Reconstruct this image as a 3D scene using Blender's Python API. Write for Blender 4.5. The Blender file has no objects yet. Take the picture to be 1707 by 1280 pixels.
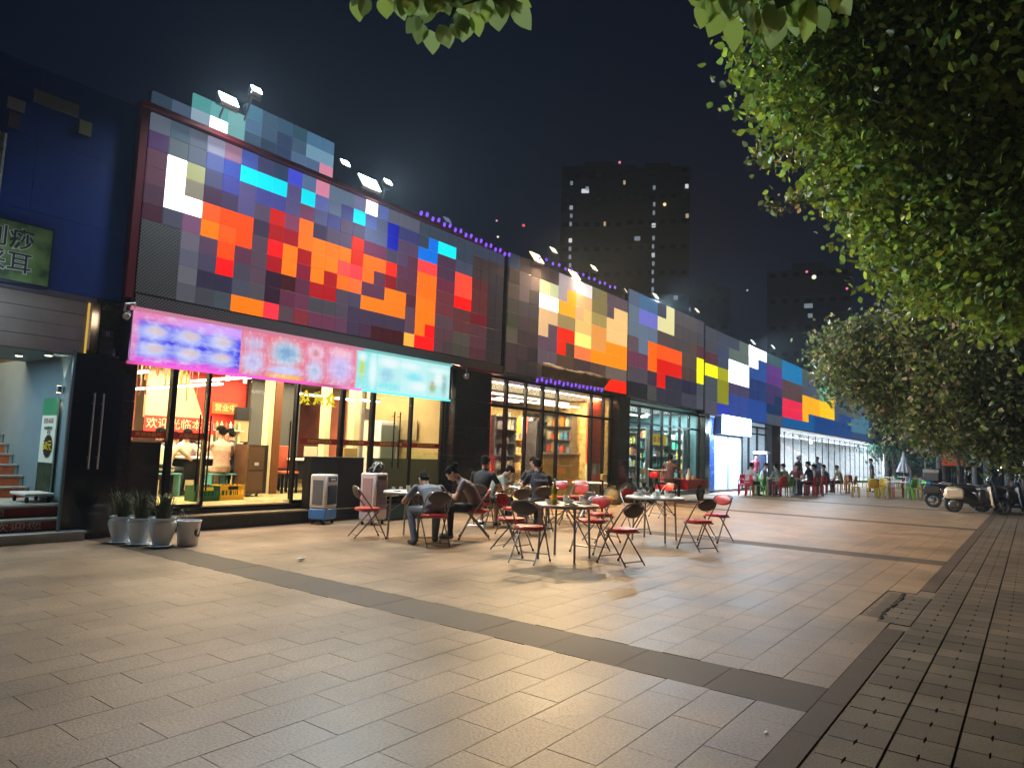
import bpy, bmesh, math, random
import numpy as np
from mathutils import Vector, Matrix, Euler

random.seed(7); RNG = np.random.default_rng(7)
PI = math.pi; R_ = math.radians
S = bpy.context.scene; COL = S.collection

# ---------------------------------------------------------------- camera, world, exposure
cd = bpy.data.cameras.new('camera'); cam = bpy.data.objects.new('camera', cd); COL.objects.link(cam)
cd.sensor_width = 36.0; cd.lens = 24.25; cd.clip_start = 0.05; cd.clip_end = 3000
cam.matrix_world = Matrix(((0.59878952, -0.09951032, -0.79470045, 0), (-0.80015591, -0.03138192, -0.59897052, 0),
                           (0.03466452, 0.99454154, -0.09841494, 1.42), (0, 0, 0, 1)))
S.camera = cam
w = bpy.data.worlds.new('World'); S.world = w; w.use_nodes = True
nt = w.node_tree; nt.nodes.clear()
wo = nt.nodes.new('ShaderNodeOutputWorld'); wb = nt.nodes.new('ShaderNodeBackground')
tc = nt.nodes.new('ShaderNodeTexCoord'); sx = nt.nodes.new('ShaderNodeSeparateXYZ'); cr = nt.nodes.new('ShaderNodeValToRGB')
cr.color_ramp.elements[0].position = 0.0; cr.color_ramp.elements[0].color = (0.0085, 0.0125, 0.036, 1)   # city glow at the horizon
cr.color_ramp.elements[1].position = 0.75; cr.color_ramp.elements[1].color = (0.0045, 0.008, 0.022, 1)
nt.links.new(tc.outputs['Generated'], sx.inputs[0]); nt.links.new(sx.outputs['Z'], cr.inputs[0])
nt.links.new(cr.outputs[0], wb.inputs[0]); nt.links.new(wb.outputs[0], wo.inputs[0]); wb.inputs[1].default_value = .45
S.view_settings.view_transform = 'Standard'; S.view_settings.look = 'None'; S.view_settings.exposure = 0.0
S.view_settings.gamma = 1.0; S.view_settings.use_curve_mapping = False
S.render.engine = 'CYCLES'; S.cycles.use_denoising = True; S.cycles.max_bounces = 8; S.cycles.transparent_max_bounces = 16
S.cycles.sample_clamp_indirect = 4.0; S.cycles.caustics_reflective = False; S.cycles.caustics_refractive = False
S.cycles.volume_step_rate = 4.0

# ---------------------------------------------------------------- materials
MATS = {}
def srgb(h):
    if isinstance(h, str):
        c = [int(h[i:i+2], 16)/255 for i in (0, 2, 4)]
    else: c = [v/255 for v in h]
    return tuple((v/12.92 if v <= .04045 else ((v+.055)/1.055)**2.4) for v in c) + (1,)
def mat(name, col, rough=.5, metal=0, var=.0, scale=8, bump=0, bscale=60, emit=None, estr=0, alpha=None, coat=0, vec='Object', var2=None):
    if name in MATS: return MATS[name]
    m = bpy.data.materials.new(name); m.use_nodes = True; MATS[name] = m
    n = m.node_tree.nodes; l = m.node_tree.links; b = n['Principled BSDF']
    if len(col) == 3: col = tuple(col)+(1,)
    b.inputs['Base Color'].default_value = col; b.inputs['Roughness'].default_value = rough
    b.inputs['Metallic'].default_value = metal; b.inputs['Coat Weight'].default_value = coat
    if var or bump:
        t = n.new('ShaderNodeTexCoord')
        if var:
            no = n.new('ShaderNodeTexNoise'); no.inputs['Scale'].default_value = scale; no.inputs['Detail'].default_value = 5
            l.new(t.outputs[vec], no.inputs['Vector'])
            mx = n.new('ShaderNodeMix'); mx.data_type = 'RGBA'
            mr = n.new('ShaderNodeMapRange'); mr.inputs[1].default_value = .3; mr.inputs[2].default_value = .7
            l.new(no.outputs['Fac'], mr.inputs[0]); l.new(mr.outputs[0], mx.inputs[0])
            c2 = var2 if var2 else tuple(c*(1-var) for c in col[:3])+(1,)
            mx.inputs[6].default_value = tuple(min(1, c*(1+var*.6)) for c in col[:3])+(1,); mx.inputs[7].default_value = tuple(c2[:3])+(1,)
            l.new(mx.outputs[2], b.inputs['Base Color'])
            m2 = n.new('ShaderNodeMapRange'); m2.inputs[3].default_value = max(0, rough-.08); m2.inputs[4].default_value = min(1, rough+.1)
            l.new(no.outputs['Fac'], m2.inputs[0]); l.new(m2.outputs[0], b.inputs['Roughness'])
        if bump:
            nb = n.new('ShaderNodeTexNoise'); nb.inputs['Scale'].default_value = bscale; nb.inputs['Detail'].default_value = 4
            l.new(t.outputs[vec], nb.inputs['Vector']); bp = n.new('ShaderNodeBump'); bp.inputs['Strength'].default_value = bump
            bp.inputs['Distance'].default_value = .01; l.new(nb.outputs['Fac'], bp.inputs['Height']); l.new(bp.outputs[0], b.inputs['Normal'])
    if emit is not None:
        if len(emit) == 3: emit = tuple(emit)+(1,)
        b.inputs['Emission Color'].default_value = emit; b.inputs['Emission Strength'].default_value = estr
    return m
def glow(name, col, strength):
    if name in MATS: return MATS[name]
    m = bpy.data.materials.new(name); m.use_nodes = True; MATS[name] = m
    n = m.node_tree.nodes; n.clear(); e = n.new('ShaderNodeEmission'); o = n.new('ShaderNodeOutputMaterial')
    e.inputs[0].default_value = tuple(col[:3])+(1,); e.inputs[1].default_value = strength; m.node_tree.links.new(e.outputs[0], o.inputs[0]); return m
def glassmat(name, tint=(.97, .98, .98), refl=.5, haze=0, hazecol=(.3, .3, .25)):
    m = bpy.data.materials.new(name); m.use_nodes = True; MATS[name] = m
    n = m.node_tree.nodes; l = m.node_tree.links; n.clear(); o = n.new('ShaderNodeOutputMaterial')
    t = n.new('ShaderNodeBsdfTransparent'); t.inputs[0].default_value = tint+(1,)
    g = n.new('ShaderNodeBsdfGlossy'); g.inputs['Roughness'].default_value = .03
    f = n.new('ShaderNodeFresnel'); f.inputs[0].default_value = 1.3; mx = n.new('ShaderNodeMixShader')
    mm = n.new('ShaderNodeMath'); mm.operation = 'MULTIPLY'; mm.inputs[1].default_value = refl
    l.new(f.outputs[0], mm.inputs[0]); l.new(mm.outputs[0], mx.inputs[0]); l.new(t.outputs[0], mx.inputs[1]); l.new(g.outputs[0], mx.inputs[2])
    last = mx
    if haze:
        d = n.new('ShaderNodeBsdfDiffuse'); d.inputs[0].default_value = hazecol+(1,); m2 = n.new('ShaderNodeMixShader'); m2.inputs[0].default_value = haze
        tr = n.new('ShaderNodeBsdfTranslucent'); tr.inputs[0].default_value = hazecol+(1,); a = n.new('ShaderNodeAddShader')
        l.new(d.outputs[0], a.inputs[0]); l.new(tr.outputs[0], a.inputs[1])
        l.new(mx.outputs[0], m2.inputs[1]); l.new(a.outputs[0], m2.inputs[2]); last = m2
    l.new(last.outputs[0], o.inputs[0]); return m

M = dict(
 black=mat('black_metal', (.012, .012, .013), .35, .6), granite=mat('dark_granite', (.022, .019, .018), .16, var=.4, scale=60),
 wall=mat('dark_wall', (.03, .028, .028), .5, var=.3, scale=5), chrome=mat('chrome', (.75, .76, .78), .3, .7),
 steel=mat('grey_steel', (.3, .3, .32), .35, .9, var=.2, scale=20), white=mat('white_plastic', (.72, .72, .7), .35, var=.08, scale=9),
 cream=mat('cream_wall', (.72, .62, .38), .7, var=.1, scale=3), redwall=mat('red_wall', (.75, .045, .02), .5, var=.12, scale=4),
 redseat=mat('red_vinyl', (.62, .035, .03), .28, var=.12, scale=14, bump=.08), greyback=mat('grey_back', (.075, .073, .07), .45, var=.15, scale=20),
 tube=mat('chair_tube', (.22, .21, .21), .28, .9), floor_in=mat('yellow_floor_tile', (.66, .56, .30), .25, var=.12, scale=2),
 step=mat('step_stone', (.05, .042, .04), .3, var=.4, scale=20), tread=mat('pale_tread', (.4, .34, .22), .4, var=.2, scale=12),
 blue=mat('blue_cladding', (.012, .035, .21), .38, var=.25, scale=.6, bump=.02, bscale=3), skin=mat('skin', (.5, .29, .2), .5, var=.1, scale=20),
 hair=mat('hair', (.006, .005, .005), .8), leafbig=None, darkplastic=mat('dark_plastic', (.02, .02, .022), .35),
 rubber=mat('rubber', (.015, .015, .015), .75), glass=glassmat('window_glass', refl=.55), bottle=mat('oil_bottle', (.35, .30, .02), .15, var=.1),
 dish=mat('dish_china', (.75, .75, .72), .15), food=mat('food', (.28, .16, .06), .5, var=.5, scale=60), foam=mat('foam', (.8, .8, .78), .7),
 bark=mat('bark', (.09, .07, .05), .9, var=.4, scale=12, bump=.5, bscale=30), amber=mat('table_top', (.55, .42, .3), .3, var=.15, scale=10),
 frost=glassmat('frosted_film', haze=.82, hazecol=(.075, .08, .055)), tealwall=mat('teal_wall', (.05, .12, .14), .6, var=.1, scale=3))

M['hair'].node_tree.nodes['Principled BSDF'].inputs['Specular IOR Level'].default_value = .12
# ---------------------------------------------------------------- mesh builder
class MB:
    def __init__(s): s.v = []; s.f = []; s.m = []; s.cur = 0
    def mi(s, i): s.cur = i; return s
    def add(s, vs, fs):
        o = len(s.v); s.v.extend([tuple(p) for p in vs]); s.f.extend([tuple(i+o for i in f) for f in fs]); s.m.extend([s.cur]*len(fs)); return s
    def box(s, c, d, rz=0, ry=0, rx=0, taper=1.0):
        hx, hy, hz = d[0]/2, d[1]/2, d[2]/2
        P = [(x*(taper if z > 0 else 1), y*(taper if z > 0 else 1), z) for z in (-hz, hz) for x, y in ((-hx, -hy), (hx, -hy), (hx, hy), (-hx, hy))]
        if rz or ry or rx:
            E = Euler((rx, ry, rz)).to_matrix(); P = [E @ Vector(p) for p in P]
        P = [(p[0]+c[0], p[1]+c[1], p[2]+c[2]) for p in P]
        return s.add(P, [(3, 2, 1, 0), (4, 5, 6, 7), (0, 1, 5, 4), (1, 2, 6, 5), (2, 3, 7, 6), (3, 0, 4, 7)])
    def bb(s, x0, x1, y0, y1, z0, z1): return s.box(((x0+x1)/2, (y0+y1)/2, (z0+z1)/2), (x1-x0, y1-y0, z1-z0))
    def rbox(s, c, d, b=.01, rz=0):
        # chamfered box: three octagonal-ish rings
        hx, hy, hz = d[0]/2, d[1]/2, d[2]/2; b = min(b, hx*.9, hy*.9, hz*.9); V = []; F = []
        def ring(ix, z): return [(-hx+ix, -hy+b, z), (-hx+b, -hy+ix, z), (hx-b, -hy+ix, z), (hx-ix, -hy+b, z), (hx-ix, hy-b, z), (hx-b, hy-ix, z), (-hx+b, hy-ix, z), (-hx+ix, hy-b, z)]
        for ix, z in ((b*.999, -hz), (0, -hz+b), (0, hz-b), (b*.999, hz)): V += ring(ix, z)
        for r in range(3):
            for i in range(8): j = (i+1) % 8; F.append((r*8+i, r*8+j, (r+1)*8+j, (r+1)*8+i))
        F.append(tuple(range(7, -1, -1))); F.append(tuple(range(24, 32)))
        E = Euler((0, 0, rz)).to_matrix(); V = [E @ Vector(p)+Vector(c) for p in V]
        return s.add(V, F)
    def lathe(s, prof, n=20, c=(0, 0, 0), lobes=0, amp=0):
        V = []; F = []
        for r, z in prof:
            for i in range(n):
                a = 2*PI*i/n; q = r*(1+amp*math.cos(lobes*a)) if lobes else r
                V.append((c[0]+q*math.cos(a), c[1]+q*math.sin(a), c[2]+z))
        for k in range(len(prof)-1):
            for i in range(n): j = (i+1) % n; F.append((k*n+i, k*n+j, (k+1)*n+j, (k+1)*n+i))
        F.append(tuple(range(n-1, -1, -1))); F.append(tuple((len(prof)-1)*n+i for i in range(n)))
        return s.add(V, F)
    def tube(s, pts, r, n=8, closed=False):
        pts = [Vector(p) for p in pts]; N = len(pts); V = []; F = []; rr = r if isinstance(r, (list, tuple)) else [r]*N
        prev = None
        for i, p in enumerate(pts):
            if closed: t = pts[(i+1) % N]-pts[i-1]
            else: t = (pts[min(i+1, N-1)]-pts[max(i-1, 0)])
            t = t.normalized() if t.length > 1e-9 else Vector((0, 0, 1))
            if prev is None: a = t.orthogonal().normalized()
            else: a = (prev-t*prev.dot(t)); a = a.normalized() if a.length > 1e-6 else t.orthogonal().normalized()
            prev = a; b = t.cross(a)
            for k in range(n): an = 2*PI*k/n; V.append(p+a*(math.cos(an)*rr[i])+b*(math.sin(an)*rr[i]))
        for i in range(N if closed else N-1):
            i2 = (i+1) % N
            for k in range(n): j = (k+1) % n; F.append((i*n+k, i*n+j, i2*n+j, i2*n+k))
        if not closed: F.append(tuple(range(n-1, -1, -1))); F.append(tuple((N-1)*n+k for k in range(n)))
        return s.add(V, F)
    def ring(s, c, r, t, axis='y', n=22, m=8):
        P = []
        for i in range(n):
            a = 2*PI*i/n
            P.append({'y': (c[0]+r*math.cos(a), c[1], c[2]+r*math.sin(a)), 'x': (c[0], c[1]+r*math.cos(a), c[2]+r*math.sin(a)), 'z': (c[0]+r*math.cos(a), c[1]+r*math.sin(a), c[2])}[axis])
        return s.tube(P, t, m, True)
    def disc(s, c, r, th, axis='z', n=24, sx_=1, sy_=1):
        V = []
        for q in (-th/2, th/2):
            for i in range(n):
                a = 2*PI*i/n; u = r*sx_*math.cos(a); v = r*sy_*math.sin(a)
                V.append({'z': (c[0]+u, c[1]+v, c[2]+q), 'y': (c[0]+u, c[1]+q, c[2]+v), 'x': (c[0]+q, c[1]+u, c[2]+v)}[axis])
        F = [tuple(range(n-1, -1, -1)), tuple(range(n, 2*n))]+[(i, (i+1) % n, n+(i+1) % n, n+i) for i in range(n)]
        return s.add(V, F)
    def loft(s, rings, n=14):
        """rings: (center, wvec, dvec) ellipses; closed ends"""
        V = []; F = []
        for c, wv, dv in rings:
            c = Vector(c); wv = Vector(wv); dv = Vector(dv)
            for i in range(n): a = 2*PI*i/n; V.append(c+wv*math.cos(a)+dv*math.sin(a))
        for k in range(len(rings)-1):
            for i in range(n): j = (i+1) % n; F.append((k*n+i, k*n+j, (k+1)*n+j, (k+1)*n+i))
        F.append(tuple(range(n-1, -1, -1))); F.append(tuple((len(rings)-1)*n+i for i in range(n)))
        return s.add(V, F)
    def ball(s, c, r, rx=None, ry=None, rz=None, n=12, m=8):
        rx = rx or r; ry = ry or r; rz = rz or r
        R = [((c[0], c[1], c[2]-rz*math.cos(PI*k/m)), (rx*max(.02, math.sin(PI*k/m)), 0, 0), (0, ry*max(.02, math.sin(PI*k/m)), 0)) for k in range(m+1)]
        return s.loft(R, n)
    def data(s, name, mats, smooth=False):
        me = bpy.data.meshes.new(name); me.from_pydata([tuple(p) for p in s.v], [], s.f)
        for m in (mats if isinstance(mats, (list, tuple)) else [mats]): me.materials.append(m)
        me.polygons.foreach_set('material_index', s.m)
        bm = bmesh.new(); bm.from_mesh(me); bmesh.ops.recalc_face_normals(bm, faces=bm.faces); bm.to_mesh(me); bm.free()
        if smooth:
            me.polygons.foreach_set('use_smooth', [True]*len(me.polygons)); me.set_sharp_from_angle(angle=R_(38))
        return me
    def build(s, name, mats, parent=None, smooth=False, bevel=0, loc=None):
        o = bpy.data.objects.new(name, s.data(name, mats, smooth)); COL.objects.link(o)
        if parent is not None: o.parent = parent
        if loc is not None: o.location = loc
        if bevel:
            md = o.modifiers.new('b', 'BEVEL'); md.width = bevel; md.segments = 2; md.limit_method = 'ANGLE'
        return o
def tag(o, label=None, cat=None, group=None, kind=None):
    if label: o['label'] = label
    if cat: o['category'] = cat
    if group: o['group'] = group
    if kind: o['kind'] = kind
    return o
def thing(name, label, cat, loc=(0, 0, 0), rz=0, group=None):
    o = bpy.data.objects.new(name, None); COL.objects.link(o); o.location = loc; o.rotation_euler = (0, 0, rz); o.empty_display_size = .1
    return tag(o, label, cat, group)
KIDS = {}
def kids(o): return [c for c in o.children]
def dup(root, loc, rz, label=None, group=None, swap=None):
    r = root.copy(); COL.objects.link(r); r.location = loc; r.rotation_euler = (0, 0, rz)
    if label: r['label'] = label
    if group: r['group'] = group
    for ch in kids(root):
        c = ch.copy(); COL.objects.link(c); c.parent = r
        if swap and ch.name.split('.')[0] in swap:
            c.data = ch.data.copy(); c.data.materials.clear(); c.data.materials.append(swap[ch.name.split('.')[0]])
        for g in kids(ch):
            d = g.copy(); COL.objects.link(d); d.parent = c
    return r
def struct(name, mb, m, **k):
    o = mb.build(name, m, **k); o['kind'] = 'structure'; return o
def text(body, size, m, name, parent, loc, rot, extr=.004, bold=0, align='CENTER', sx_=1):
    c = bpy.data.curves.new(name, 'FONT'); c.body = body; c.size = size; c.extrude = extr; c.offset = bold; c.align_x = align; c.align_y = 'CENTER'
    c.resolution_u = 3; o = bpy.data.objects.new(name, c); COL.objects.link(o); c.materials.append(m); o.location = loc; o.rotation_euler = rot; o.scale = (sx_, 1, 1)
    bpy.context.view_layer.update()
    me = bpy.data.meshes.new_from_object(o.evaluated_get(bpy.context.evaluated_depsgraph_get())); bpy.data.objects.remove(o); me.name = name
    if not me.materials: me.materials.append(m)
    o = bpy.data.objects.new(name, me); COL.objects.link(o); o.location = loc; o.rotation_euler = rot; o.scale = (sx_, 1, 1)
    if parent is not None: o.parent = parent
    return o
FRONT = (PI/2, 0, 0)      # text standing upright, read from -Y
def lamp(kind, loc, energy, col, size=.3, rot=None, name='lamp', spot=None, blend=.5, parent=None, sy=None):
    L = bpy.data.lights.new(name, kind); L.energy = energy; L.color = col
    if kind == 'AREA': L.size = size; 
    elif kind in ('POINT', 'SPOT'): L.shadow_soft_size = size
    if kind == 'AREA' and sy: L.shape = 'RECTANGLE'; L.size_y = sy
    if kind == 'SPOT': L.spot_size = spot; L.spot_blend = blend
    o = bpy.data.objects.new(name, L); COL.objects.link(o); o.location = loc
    if rot: o.rotation_euler = rot
    if parent is not None: o.parent = parent
    return o
def aim(o, tgt): o.rotation_euler = (Vector(tgt)-o.location).to_track_quat('-Z', 'Y').to_euler()
# ---------------------------------------------------------------- ground
def paver_mat(name, col, rough, vary, bump=.25, nscale=120, stain=.25):
    m = mat(name, col, rough); n = m.node_tree.nodes; l = m.node_tree.links; b = n['Principled BSDF']; b.inputs['Specular IOR Level'].default_value = .21
    g = n.new('ShaderNodeNewGeometry'); oi = n.new('ShaderNodeObjectInfo'); ad = n.new('ShaderNodeMath'); ad.operation = 'ADD'
    fr = n.new('ShaderNodeMath'); fr.operation = 'FRACT'
    l.new(g.outputs['Random Per Island'], ad.inputs[0]); l.new(oi.outputs['Random'], ad.inputs[1]); l.new(ad.outputs[0], fr.inputs[0])
    mr = n.new('ShaderNodeMapRange'); mr.inputs[3].default_value = 1-vary; mr.inputs[4].default_value = 1+vary; l.new(fr.outputs[0], mr.inputs[0])
    n1 = n.new('ShaderNodeTexNoise'); n1.inputs['Scale'].default_value = 1.1; n1.inputs['Detail'].default_value = 6; l.new(g.outputs['Position'], n1.inputs['Vector'])
    m1 = n.new('ShaderNodeMapRange'); m1.inputs[1].default_value = .35; m1.inputs[2].default_value = .7; m1.inputs[3].default_value = 1-stain; m1.inputs[4].default_value = 1.12
    l.new(n1.outputs['Fac'], m1.inputs[0])
    n2 = n.new('ShaderNodeTexNoise'); n2.inputs['Scale'].default_value = nscale; n2.inputs['Detail'].default_value = 3; l.new(g.outputs['Position'], n2.inputs['Vector'])
    m2 = n.new('ShaderNodeMapRange'); m2.inputs[1].default_value = .3; m2.inputs[2].default_value = .7; m2.inputs[3].default_value = .72; m2.inputs[4].default_value = 1.2; l.new(n2.outputs['Fac'], m2.inputs[0])
    # dark gum spots and grime
    n3 = n.new('ShaderNodeTexVoronoi'); n3.inputs['Scale'].default_value = 2.3; l.new(g.outputs['Position'], n3.inputs['Vector'])
    m3 = n.new('ShaderNodeMapRange'); m3.inputs[1].default_value = .03; m3.inputs[2].default_value = .055; m3.inputs[3].default_value = .42; m3.inputs[4].default_value = 1; l.new(n3.outputs['Distance'], m3.inputs[0])
    a = None
    for q in (mr, m1, m2, m3):
        if a is None: a = q.outputs[0]; continue
        mu = n.new('ShaderNodeMath'); mu.operation = 'MULTIPLY'; l.new(a, mu.inputs[0]); l.new(q.outputs[0], mu.inputs[1]); a = mu.outputs[0]
    vm = n.new('ShaderNodeVectorMath'); vm.operation = 'SCALE'; vm.inputs[0].default_value = col[:3]; l.new(a, vm.inputs['Scale']); l.new(vm.outputs[0], b.inputs['Base Color'])
    mr2 = n.new('ShaderNodeMapRange'); mr2.inputs[3].default_value = rough-.12; mr2.inputs[4].default_value = rough+.12; l.new(n1.outputs['Fac'], mr2.inputs[0]); l.new(mr2.outputs[0], b.inputs['Roughness'])
    bp = n.new('ShaderNodeBump'); bp.inputs['Strength'].default_value = bump; bp.inputs['Distance'].default_value = .004; l.new(n2.outputs['Fac'], bp.inputs['Height']); l.new(bp.outputs[0], b.inputs['Normal'])
    return m
MP = paver_mat('plaza_tile', (.37, .24, .15), .42, .07, .6, 60, .36)
MBAND = paver_mat('band_paver', (.115, .074, .046), .6, .1)
MS = paver_mat('sidewalk_paver', (.18, .13, .088), .6, .2, .6, 90, .4)
MG = mat("grout", (.2, .135, .09), .9, var=.3, scale=20); MD = mat('soil_joint', (.018, .015, .012), .95)
mb = MB(); mb.add([(-400, -400, -.03), (500, -400, -.03), (500, 500, -.03), (-400, 500, -.03)], [(0, 1, 2, 3)])
struct('ground', mb, mat('asphalt_ground', (.045, .045, .045), .8, var=.3, scale=2))
mb = MB(); mb.bb(-40, 330, -80, 190, -1.0, 114); hz = mb.build('haze', []); hz['kind'] = 'stuff'
hm = bpy.data.materials.new('night_air'); hm.use_nodes = True; hn = hm.node_tree.nodes; hn.clear(); ho = hn.new('ShaderNodeOutputMaterial'); hv = hn.new('ShaderNodeVolumePrincipled')
hv.inputs['Color'].default_value = (.72, .85, 1, 1); hv.inputs['Density'].default_value = .00095; hv.inputs['Anisotropy'].default_value = .35; hm.node_tree.links.new(hv.outputs[0], ho.inputs['Volume']); hz.data.materials.append(hm)
mb = MB(); mb.bb(-12, 95, .9, 11.0, -.028, -.007)
plaza = struct('plaza', mb, MG)
mb = MB(); mb.bb(-12, 95, -9, .9, -.028, -.012)
walk = struct('sidewalk', mb, MD)
CAMI = cam.matrix_world.inverted()
def scr(x, y, z=0):
    p = CAMI @ Vector((x, y, z))
    if p.z > -.3: return None
    u = .5+p.x/-p.z*1150/1707; v = .5-p.y/-p.z*1150/1280
    return (u, v, -p.z)
def lay(cells, mesh_fn, name, parent, m, maxn=295, rz=None):
    """cells: (x0,x1,y0,y1). the largest in view become objects, the rest one mesh"""
    vis = []; rest = []
    for c in cells:
        q = scr((c[0]+c[1])/2, (c[2]+c[3])/2)
        if q and -.02 < q[0] < 1.02 and -.02 < q[1] < 1.03: vis.append((q[2], c))
        else: rest.append(c)
    vis.sort(key=lambda t: t[0]); near = [c for d, c in vis[:maxn]]; rest += [c for d, c in vis[maxn:]]
    cache = {}
    for c in near:
        k = (round(c[1]-c[0], 3), round(c[3]-c[2], 3))
        if k not in cache:
            b = MB(); mesh_fn(b, -k[0]/2, k[0]/2, -k[1]/2, k[1]/2); cache[k] = b.data(name, m)
        o = bpy.data.objects.new(name, cache[k]); COL.objects.link(o); o.parent = parent
        o.location = ((c[0]+c[1])/2, (c[2]+c[3])/2, random.uniform(-.0006, .0006)); o.rotation_euler = (random.uniform(-.001, .001), random.uniform(-.001, .001), 0)
    b = MB()
    for c in rest: mesh_fn(b, *c)
    if rest:
        o = b.build(name+'_field', m, parent); o['kind'] = 'stuff'
def slab(b, x0, x1, y0, y1, g=.0009, ch=.0014, t=.02):
    x0 += g; x1 -= g; y0 += g; y1 -= g
    V = [(x0, y0, -t), (x1, y0, -t), (x1, y1, -t), (x0, y1, -t), (x0, y0, -ch), (x1, y0, -ch), (x1, y1, -ch), (x0, y1, -ch), (x0+ch, y0+ch, 0), (x1-ch, y0+ch, 0), (x1-ch, y1-ch, 0), (x0+ch, y1-ch, 0)]
    b.add(V, [(0, 1, 5, 4), (1, 2, 6, 5), (2, 3, 7, 6), (3, 0, 4, 7), (4, 5, 9, 8), (5, 6, 10, 9), (6, 7, 11, 10), (7, 4, 8, 11), (8, 9, 10, 11)])
bands = [(-3.5, -2.8), (4.34, 4.88), (11.98, 12.54), (19.35, 19.9), (26.9, 27.45), (34.4, 34.95), (42, 42.5)]
cells = []; YB = 1.075; TH = .285; TL = .56
segs = []; x = -8
for b0, b1 in bands: segs.append((x, b0)); x = b1
segs.append((x, 60))
row = 0; y = YB
while y < 10.95:
    y1 = min(y+TH, 10.98); off = (row % 2)*TL/2
    for (sx0, sx1) in segs:
        k0 = math.floor((sx0-1.81-off)/TL)
        k = k0
        while True:
            a = 1.81+off+k*TL; b_ = a+TL; k += 1
            if a >= sx1: break
            a = max(a, sx0); b_ = min(b_, sx1)
            if b_-a < .05: continue
            if 7.22 < (a+b_)/2 < 9.12 and y < 1.3: continue
            cells.append((a, b_, y, y1))
    y = y1; row += 1
lay(cells, slab, 'paving_tile', plaza, MP)
cells = []
for b0, b1 in bands:
    y = YB
    while y < 10.9: cells.append((b0, b1, y, min(y+.62, 10.98))); y += .62
x = -8
while x < 60:
    if not (7.2 < x+.3 < 9.1): cells.append((x, x+.6, .925, YB))
    x += .6
lay(cells, slab, 'border_slab', plaza, MBAND, 200)
def notched(b, x0, x1, y0, y1):
    gx, gy = .0045+random.uniform(0, .002), .0045+random.uniform(0, .0025); x0 += gx; x1 -= gx; y0 += gy; y1 -= gy; ym = (y0+y1)/2; nw = .007; nd = .045; t = .025
    P = [(x0, y0), (x1, y0), (x1, ym-nw), (x1-nd, ym-nw*.4), (x1-nd, ym+nw*.4), (x1, ym+nw), (x1, y1), (x0, y1), (x0, ym+nw), (x0+nd, ym+nw*.4), (x0+nd, ym-nw*.4), (x0, ym-nw)]
    n = len(P); dz = random.uniform(-.003, .0015); V = [(p[0], p[1], -t) for p in P]+[(p[0], p[1], dz) for p in P]
    F = [(i, (i+1) % n, n+(i+1) % n, n+i) for i in range(n)]+[tuple(n+i for i in (0, 1, 2, 3, 10, 11)), tuple(n+i for i in (3, 4, 9, 10)), tuple(n+i for i in (4, 5, 6, 7, 8, 9))]
    b.add(V, F)
cells = []
nx = 0; x = -2.1
while x < 45:
    y = .91
    while y > -8:
        cells.append((x, x+.28, y-.28, y)); y -= .28
    x += .28
for i in range(6):
    cells.append((7.24+i*.28, 7.52+i*.28, .91, 1.19))
lay(cells, notched, 'sidewalk_paver', walk, MS)
# the broken edge where the pavers push into the plaza
mb = MB(); mb.bb(7.22, 8.92, 1.195, 1.3, -.02, -.001); struct('edge_strip', mb, MBAND)
mb = MB(); random.seed(3)
for i in range(16):
    t = i/15; mb.ball((7.4+1.55*t, 1.17+.014*math.sin(t*7)+random.uniform(-.012, .012), .002), .03, random.uniform(.03, .07), random.uniform(.012, .03), random.uniform(.004, .012), 7, 4)
tag(mb.build('soil_crack', MD), kind='stuff')
def litter(x, y, s, col, nm, lab):
    b = MB(); random.seed(int(x*100))
    n = 7; V = [(random.uniform(-1, 1)*s, random.uniform(-1, 1)*s*.5, random.uniform(0, .5)*s) for _ in range(n*2)]
    me = bmesh.new()
    for v in V: me.verts.new(v)
    bmesh.ops.convex_hull(me, input=me.verts); d = bpy.data.meshes.new(nm); me.to_mesh(d); me.free(); d.materials.append(col)
    o = bpy.data.objects.new(nm, d); COL.objects.link(o); o.location = (x, y, .002); tag(o, lab, 'litter')
litter(5.42, 7.25, .07, M['foam'], 'paper_scrap', 'crumpled white tissue lying beside the dark paving band')
litter(3.86, 1.16, .018, M['foam'], 'glint_scrap', 'tiny white scrap standing in for a glint at the near edge of the plaza')  # the second, white scrap stands in for a bright glint on the paving
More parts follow.
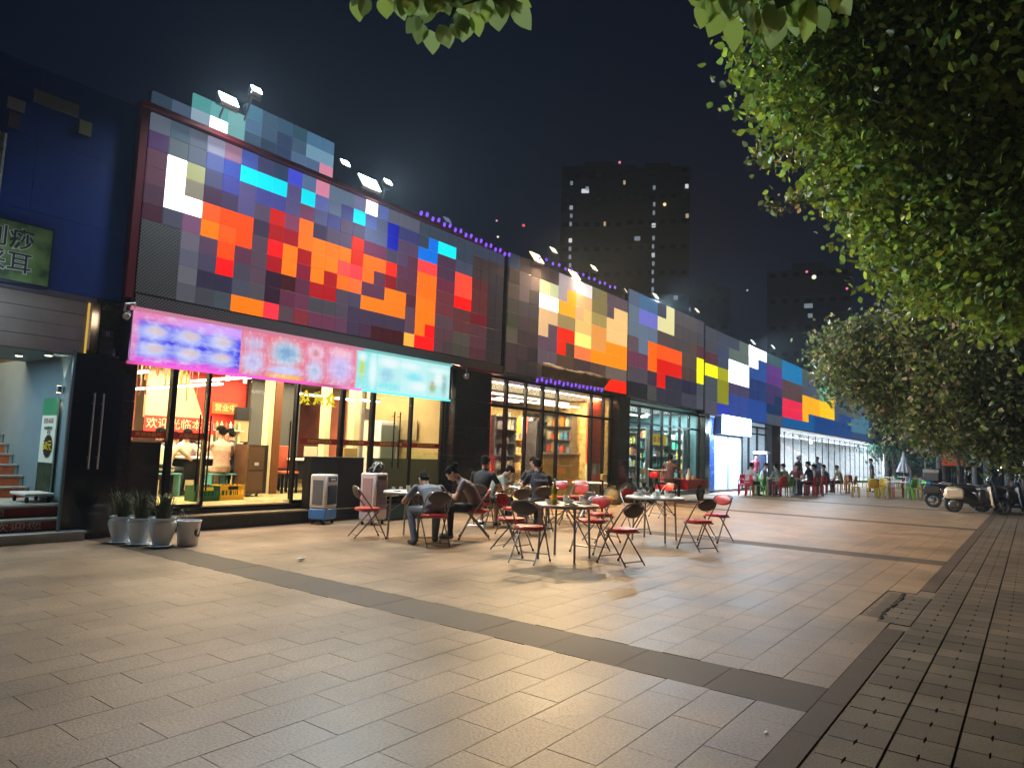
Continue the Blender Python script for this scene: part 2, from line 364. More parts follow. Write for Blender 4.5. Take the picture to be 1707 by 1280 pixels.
TILES = {
'A': [
 [(85, 95, 110), (75, 90, 105), (85, 95, 115), (145, 140, 165), (150, 110, 135), (70, 85, 165), (65, 65, 105), (50, 60, 95), (65, 70, 200), (90, 110, 150), (210, 130, 150), (95, 110, 135), (95, 110, 135), (115, 115, 155), (255, 255, 255), (90, 105, 165), (85, 90, 105), (85, 90, 105), (85, 90, 105), (55, 60, 80), (55, 60, 80), (55, 60, 80), (55, 60, 80), (55, 60, 80), (55, 60, 80), (55, 60, 80), (55, 60, 80), (55, 60, 80), (55, 60, 80)],
 [(70, 50, 85), (90, 95, 105), (85, 95, 115), (85, 95, 150), (65, 80, 165), (0, 225, 240), (0, 225, 240), (0, 225, 240), (85, 80, 125), (0, 225, 240), (95, 105, 170), (95, 110, 135), (75, 75, 130), (0, 225, 240), (90, 105, 165), (90, 95, 130), (0, 5, 180), (55, 55, 110), (55, 55, 110), (55, 60, 80), (0, 110, 220), (0, 240, 250), (0, 240, 250), (55, 60, 80), (55, 60, 80), (60, 45, 50), (60, 45, 50), (60, 45, 50), (60, 45, 50)],
 [(90, 55, 70), (255, 255, 255), (165, 170, 120), (80, 80, 115), (75, 75, 150), (85, 80, 125), (75, 75, 145), (75, 75, 145), (85, 80, 125), (120, 60, 95), (85, 85, 130), (75, 75, 130), (85, 70, 95), (80, 70, 100), (90, 95, 130), (90, 95, 130), (0, 5, 180), (85, 60, 95), (85, 60, 95), (0, 110, 220), (0, 110, 220), (80, 50, 75), (80, 50, 75), (75, 75, 95), (75, 75, 95), (60, 45, 50), (60, 45, 50), (50, 42, 45), (50, 42, 45)],
 [(85, 55, 70), (255, 255, 255), (135, 125, 110), (75, 50, 75), (70, 55, 85), (85, 80, 125), (90, 75, 100), (200, 25, 15), (135, 60, 95), (255, 110, 5), (60, 50, 80), (85, 70, 95), (85, 70, 95), (210, 35, 0), (115, 50, 80), (115, 50, 80), (70, 60, 85), (85, 60, 95), (95, 45, 70), (255, 60, 65), (255, 60, 65), (80, 50, 75), (80, 50, 75), (255, 70, 50), (255, 70, 50), (90, 35, 40), (90, 35, 40), (50, 42, 45), (50, 42, 45)],
 [(75, 50, 60), (255, 255, 255), (255, 255, 255), (255, 85, 30), (255, 75, 0), (255, 75, 0), (65, 45, 75), (180, 15, 20), (170, 0, 25), (255, 110, 5), (255, 120, 0), (255, 110, 10), (255, 110, 10), (210, 35, 0), (255, 105, 0), (255, 105, 0), (255, 30, 0), (95, 45, 70), (95, 45, 70), (255, 110, 0), (255, 110, 0), (110, 40, 60), (110, 40, 60), (255, 70, 50), (255, 70, 50), (95, 40, 42), (95, 40, 42), (50, 40, 42), (50, 40, 42)],
 [(60, 35, 50), (75, 70, 85), (120, 80, 110), (255, 120, 0), (255, 85, 20), (255, 75, 0), (85, 60, 80), (255, 10, 5), (255, 120, 0), (175, 0, 5), (255, 120, 0), (255, 120, 0), (255, 75, 60), (255, 55, 60), (255, 105, 0), (100, 50, 70), (145, 10, 20), (100, 45, 65), (100, 45, 65), (255, 110, 0), (255, 110, 0), (115, 45, 55), (115, 45, 55), (255, 5, 0), (255, 5, 0), (95, 40, 42), (95, 40, 42), (50, 40, 42), (50, 40, 42)],
 [(70, 55, 65), (95, 95, 110), (105, 100, 115), (85, 65, 90), (255, 75, 0), (95, 50, 75), (85, 60, 80), (175, 0, 20), (255, 120, 0), (135, 15, 50), (255, 120, 0), (175, 0, 10), (255, 105, 5), (255, 105, 40), (100, 50, 70), (100, 50, 70), (255, 120, 0), (255, 120, 0), (85, 40, 55), (255, 120, 0), (255, 120, 0), (115, 45, 55), (115, 45, 55), (100, 45, 45), (100, 45, 45), (115, 20, 35), (115, 20, 35), (50, 40, 42), (50, 40, 42)],
 [(80, 80, 90), (40, 35, 50), (90, 90, 105), (75, 65, 85), (255, 10, 5), (75, 65, 80), (85, 60, 80), (50, 20, 40), (60, 5, 20), (95, 40, 60), (175, 0, 10), (175, 0, 10), (80, 65, 80), (75, 65, 85), (255, 120, 0), (255, 120, 0), (255, 120, 0), (255, 120, 0), (95, 60, 80), (255, 120, 0), (255, 120, 0), (85, 60, 75), (85, 60, 75), (100, 45, 45), (100, 45, 45), (85, 45, 55), (85, 45, 55), (50, 42, 40), (50, 42, 40)],
 [(90, 90, 105), (90, 90, 105), (95, 95, 105), (50, 40, 60), (50, 40, 60), (75, 70, 85), (80, 70, 80), (50, 20, 40), (95, 40, 60), (105, 50, 70), (75, 65, 75), (75, 65, 75), (80, 65, 80), (65, 50, 70), (65, 50, 70), (65, 50, 70), (65, 50, 70), (65, 50, 70), (95, 60, 80), (255, 120, 0), (255, 5, 10), (85, 55, 65), (85, 55, 65), (80, 70, 68), (80, 70, 68), (85, 45, 55), (85, 45, 55), (50, 42, 40), (50, 42, 40)],
 [(75, 75, 85), (70, 75, 85), (80, 80, 90), (65, 65, 75), (68, 70, 80), (255, 120, 0), (255, 120, 0), (255, 50, 60), (90, 60, 75), (130, 40, 50), (105, 50, 70), (105, 50, 70), (100, 55, 80), (65, 50, 70), (70, 40, 60), (60, 5, 15), (60, 5, 15), (60, 5, 15), (250, 180, 65), (255, 5, 10), (255, 5, 10), (85, 55, 65), (75, 55, 55), (75, 60, 58), (75, 60, 58), (78, 38, 48), (78, 38, 48), (52, 40, 42), (52, 40, 42)],
],
'B': [
 [(50, 60, 80), (70, 90, 110), (80, 150, 150), (100, 165, 165), (200, 220, 220), (70, 120, 140), (60, 90, 110), (55, 90, 110), (50, 80, 100), (75, 115, 140), (75, 115, 140)],
 [(50, 60, 80), (70, 90, 110), (80, 150, 150), (100, 165, 165), (120, 175, 175), (80, 115, 145), (60, 90, 110), (50, 60, 95), (60, 85, 110), (115, 155, 180), (115, 155, 180)],
 [(50, 60, 80), (70, 90, 110), (140, 165, 185), (255, 255, 255), (120, 175, 175), (60, 85, 110), (50, 60, 90), (50, 60, 95), (80, 105, 135), (80, 105, 135), (210, 130, 150)],
],
'C': [
 [(55, 60, 80), (60, 45, 50), (60, 45, 50), (60, 45, 50), (60, 45, 50), (180, 160, 165), (180, 160, 165), (230, 225, 225), (230, 225, 225), (130, 120, 80), (135, 120, 75), (95, 80, 85), (95, 80, 85), (95, 80, 85)],
 [(60, 45, 50), (105, 90, 85), (105, 90, 85), (195, 200, 150), (195, 200, 150), (180, 160, 165), (255, 165, 35), (220, 180, 120), (220, 180, 120), (135, 120, 75), (135, 120, 75), (95, 80, 85), (250, 200, 125), (250, 200, 125)],
 [(85, 75, 60), (105, 90, 85), (75, 65, 60), (255, 255, 255), (255, 255, 255), (255, 165, 35), (255, 165, 35), (220, 180, 120), (235, 190, 110), (180, 155, 85), (180, 155, 85), (250, 200, 125), (250, 200, 125), (250, 200, 125)],
 [(75, 65, 55), (75, 65, 60), (75, 65, 60), (215, 180, 125), (215, 180, 125), (160, 135, 85), (160, 135, 85), (235, 190, 110), (235, 190, 110), (230, 150, 75), (230, 150, 75), (250, 200, 130), (250, 200, 130), (250, 200, 130)],
 [(60, 60, 52), (72, 55, 55), (72, 55, 55), (215, 180, 125), (100, 75, 85), (235, 35, 0), (235, 35, 0), (250, 250, 130), (250, 250, 130), (230, 150, 75), (230, 150, 75), (255, 140, 5), (255, 140, 5), (255, 140, 5)],
 [(88, 80, 68), (65, 52, 52), (65, 52, 52), (100, 75, 85), (100, 75, 85), (235, 35, 0), (85, 60, 48), (250, 120, 65), (250, 120, 65), (255, 140, 5), (255, 140, 5), (255, 140, 5), (255, 140, 5), (255, 140, 5)],
 [(60, 50, 48), (60, 50, 48), (48, 38, 42), (95, 78, 85), (95, 78, 85), (85, 60, 48), (85, 60, 48), (75, 58, 55), (75, 58, 55), (85, 65, 55), (85, 65, 55), (115, 95, 90), (115, 95, 90), (115, 95, 90)],
 [(60, 50, 48), (50, 42, 42), (48, 38, 42), (60, 50, 50), (60, 50, 50), (65, 50, 50), (65, 50, 50), (75, 58, 55), (75, 58, 55), (85, 65, 55), (115, 98, 98), (255, 35, 0), (255, 35, 0), (255, 35, 0)],
],
'D': [
 [(90, 105, 125), (75, 115, 155), (75, 115, 155), (75, 75, 85), (235, 220, 160), (90, 82, 78), (90, 82, 78), (90, 82, 78), (80, 72, 78)],
 [(105, 120, 135), (110, 110, 200), (110, 110, 200), (235, 220, 160), (235, 220, 160), (80, 75, 75), (80, 75, 75), (80, 75, 75), (75, 72, 80)],
 [(105, 120, 135), (105, 120, 145), (105, 120, 145), (88, 75, 72), (88, 75, 72), (80, 75, 75), (80, 75, 75), (85, 75, 65), (90, 50, 55)],
 [(95, 80, 88), (105, 120, 145), (255, 105, 0), (255, 90, 20), (255, 90, 20), (255, 90, 20), (85, 75, 65), (85, 75, 65), (255, 255, 5)],
 [(110, 55, 80), (110, 55, 80), (255, 105, 0), (220, 20, 0), (220, 20, 0), (220, 20, 0), (78, 68, 55), (78, 68, 55), (255, 255, 5)],
 [(80, 70, 80), (80, 70, 80), (65, 48, 60), (220, 20, 0), (45, 45, 65), (45, 45, 65), (40, 40, 60), (40, 40, 60), (75, 82, 90)],
 [(30, 28, 42), (30, 28, 42), (75, 70, 75), (45, 45, 65), (45, 45, 65), (45, 45, 65), (60, 60, 80), (60, 60, 80), (80, 82, 100)],
],
'E': [
 [(75, 72, 80), (60, 75, 90), (60, 75, 90), (95, 115, 105), (255, 255, 255), (255, 255, 255), (45, 85, 90), (45, 85, 90), (0, 120, 175), (0, 120, 175), (0, 120, 175), (80, 85, 70), (80, 85, 70), (80, 85, 70), (70, 72, 65), (95, 175, 140), (95, 175, 140), (75, 95, 110), (75, 95, 110), (75, 95, 110), (75, 95, 110), (70, 72, 85), (70, 72, 85), (70, 72, 85), (70, 72, 85), (80, 95, 115), (30, 60, 65), (30, 60, 65), (30, 60, 65), (30, 60, 65), (30, 60, 65), (30, 60, 65)],
 [(75, 72, 80), (65, 70, 95), (95, 115, 105), (95, 115, 105), (255, 255, 255), (40, 80, 150), (95, 50, 130), (95, 50, 130), (0, 120, 175), (0, 120, 175), (0, 120, 175), (75, 80, 95), (75, 80, 95), (75, 80, 95), (95, 175, 140), (95, 175, 140), (95, 175, 140), (75, 95, 110), (75, 95, 110), (75, 95, 110), (65, 82, 95), (80, 95, 115), (80, 95, 115), (80, 95, 115), (80, 95, 115), (80, 95, 115), (30, 60, 65), (30, 60, 65), (30, 60, 65), (30, 60, 65), (30, 60, 65), (30, 60, 65)],
 [(90, 50, 55), (65, 70, 95), (255, 255, 255), (255, 255, 255), (40, 80, 150), (40, 80, 150), (95, 50, 130), (95, 50, 130), (85, 62, 60), (85, 62, 60), (85, 62, 60), (75, 80, 95), (75, 80, 95), (75, 80, 95), (95, 175, 140), (95, 175, 140), (255, 200, 0), (65, 82, 95), (65, 82, 95), (65, 82, 95), (65, 82, 95), (80, 95, 115), (80, 95, 115), (80, 95, 115), (80, 95, 115), (80, 95, 115), (30, 60, 65), (30, 60, 65), (30, 60, 65), (30, 60, 65), (50, 65, 80), (50, 65, 80)],
 [(255, 255, 5), (175, 175, 20), (255, 255, 255), (255, 255, 255), (30, 55, 115), (30, 55, 115), (60, 45, 100), (60, 45, 100), (85, 62, 60), (85, 62, 60), (85, 62, 60), (255, 175, 0), (255, 175, 0), (255, 175, 0), (255, 200, 0), (255, 200, 0), (255, 200, 0), (65, 82, 95), (65, 82, 95), (65, 82, 95), (65, 82, 95), (80, 95, 115), (80, 95, 115), (80, 95, 115), (75, 120, 145), (75, 120, 145), (50, 65, 80), (50, 65, 80), (50, 65, 80), (50, 65, 80), (50, 65, 80), (50, 65, 80)],
 [(75, 82, 90), (140, 140, 25), (70, 65, 95), (70, 65, 95), (30, 55, 115), (30, 55, 115), (60, 45, 100), (20, 50, 90), (235, 30, 75), (235, 30, 75), (235, 30, 75), (255, 175, 0), (255, 175, 0), (255, 175, 0), (255, 200, 0), (255, 200, 0), (255, 200, 0), (65, 82, 95), (25, 65, 130), (25, 65, 130), (25, 65, 130), (75, 120, 145), (75, 120, 145), (75, 120, 145), (75, 120, 145), (75, 120, 145), (50, 65, 80), (50, 65, 80), (50, 65, 80), (50, 65, 80), (50, 65, 80), (50, 65, 80)],
 [(75, 82, 90), (140, 140, 25), (50, 75, 150), (50, 75, 150), (30, 75, 150), (30, 75, 150), (20, 50, 90), (20, 50, 90), (235, 30, 75), (235, 30, 75), (235, 30, 75), (255, 175, 0), (0, 85, 155), (15, 60, 125), (15, 60, 125), (15, 60, 125), (15, 60, 125), (25, 65, 130), (25, 65, 130), (25, 65, 130), (25, 65, 130), (75, 120, 145), (75, 120, 145), (75, 120, 145), (75, 120, 145), (75, 120, 145), (50, 65, 80), (50, 65, 80), (50, 65, 80), (22, 58, 80), (22, 58, 80), (22, 58, 80)],
 [(80, 82, 100), (50, 60, 185), (50, 75, 150), (50, 75, 150), (30, 75, 150), (30, 75, 150), (70, 80, 98), (70, 80, 98), (0, 85, 155), (0, 85, 155), (0, 85, 155), (0, 85, 155), (0, 85, 155), (15, 60, 125), (15, 60, 125), (15, 60, 125), (15, 60, 125), (25, 65, 130), (25, 65, 130), (25, 65, 130), (25, 65, 130), (45, 70, 110), (45, 70, 110), (45, 70, 110), (45, 70, 110), (45, 70, 110), (22, 58, 80), (22, 58, 80), (22, 58, 80), (22, 58, 80), (22, 58, 80), (22, 58, 80)],
],
}
# ---------------------------------------------------------------- buildings
YG = 11.0   # glass line
bld = thing('shop_building', 'long single storey shop row with dark stone pillars and flat roof', 'building', (0, 0, 0))
def part(nm, m, parent, *boxes, **k):
    b = MB()
    for q in boxes: b.bb(*q)
    return b.build(nm, m, parent, **k)
part('roof', M['wall'], bld, (-14, 76, 10.75, 19, 6.3, 6.42))
part('fascia', M['wall'], bld, (4.2, 74, 10.75, 11.3, 3.42, 6.3))
part('back_wall', M['wall'], bld, (2.0, 76, 18.2, 18.6, -.02, 6.3))
PIL = [(4.28, 4.84, 'p'), (12.02, 13.36, 'p'), (20.05, 20.8, 'p'), (27.5, 28.0, 'p'), (36.7, 38.2, 'p'), (73, 74, 'p')]
for a, b, _ in PIL:
    n = 5
    core = part('pillar', M['wall'], bld, (a+.02, b-.02, 10.72, 11.6, -.02, 3.42))
    zz = [0, .62, 1.3, 1.98, 2.62, 3.4]
    for z0, z1 in zip(zz, zz[1:]):
        q = part('stone_panel', M['granite'], core, (a, b, 10.695, 10.72, z0+.004, z1-.004))
        for c0, c1 in ((a-.012, a+.02), (b-.02, b+.012)): part('stone_panel', M['granite'], core, (c0, c1, 10.72, 11.0, z0+.004, z1-.004))
part('roof_edge', mat('red_edge', (.16, .01, .02), .4), bld, (4.5, 13.6, 10.5, 10.75, 6.42, 6.5))
# two dim number plates on the first pillar
for x, z in ((4.38, 2.93), (4.68, 2.92)):
    p = thing('number_plate', 'small dark house number plate on the %s of the first pillar' % ('left side' if x < 4.5 else 'right side'), 'plate', (x, 10.69, z))
    MB().box((0, 0, 0), (.15, .01, .09)).build('plate', M['darkplastic'], p)
    text('A31\n014' if x < 4.5 else 'A31\n015', .035, mat('dim_print', (.35, .33, .4), .5), 'number', p, (0, -.008, 0), FRONT, .001)

def room(label, x0, x1, z0, z1, y1, wm, fm, cm, sm=None, em=None):
    r = thing('shop_interior', label, 'room', (0, 0, 0)); sm = sm or wm
    part('floor', fm, r, (x0, x1, YG-.02, y1, z0-.06, z0)); part('ceiling', cm, r, (x0, x1, YG+.06, y1, z1, z1+.05))
    part('back_wall', wm, r, (x0, x1, y1, y1+.06, z0, z1)); part('side_wall', sm, r, (x0-.05, x0, YG+.05, y1, z0, z1)); part('side_wall', em or sm, r, (x1, x1+.05, YG+.05, y1, z0, z1))
    return r
FZ = .36; TAN = mat('tan_wall', (.46, .34, .17), .6, var=.14, scale=2); GOLD = mat('gold_back', (.6, .42, .14), .5, var=.6, scale=7)
CEIL = mat('ochre_ceiling', (.42, .33, .17), .7, var=.2, scale=2)
r1 = room('bright yellow lit dining room behind the glass under the menu light box', 4.86, 12.0, FZ, 3.0, 17.0, M['cream'], M['floor_in'], CEIL, em=TAN)
r2 = room('warm lit shop with red walls between the second and third pillars', 13.4, 20.0, .16, 3.36, 16.5, M['redwall'], M['floor_in'], CEIL, M['redwall'], em=GOLD)
r3 = room('cool teal lit shop crowded with shelves of goods', 20.85, 27.45, .16, 3.36, 16.0, M['tealwall'], mat('grey_floor', (.3, .32, .32), .3), M['tealwall'])
WHT = mat('bright_white_wall', (.75, .78, .8), .6)
r4 = room('very bright white lit shop far along the row', 28.1, 36.6, .16, 3.3, 16, WHT, mat('pale_floor', (.6, .6, .6), .3), WHT)
r5 = room('long white lit shop hall at the far end of the row', 38.3, 73, .16, 3.3, 16, WHT, MATS['pale_floor'], WHT)
# interior decoration of the first shop
part('red_panel', M['redwall'], r1, (7.75, 9.35, 15.0, 15.1, 1.55, 3.2))
part('dark_panel', mat('dark_grey_panel', (.09, .09, .09), .6), r1, (9.36, 10.75, 14.8, 14.95, FZ, 3.3))
b = MB(); b.add([(7.0, 14.94, 1.9), (8.3, 14.94, 1.9), (7.75, 14.94, 3.2), (7.0, 14.94, 3.2), (7.0, 15.05, 1.9), (8.3, 15.05, 1.9), (7.75, 15.05, 3.2), (7.0, 15.05, 3.2)], [(0, 1, 2, 3), (7, 6, 5, 4), (0, 4, 5, 1), (1, 5, 6, 2), (2, 6, 7, 3), (3, 7, 4, 0)])
b.build('slanted_panel', mat('peach_panel', (.7, .5, .32), .6), r1)
part('rose_panel', mat('rose_wall', (.45, .13, .08), .6, var=.5, scale=1.2), r1, (4.9, 6.95, 15.3, 15.4, FZ, 2.8))
for x0, x1, m in ((8.66, 8.78, 'cream'), (8.8, 8.98, None), (10.15, 10.3, 'cream'), (11.0, 11.16, 'cream')):
    part('column', M[m] if m else mat('brown_column', (.2, .07, .02), .4), r1, (x0, x1, 13.0, 13.2, FZ, 3.34))
for x0, x1, z0, z1 in ((9.9, 10.6, FZ, 2.9), (8.2, 9.0, .9, 2.8), (11.3, 11.75, 1.3, 2.8)):
    part('wall_panel', MATS['rose_wall'], r1, (x0, x1, 16.85, 16.95, z0, z1))
for y0, y1, z0, z1 in ((14.5, 15.2, .5, 2.7), (15.6, 16.7, .9, 2.8), (13.45, 13.75, .4, 2.3)): part('wall_panel', MATS['rose_wall'], r1, (11.96, 11.99, y0, y1, z0, z1))
part('column', M['cream'], r1, (11.8, 11.95, 13.95, 14.2, FZ, 2.98)); part('column', mat('grey_column', (.3, .3, .28), .5), r1, (11.85, 11.95, 13.75, 13.95, FZ, 2.98))
part('dado', mat('olive_dado', (.35, .3, .12), .6, var=.3, scale=6), r1, (11.955, 11.985, 11.1, 13.4, FZ, 1.35))
b = MB()
for i in range(7): b.tube([(5.2+i*.95, 11.4, 3.28), (5.2+i*.95, 16.8, 3.28)], .02, 6)
b.tube([(5, 12.2, 3.24), (11.9, 12.2, 3.24)], .045, 8); b.tube([(5, 14.1, 3.22), (11.9, 14.1, 3.22)], .06, 8)
b.build('ceiling_pipes', M['steel'], r1)
TUBE = glow('tube_light', (1, .96, .86), 9.0); WARMT = glow('warm_tube', (1, .9, .66), 8.0); COOLT = glow('cool_panel', (.72, .88, 1), 9)
def tube_light(x, y0, y1, z, lab, m=TUBE, along='y', grp='ceiling tube lights in the shops', wd=.05):
    o = thing('tube_light', lab, 'light', (x, y0, z), 0, grp)
    L = y1-y0
    b = MB(); b.box((0, L/2, -.0), (wd, L, .035)) if along == 'y' else b.box((L/2, 0, 0), (L, wd, .035)); b.build('diffuser', m, o)
    b = MB(); b.box((0, L/2, .03), (wd+.03, L, .02)) if along == 'y' else b.box((L/2, 0, .03), (L, wd+.03, .02)); b.build('housing', M['steel'], o)
    return o
names = ['first', 'second', 'third', 'fourth', 'fifth', 'sixth', 'seventh']
for i, (x, ys, z) in enumerate(((5.35, (11.45, 12.7), 2.52), (6.73, (11.6, 12.85, 14.1, 15.35), 2.46), (7.9, (12.4, 13.65), 2.74))):
    for k, y in enumerate(ys):
        tube_light(x, y, y+1.2, z, '%s white tube back from the window in the %s row of the dining room' % (names[k], ('left', 'middle', 'right')[i]))
for k, (x, y) in enumerate(((8.7, 12.0), (9.7, 12.1), (10.25, 11.9))):
    tube_light(x, y, .5+y, 2.46, '%s short lamp in the right half of the dining room' % names[k], along='x', grp='short ceiling lamps in the dining room', wd=.1)
for k, (x, y) in enumerate(((7.35, 12.2), (8.05, 13.0), (8.25, 11.8), (7.6, 12.9))):
    o = thing('spot_lamp', '%s little track spotlight hanging before the red panel' % names[k], 'light', (x, y, 2.86), 0, 'small track spotlights')
    MB().tube([(0, 0, .08), (0, 0, -.06)], .008, 6).build('stem', M['black'], o); MB().tube([(0, 0, -.06), (0, 0, -.2)], .04, 10).build('shade', M['steel'], o); MB().disc((0, 0, -.203), .034, .004).build('bulb', TUBE, o)
# shop lamps (the ceiling lights of each room as one soft source each)
WL = (1, .80, .46)
lamp('AREA', (6.6, 13.0, 2.93), 430, WL, 3.2, name='dining_light_left', sy=3.4)
lamp('AREA', (10.2, 12.9, 2.93), 300, WL, 3.2, name='dining_light_right', sy=3.2)
lamp('AREA', (16.7, 11.7, 3.2), 1150, (1, .84, .5), 6, name='shop_two_light', sy=1.2)
lamp('AREA', (24.1, 12.0, 3.25), 1700, (.8, 1, .92), 6, name='shop_three_light', sy=1.8)
lamp('AREA', (32.3, 13.0, 3.15), 520, (.7, .87, 1), 7, name='shop_four_light', sy=3)
lamp('AREA', (55.5, 12.2, 3.15), 5200, (.86, .93, 1), 33, name='far_hall_light', sy=3)

# ---------------------------------------------------------------- shopfronts
def shopfront(label, xs, z0, z1, transom=None, thick=(), glass='glass', doors=(), end=None, mw=.05, md=.09):
    s = thing('shopfront', label, 'shopfront', (0, 0, 0))
    for i, x in enumerate(xs):
        ww = .085 if i in thick else mw
        part('mullion', M['black'], s, (x-ww/2, x+ww/2, YG-(.02 if md < .05 else .05), YG+(.02 if md < .05 else .05), z0, z1))
    for a, b in zip(xs, xs[1:]):
        if transom: 
            part('pane', M[glass], s, (a+.03, b-.03, YG-.004, YG+.004, z0+.05, transom-.03)); part('pane', M[glass], s, (a+.03, b-.03, YG-.004, YG+.004, transom+.03, z1-.05))
            part('transom', M['black'], s, (a+.028, b-.028, YG-.045, YG+.045, transom-.035, transom+.035))
        else: part('pane', M[glass], s, (a+.03, b-.03, YG-.004, YG+.004, z0+.04, z1-.04))
    part('sill', M['black'], s, (xs[0], xs[-1], YG-.046, YG+.046, z0-.02, z0+.04)); part('head', M['black'], s, (xs[0], xs[-1], YG-.046, YG+.046, z1-.05, z1+.03))
    return s
sf1 = shopfront('glass front of the first dining room with black mullions and red film band', [4.9, 5.56, 6.15], FZ, 3.36, thick=(1,))
sf1b = shopfront('right part of the first glass front, four bays with a red film band', [7.9, 8.98, 9.78, 10.9, 11.92], FZ, 3.36, thick=(1, 2))
# black panel filling the lower part of the first bay
o = thing('blackboard', 'large black board standing behind the first window left of the entrance', 'board', (5.22, 11.16, FZ)); part('board', M['darkplastic'], o, (-.3, .3, 0, .04, 0, 1.02)); part('top_rail', M['cream'], o, (-.31, .31, -.01, .05, 1.02, 1.05))
RED = mat('red_film', (.42, .025, .012), .5); YEL = mat('yellow_print', (.85, .6, .05), .5)
def filmband(x0, x1, body, lab):
    o = thing('film_band', lab, 'sticker', ((x0+x1)/2, YG-.012, 1.5)); part('film', RED, o, (-(x1-x0)/2, (x1-x0)/2, 0, .003, -.055, .055))
    text(body, .068, YEL, 'lettering', o, (0, -.004, 0), FRONT, .0008, sx_=1.2)
G_ = '欢迎光临'
filmband(4.95, 5.5, '欢迎光临欢', 'red film strip with yellow characters on the leftmost window pane')
filmband(5.62, 6.12, '光临欢迎', 'red film strip with yellow characters on the left glass door')
filmband(8.02, 8.92, '欢迎光临欢迎光', 'red film strip with yellow characters behind the blue cooler')
filmband(9.04, 9.72, '欢迎光临欢', 'red film strip with yellow characters above the black cabinet')
filmband(9.84, 10.84, '欢迎光临欢迎光临', 'red film strip with yellow characters on the tall handle pane')
filmband(10.96, 11.88, '光临欢迎光临欢', 'red film strip with yellow characters on the last pane before the second pillar')
o = thing('frosted_film', 'dark frosted film on the lower glass near the second pillar', 'film', (0, 0, 0))
part('film', M['frost'], o, (9.84, 10.86, YG-.02, YG-.016, FZ+.05, 1.2)); part('film', M['frost'], o, (10.96, 11.88, YG-.02, YG-.016, FZ+.05, 1.2))
def door(x0, x1, lab, hx, z0=FZ, z1=2.6, rz=0, hinge=None, mt='glass'):
    d = thing('glass_door', lab, 'door', (x0, YG, z0), rz); W = x1-x0
    part('pane', M[mt], d, (.01, W-.01, -.006, .006, .02, z1-z0)); part('patch_fitting', M['chrome'], d, (0, .12, -.012, .012, 0, .05))
    for s in (-1,):
        hb = MB(); hb.tube([(hx, -.06, .25), (hx, -.06, 1.5)], .014, 8); hb.tube([(hx, 0, .4), (hx, -.06, .4)], .008, 6); hb.tube([(hx, 0, 1.35), (hx, -.06, 1.35)], .008, 6); hb.build('handle', M['black'], d, smooth=True)
    return d
door(5.6, 6.13, 'glass door with a long black bar handle left of the entrance', .42)
door(6.17, 7.0, 'glass door with a long black bar handle swung open beside the entrance', .06, rz=R_(62))
door(7.88, 8.8, 'open glass door leaf between the entrance and the blue cooler', .1, rz=R_(118))
for hx, lab in ((10.35, 'first'), (10.52, 'second')):
    hb = MB(); hb.tube([(0, -.05, 1.0), (0, -.05, 2.2)], .014, 8); hb.tube([(0, .04, 1.1), (0, -.05, 1.1)], .008, 6); hb.tube([(0, .04, 2.1), (0, -.05, 2.1)], .008, 6)
    o = hb.build('bar_handle', M['black']); o.location = (hx, YG-.02, 0); tag(o, lab+' tall black bar handle on the frosted glass doors', 'handle')
# yellow characters stuck on the glass
YG2 = glow('sticker_glow', (.95, .72, .02), .9)  # stickers are no lamps; their brightness is put in as glow
o = thing('glass_lettering', 'three bold yellow characters stuck high on the open glass leaf', 'lettering', (8.38, YG-.03, 2.3))
for k, ch in enumerate('众意众'): text(ch, .27, YG2, 'character', o, (-.3+.3*k, 0, 0), FRONT, .003, .012)
# steps in front of the first dining room
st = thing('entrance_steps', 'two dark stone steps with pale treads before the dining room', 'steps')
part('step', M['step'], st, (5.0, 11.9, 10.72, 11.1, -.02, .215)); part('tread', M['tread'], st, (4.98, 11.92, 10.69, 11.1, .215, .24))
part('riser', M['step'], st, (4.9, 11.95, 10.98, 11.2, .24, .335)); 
sf2 = shopfront('glass front with transom lights of the second shop, red walls inside', [13.42, 14.35, 15.23, 16.04, 16.8, 18.76, 19.52, 20.0], .1, 3.34, 2.6, thick=(1, 3))
part('sub_sill', M['step'], sf2, (13.4, 20.04, 10.9, 11.1, -.02, .1))
sf3 = shopfront('glass front with transom lights of the teal third shop', [20.84, 21.06, 22.1, 23.1, 23.97, 24.72, 25.6, 26.5, 27.45], .1, 3.2, 2.6)
part('sub_sill', M['step'], sf3, (20.8, 27.5, 10.9, 11.1, -.02, .1))
sf4 = shopfront('glass front of the bright white shop beyond the blue wall', [32.9, 33.9, 35.2, 36.65], .1, 3.1, 2.75)
sf5 = shopfront('long receding glass front of the far white hall', [38.3+i*1.75 for i in range(20)], .1, 3.15, mw=.06, md=.03)
part('sub_sill', M['step'], sf5, (28, 73, 10.9, 11.1, -.02, .08))
o = thing('blue_wall', 'blue panelled wall strip between the teal shop and the white shop', 'wall', (28.55, 10.9, 0))
part('panel', mat('deep_blue_panel', (.03, .08, .3), .25, var=.2, scale=3), o, (-.5, .55, 0, .12, .02, 3.2))
o = thing('white_light_box', 'dazzling white blank light box over the far shop door', 'light box', (31, 10.55, 2.95))
part('housing', M['steel'], o, (-1.9, 1.9, .03, .35, -.42, .42)); part('face', glow('white_face', (.80, .92, 1), 7.5), o, (-1.87, 1.87, 0, .03, -.4, .4))
d = thing('white_shop_door', 'pale glowing glass double door under the white light box', 'door', (31, YG, .1))
for s in (-1, 1):
    part('pane', glassmat('pale_door_glass', (.8, .92, 1), .5, .35, (.55, .68, .8)), d, (min(s*.05, s*1.7), max(s*.05, s*1.7), -.01, .01, .05, 2.35)); part('frame', M['steel'], d, (s*1.75-.05, s*1.75+.05, -.04, .04, 0, 2.4))
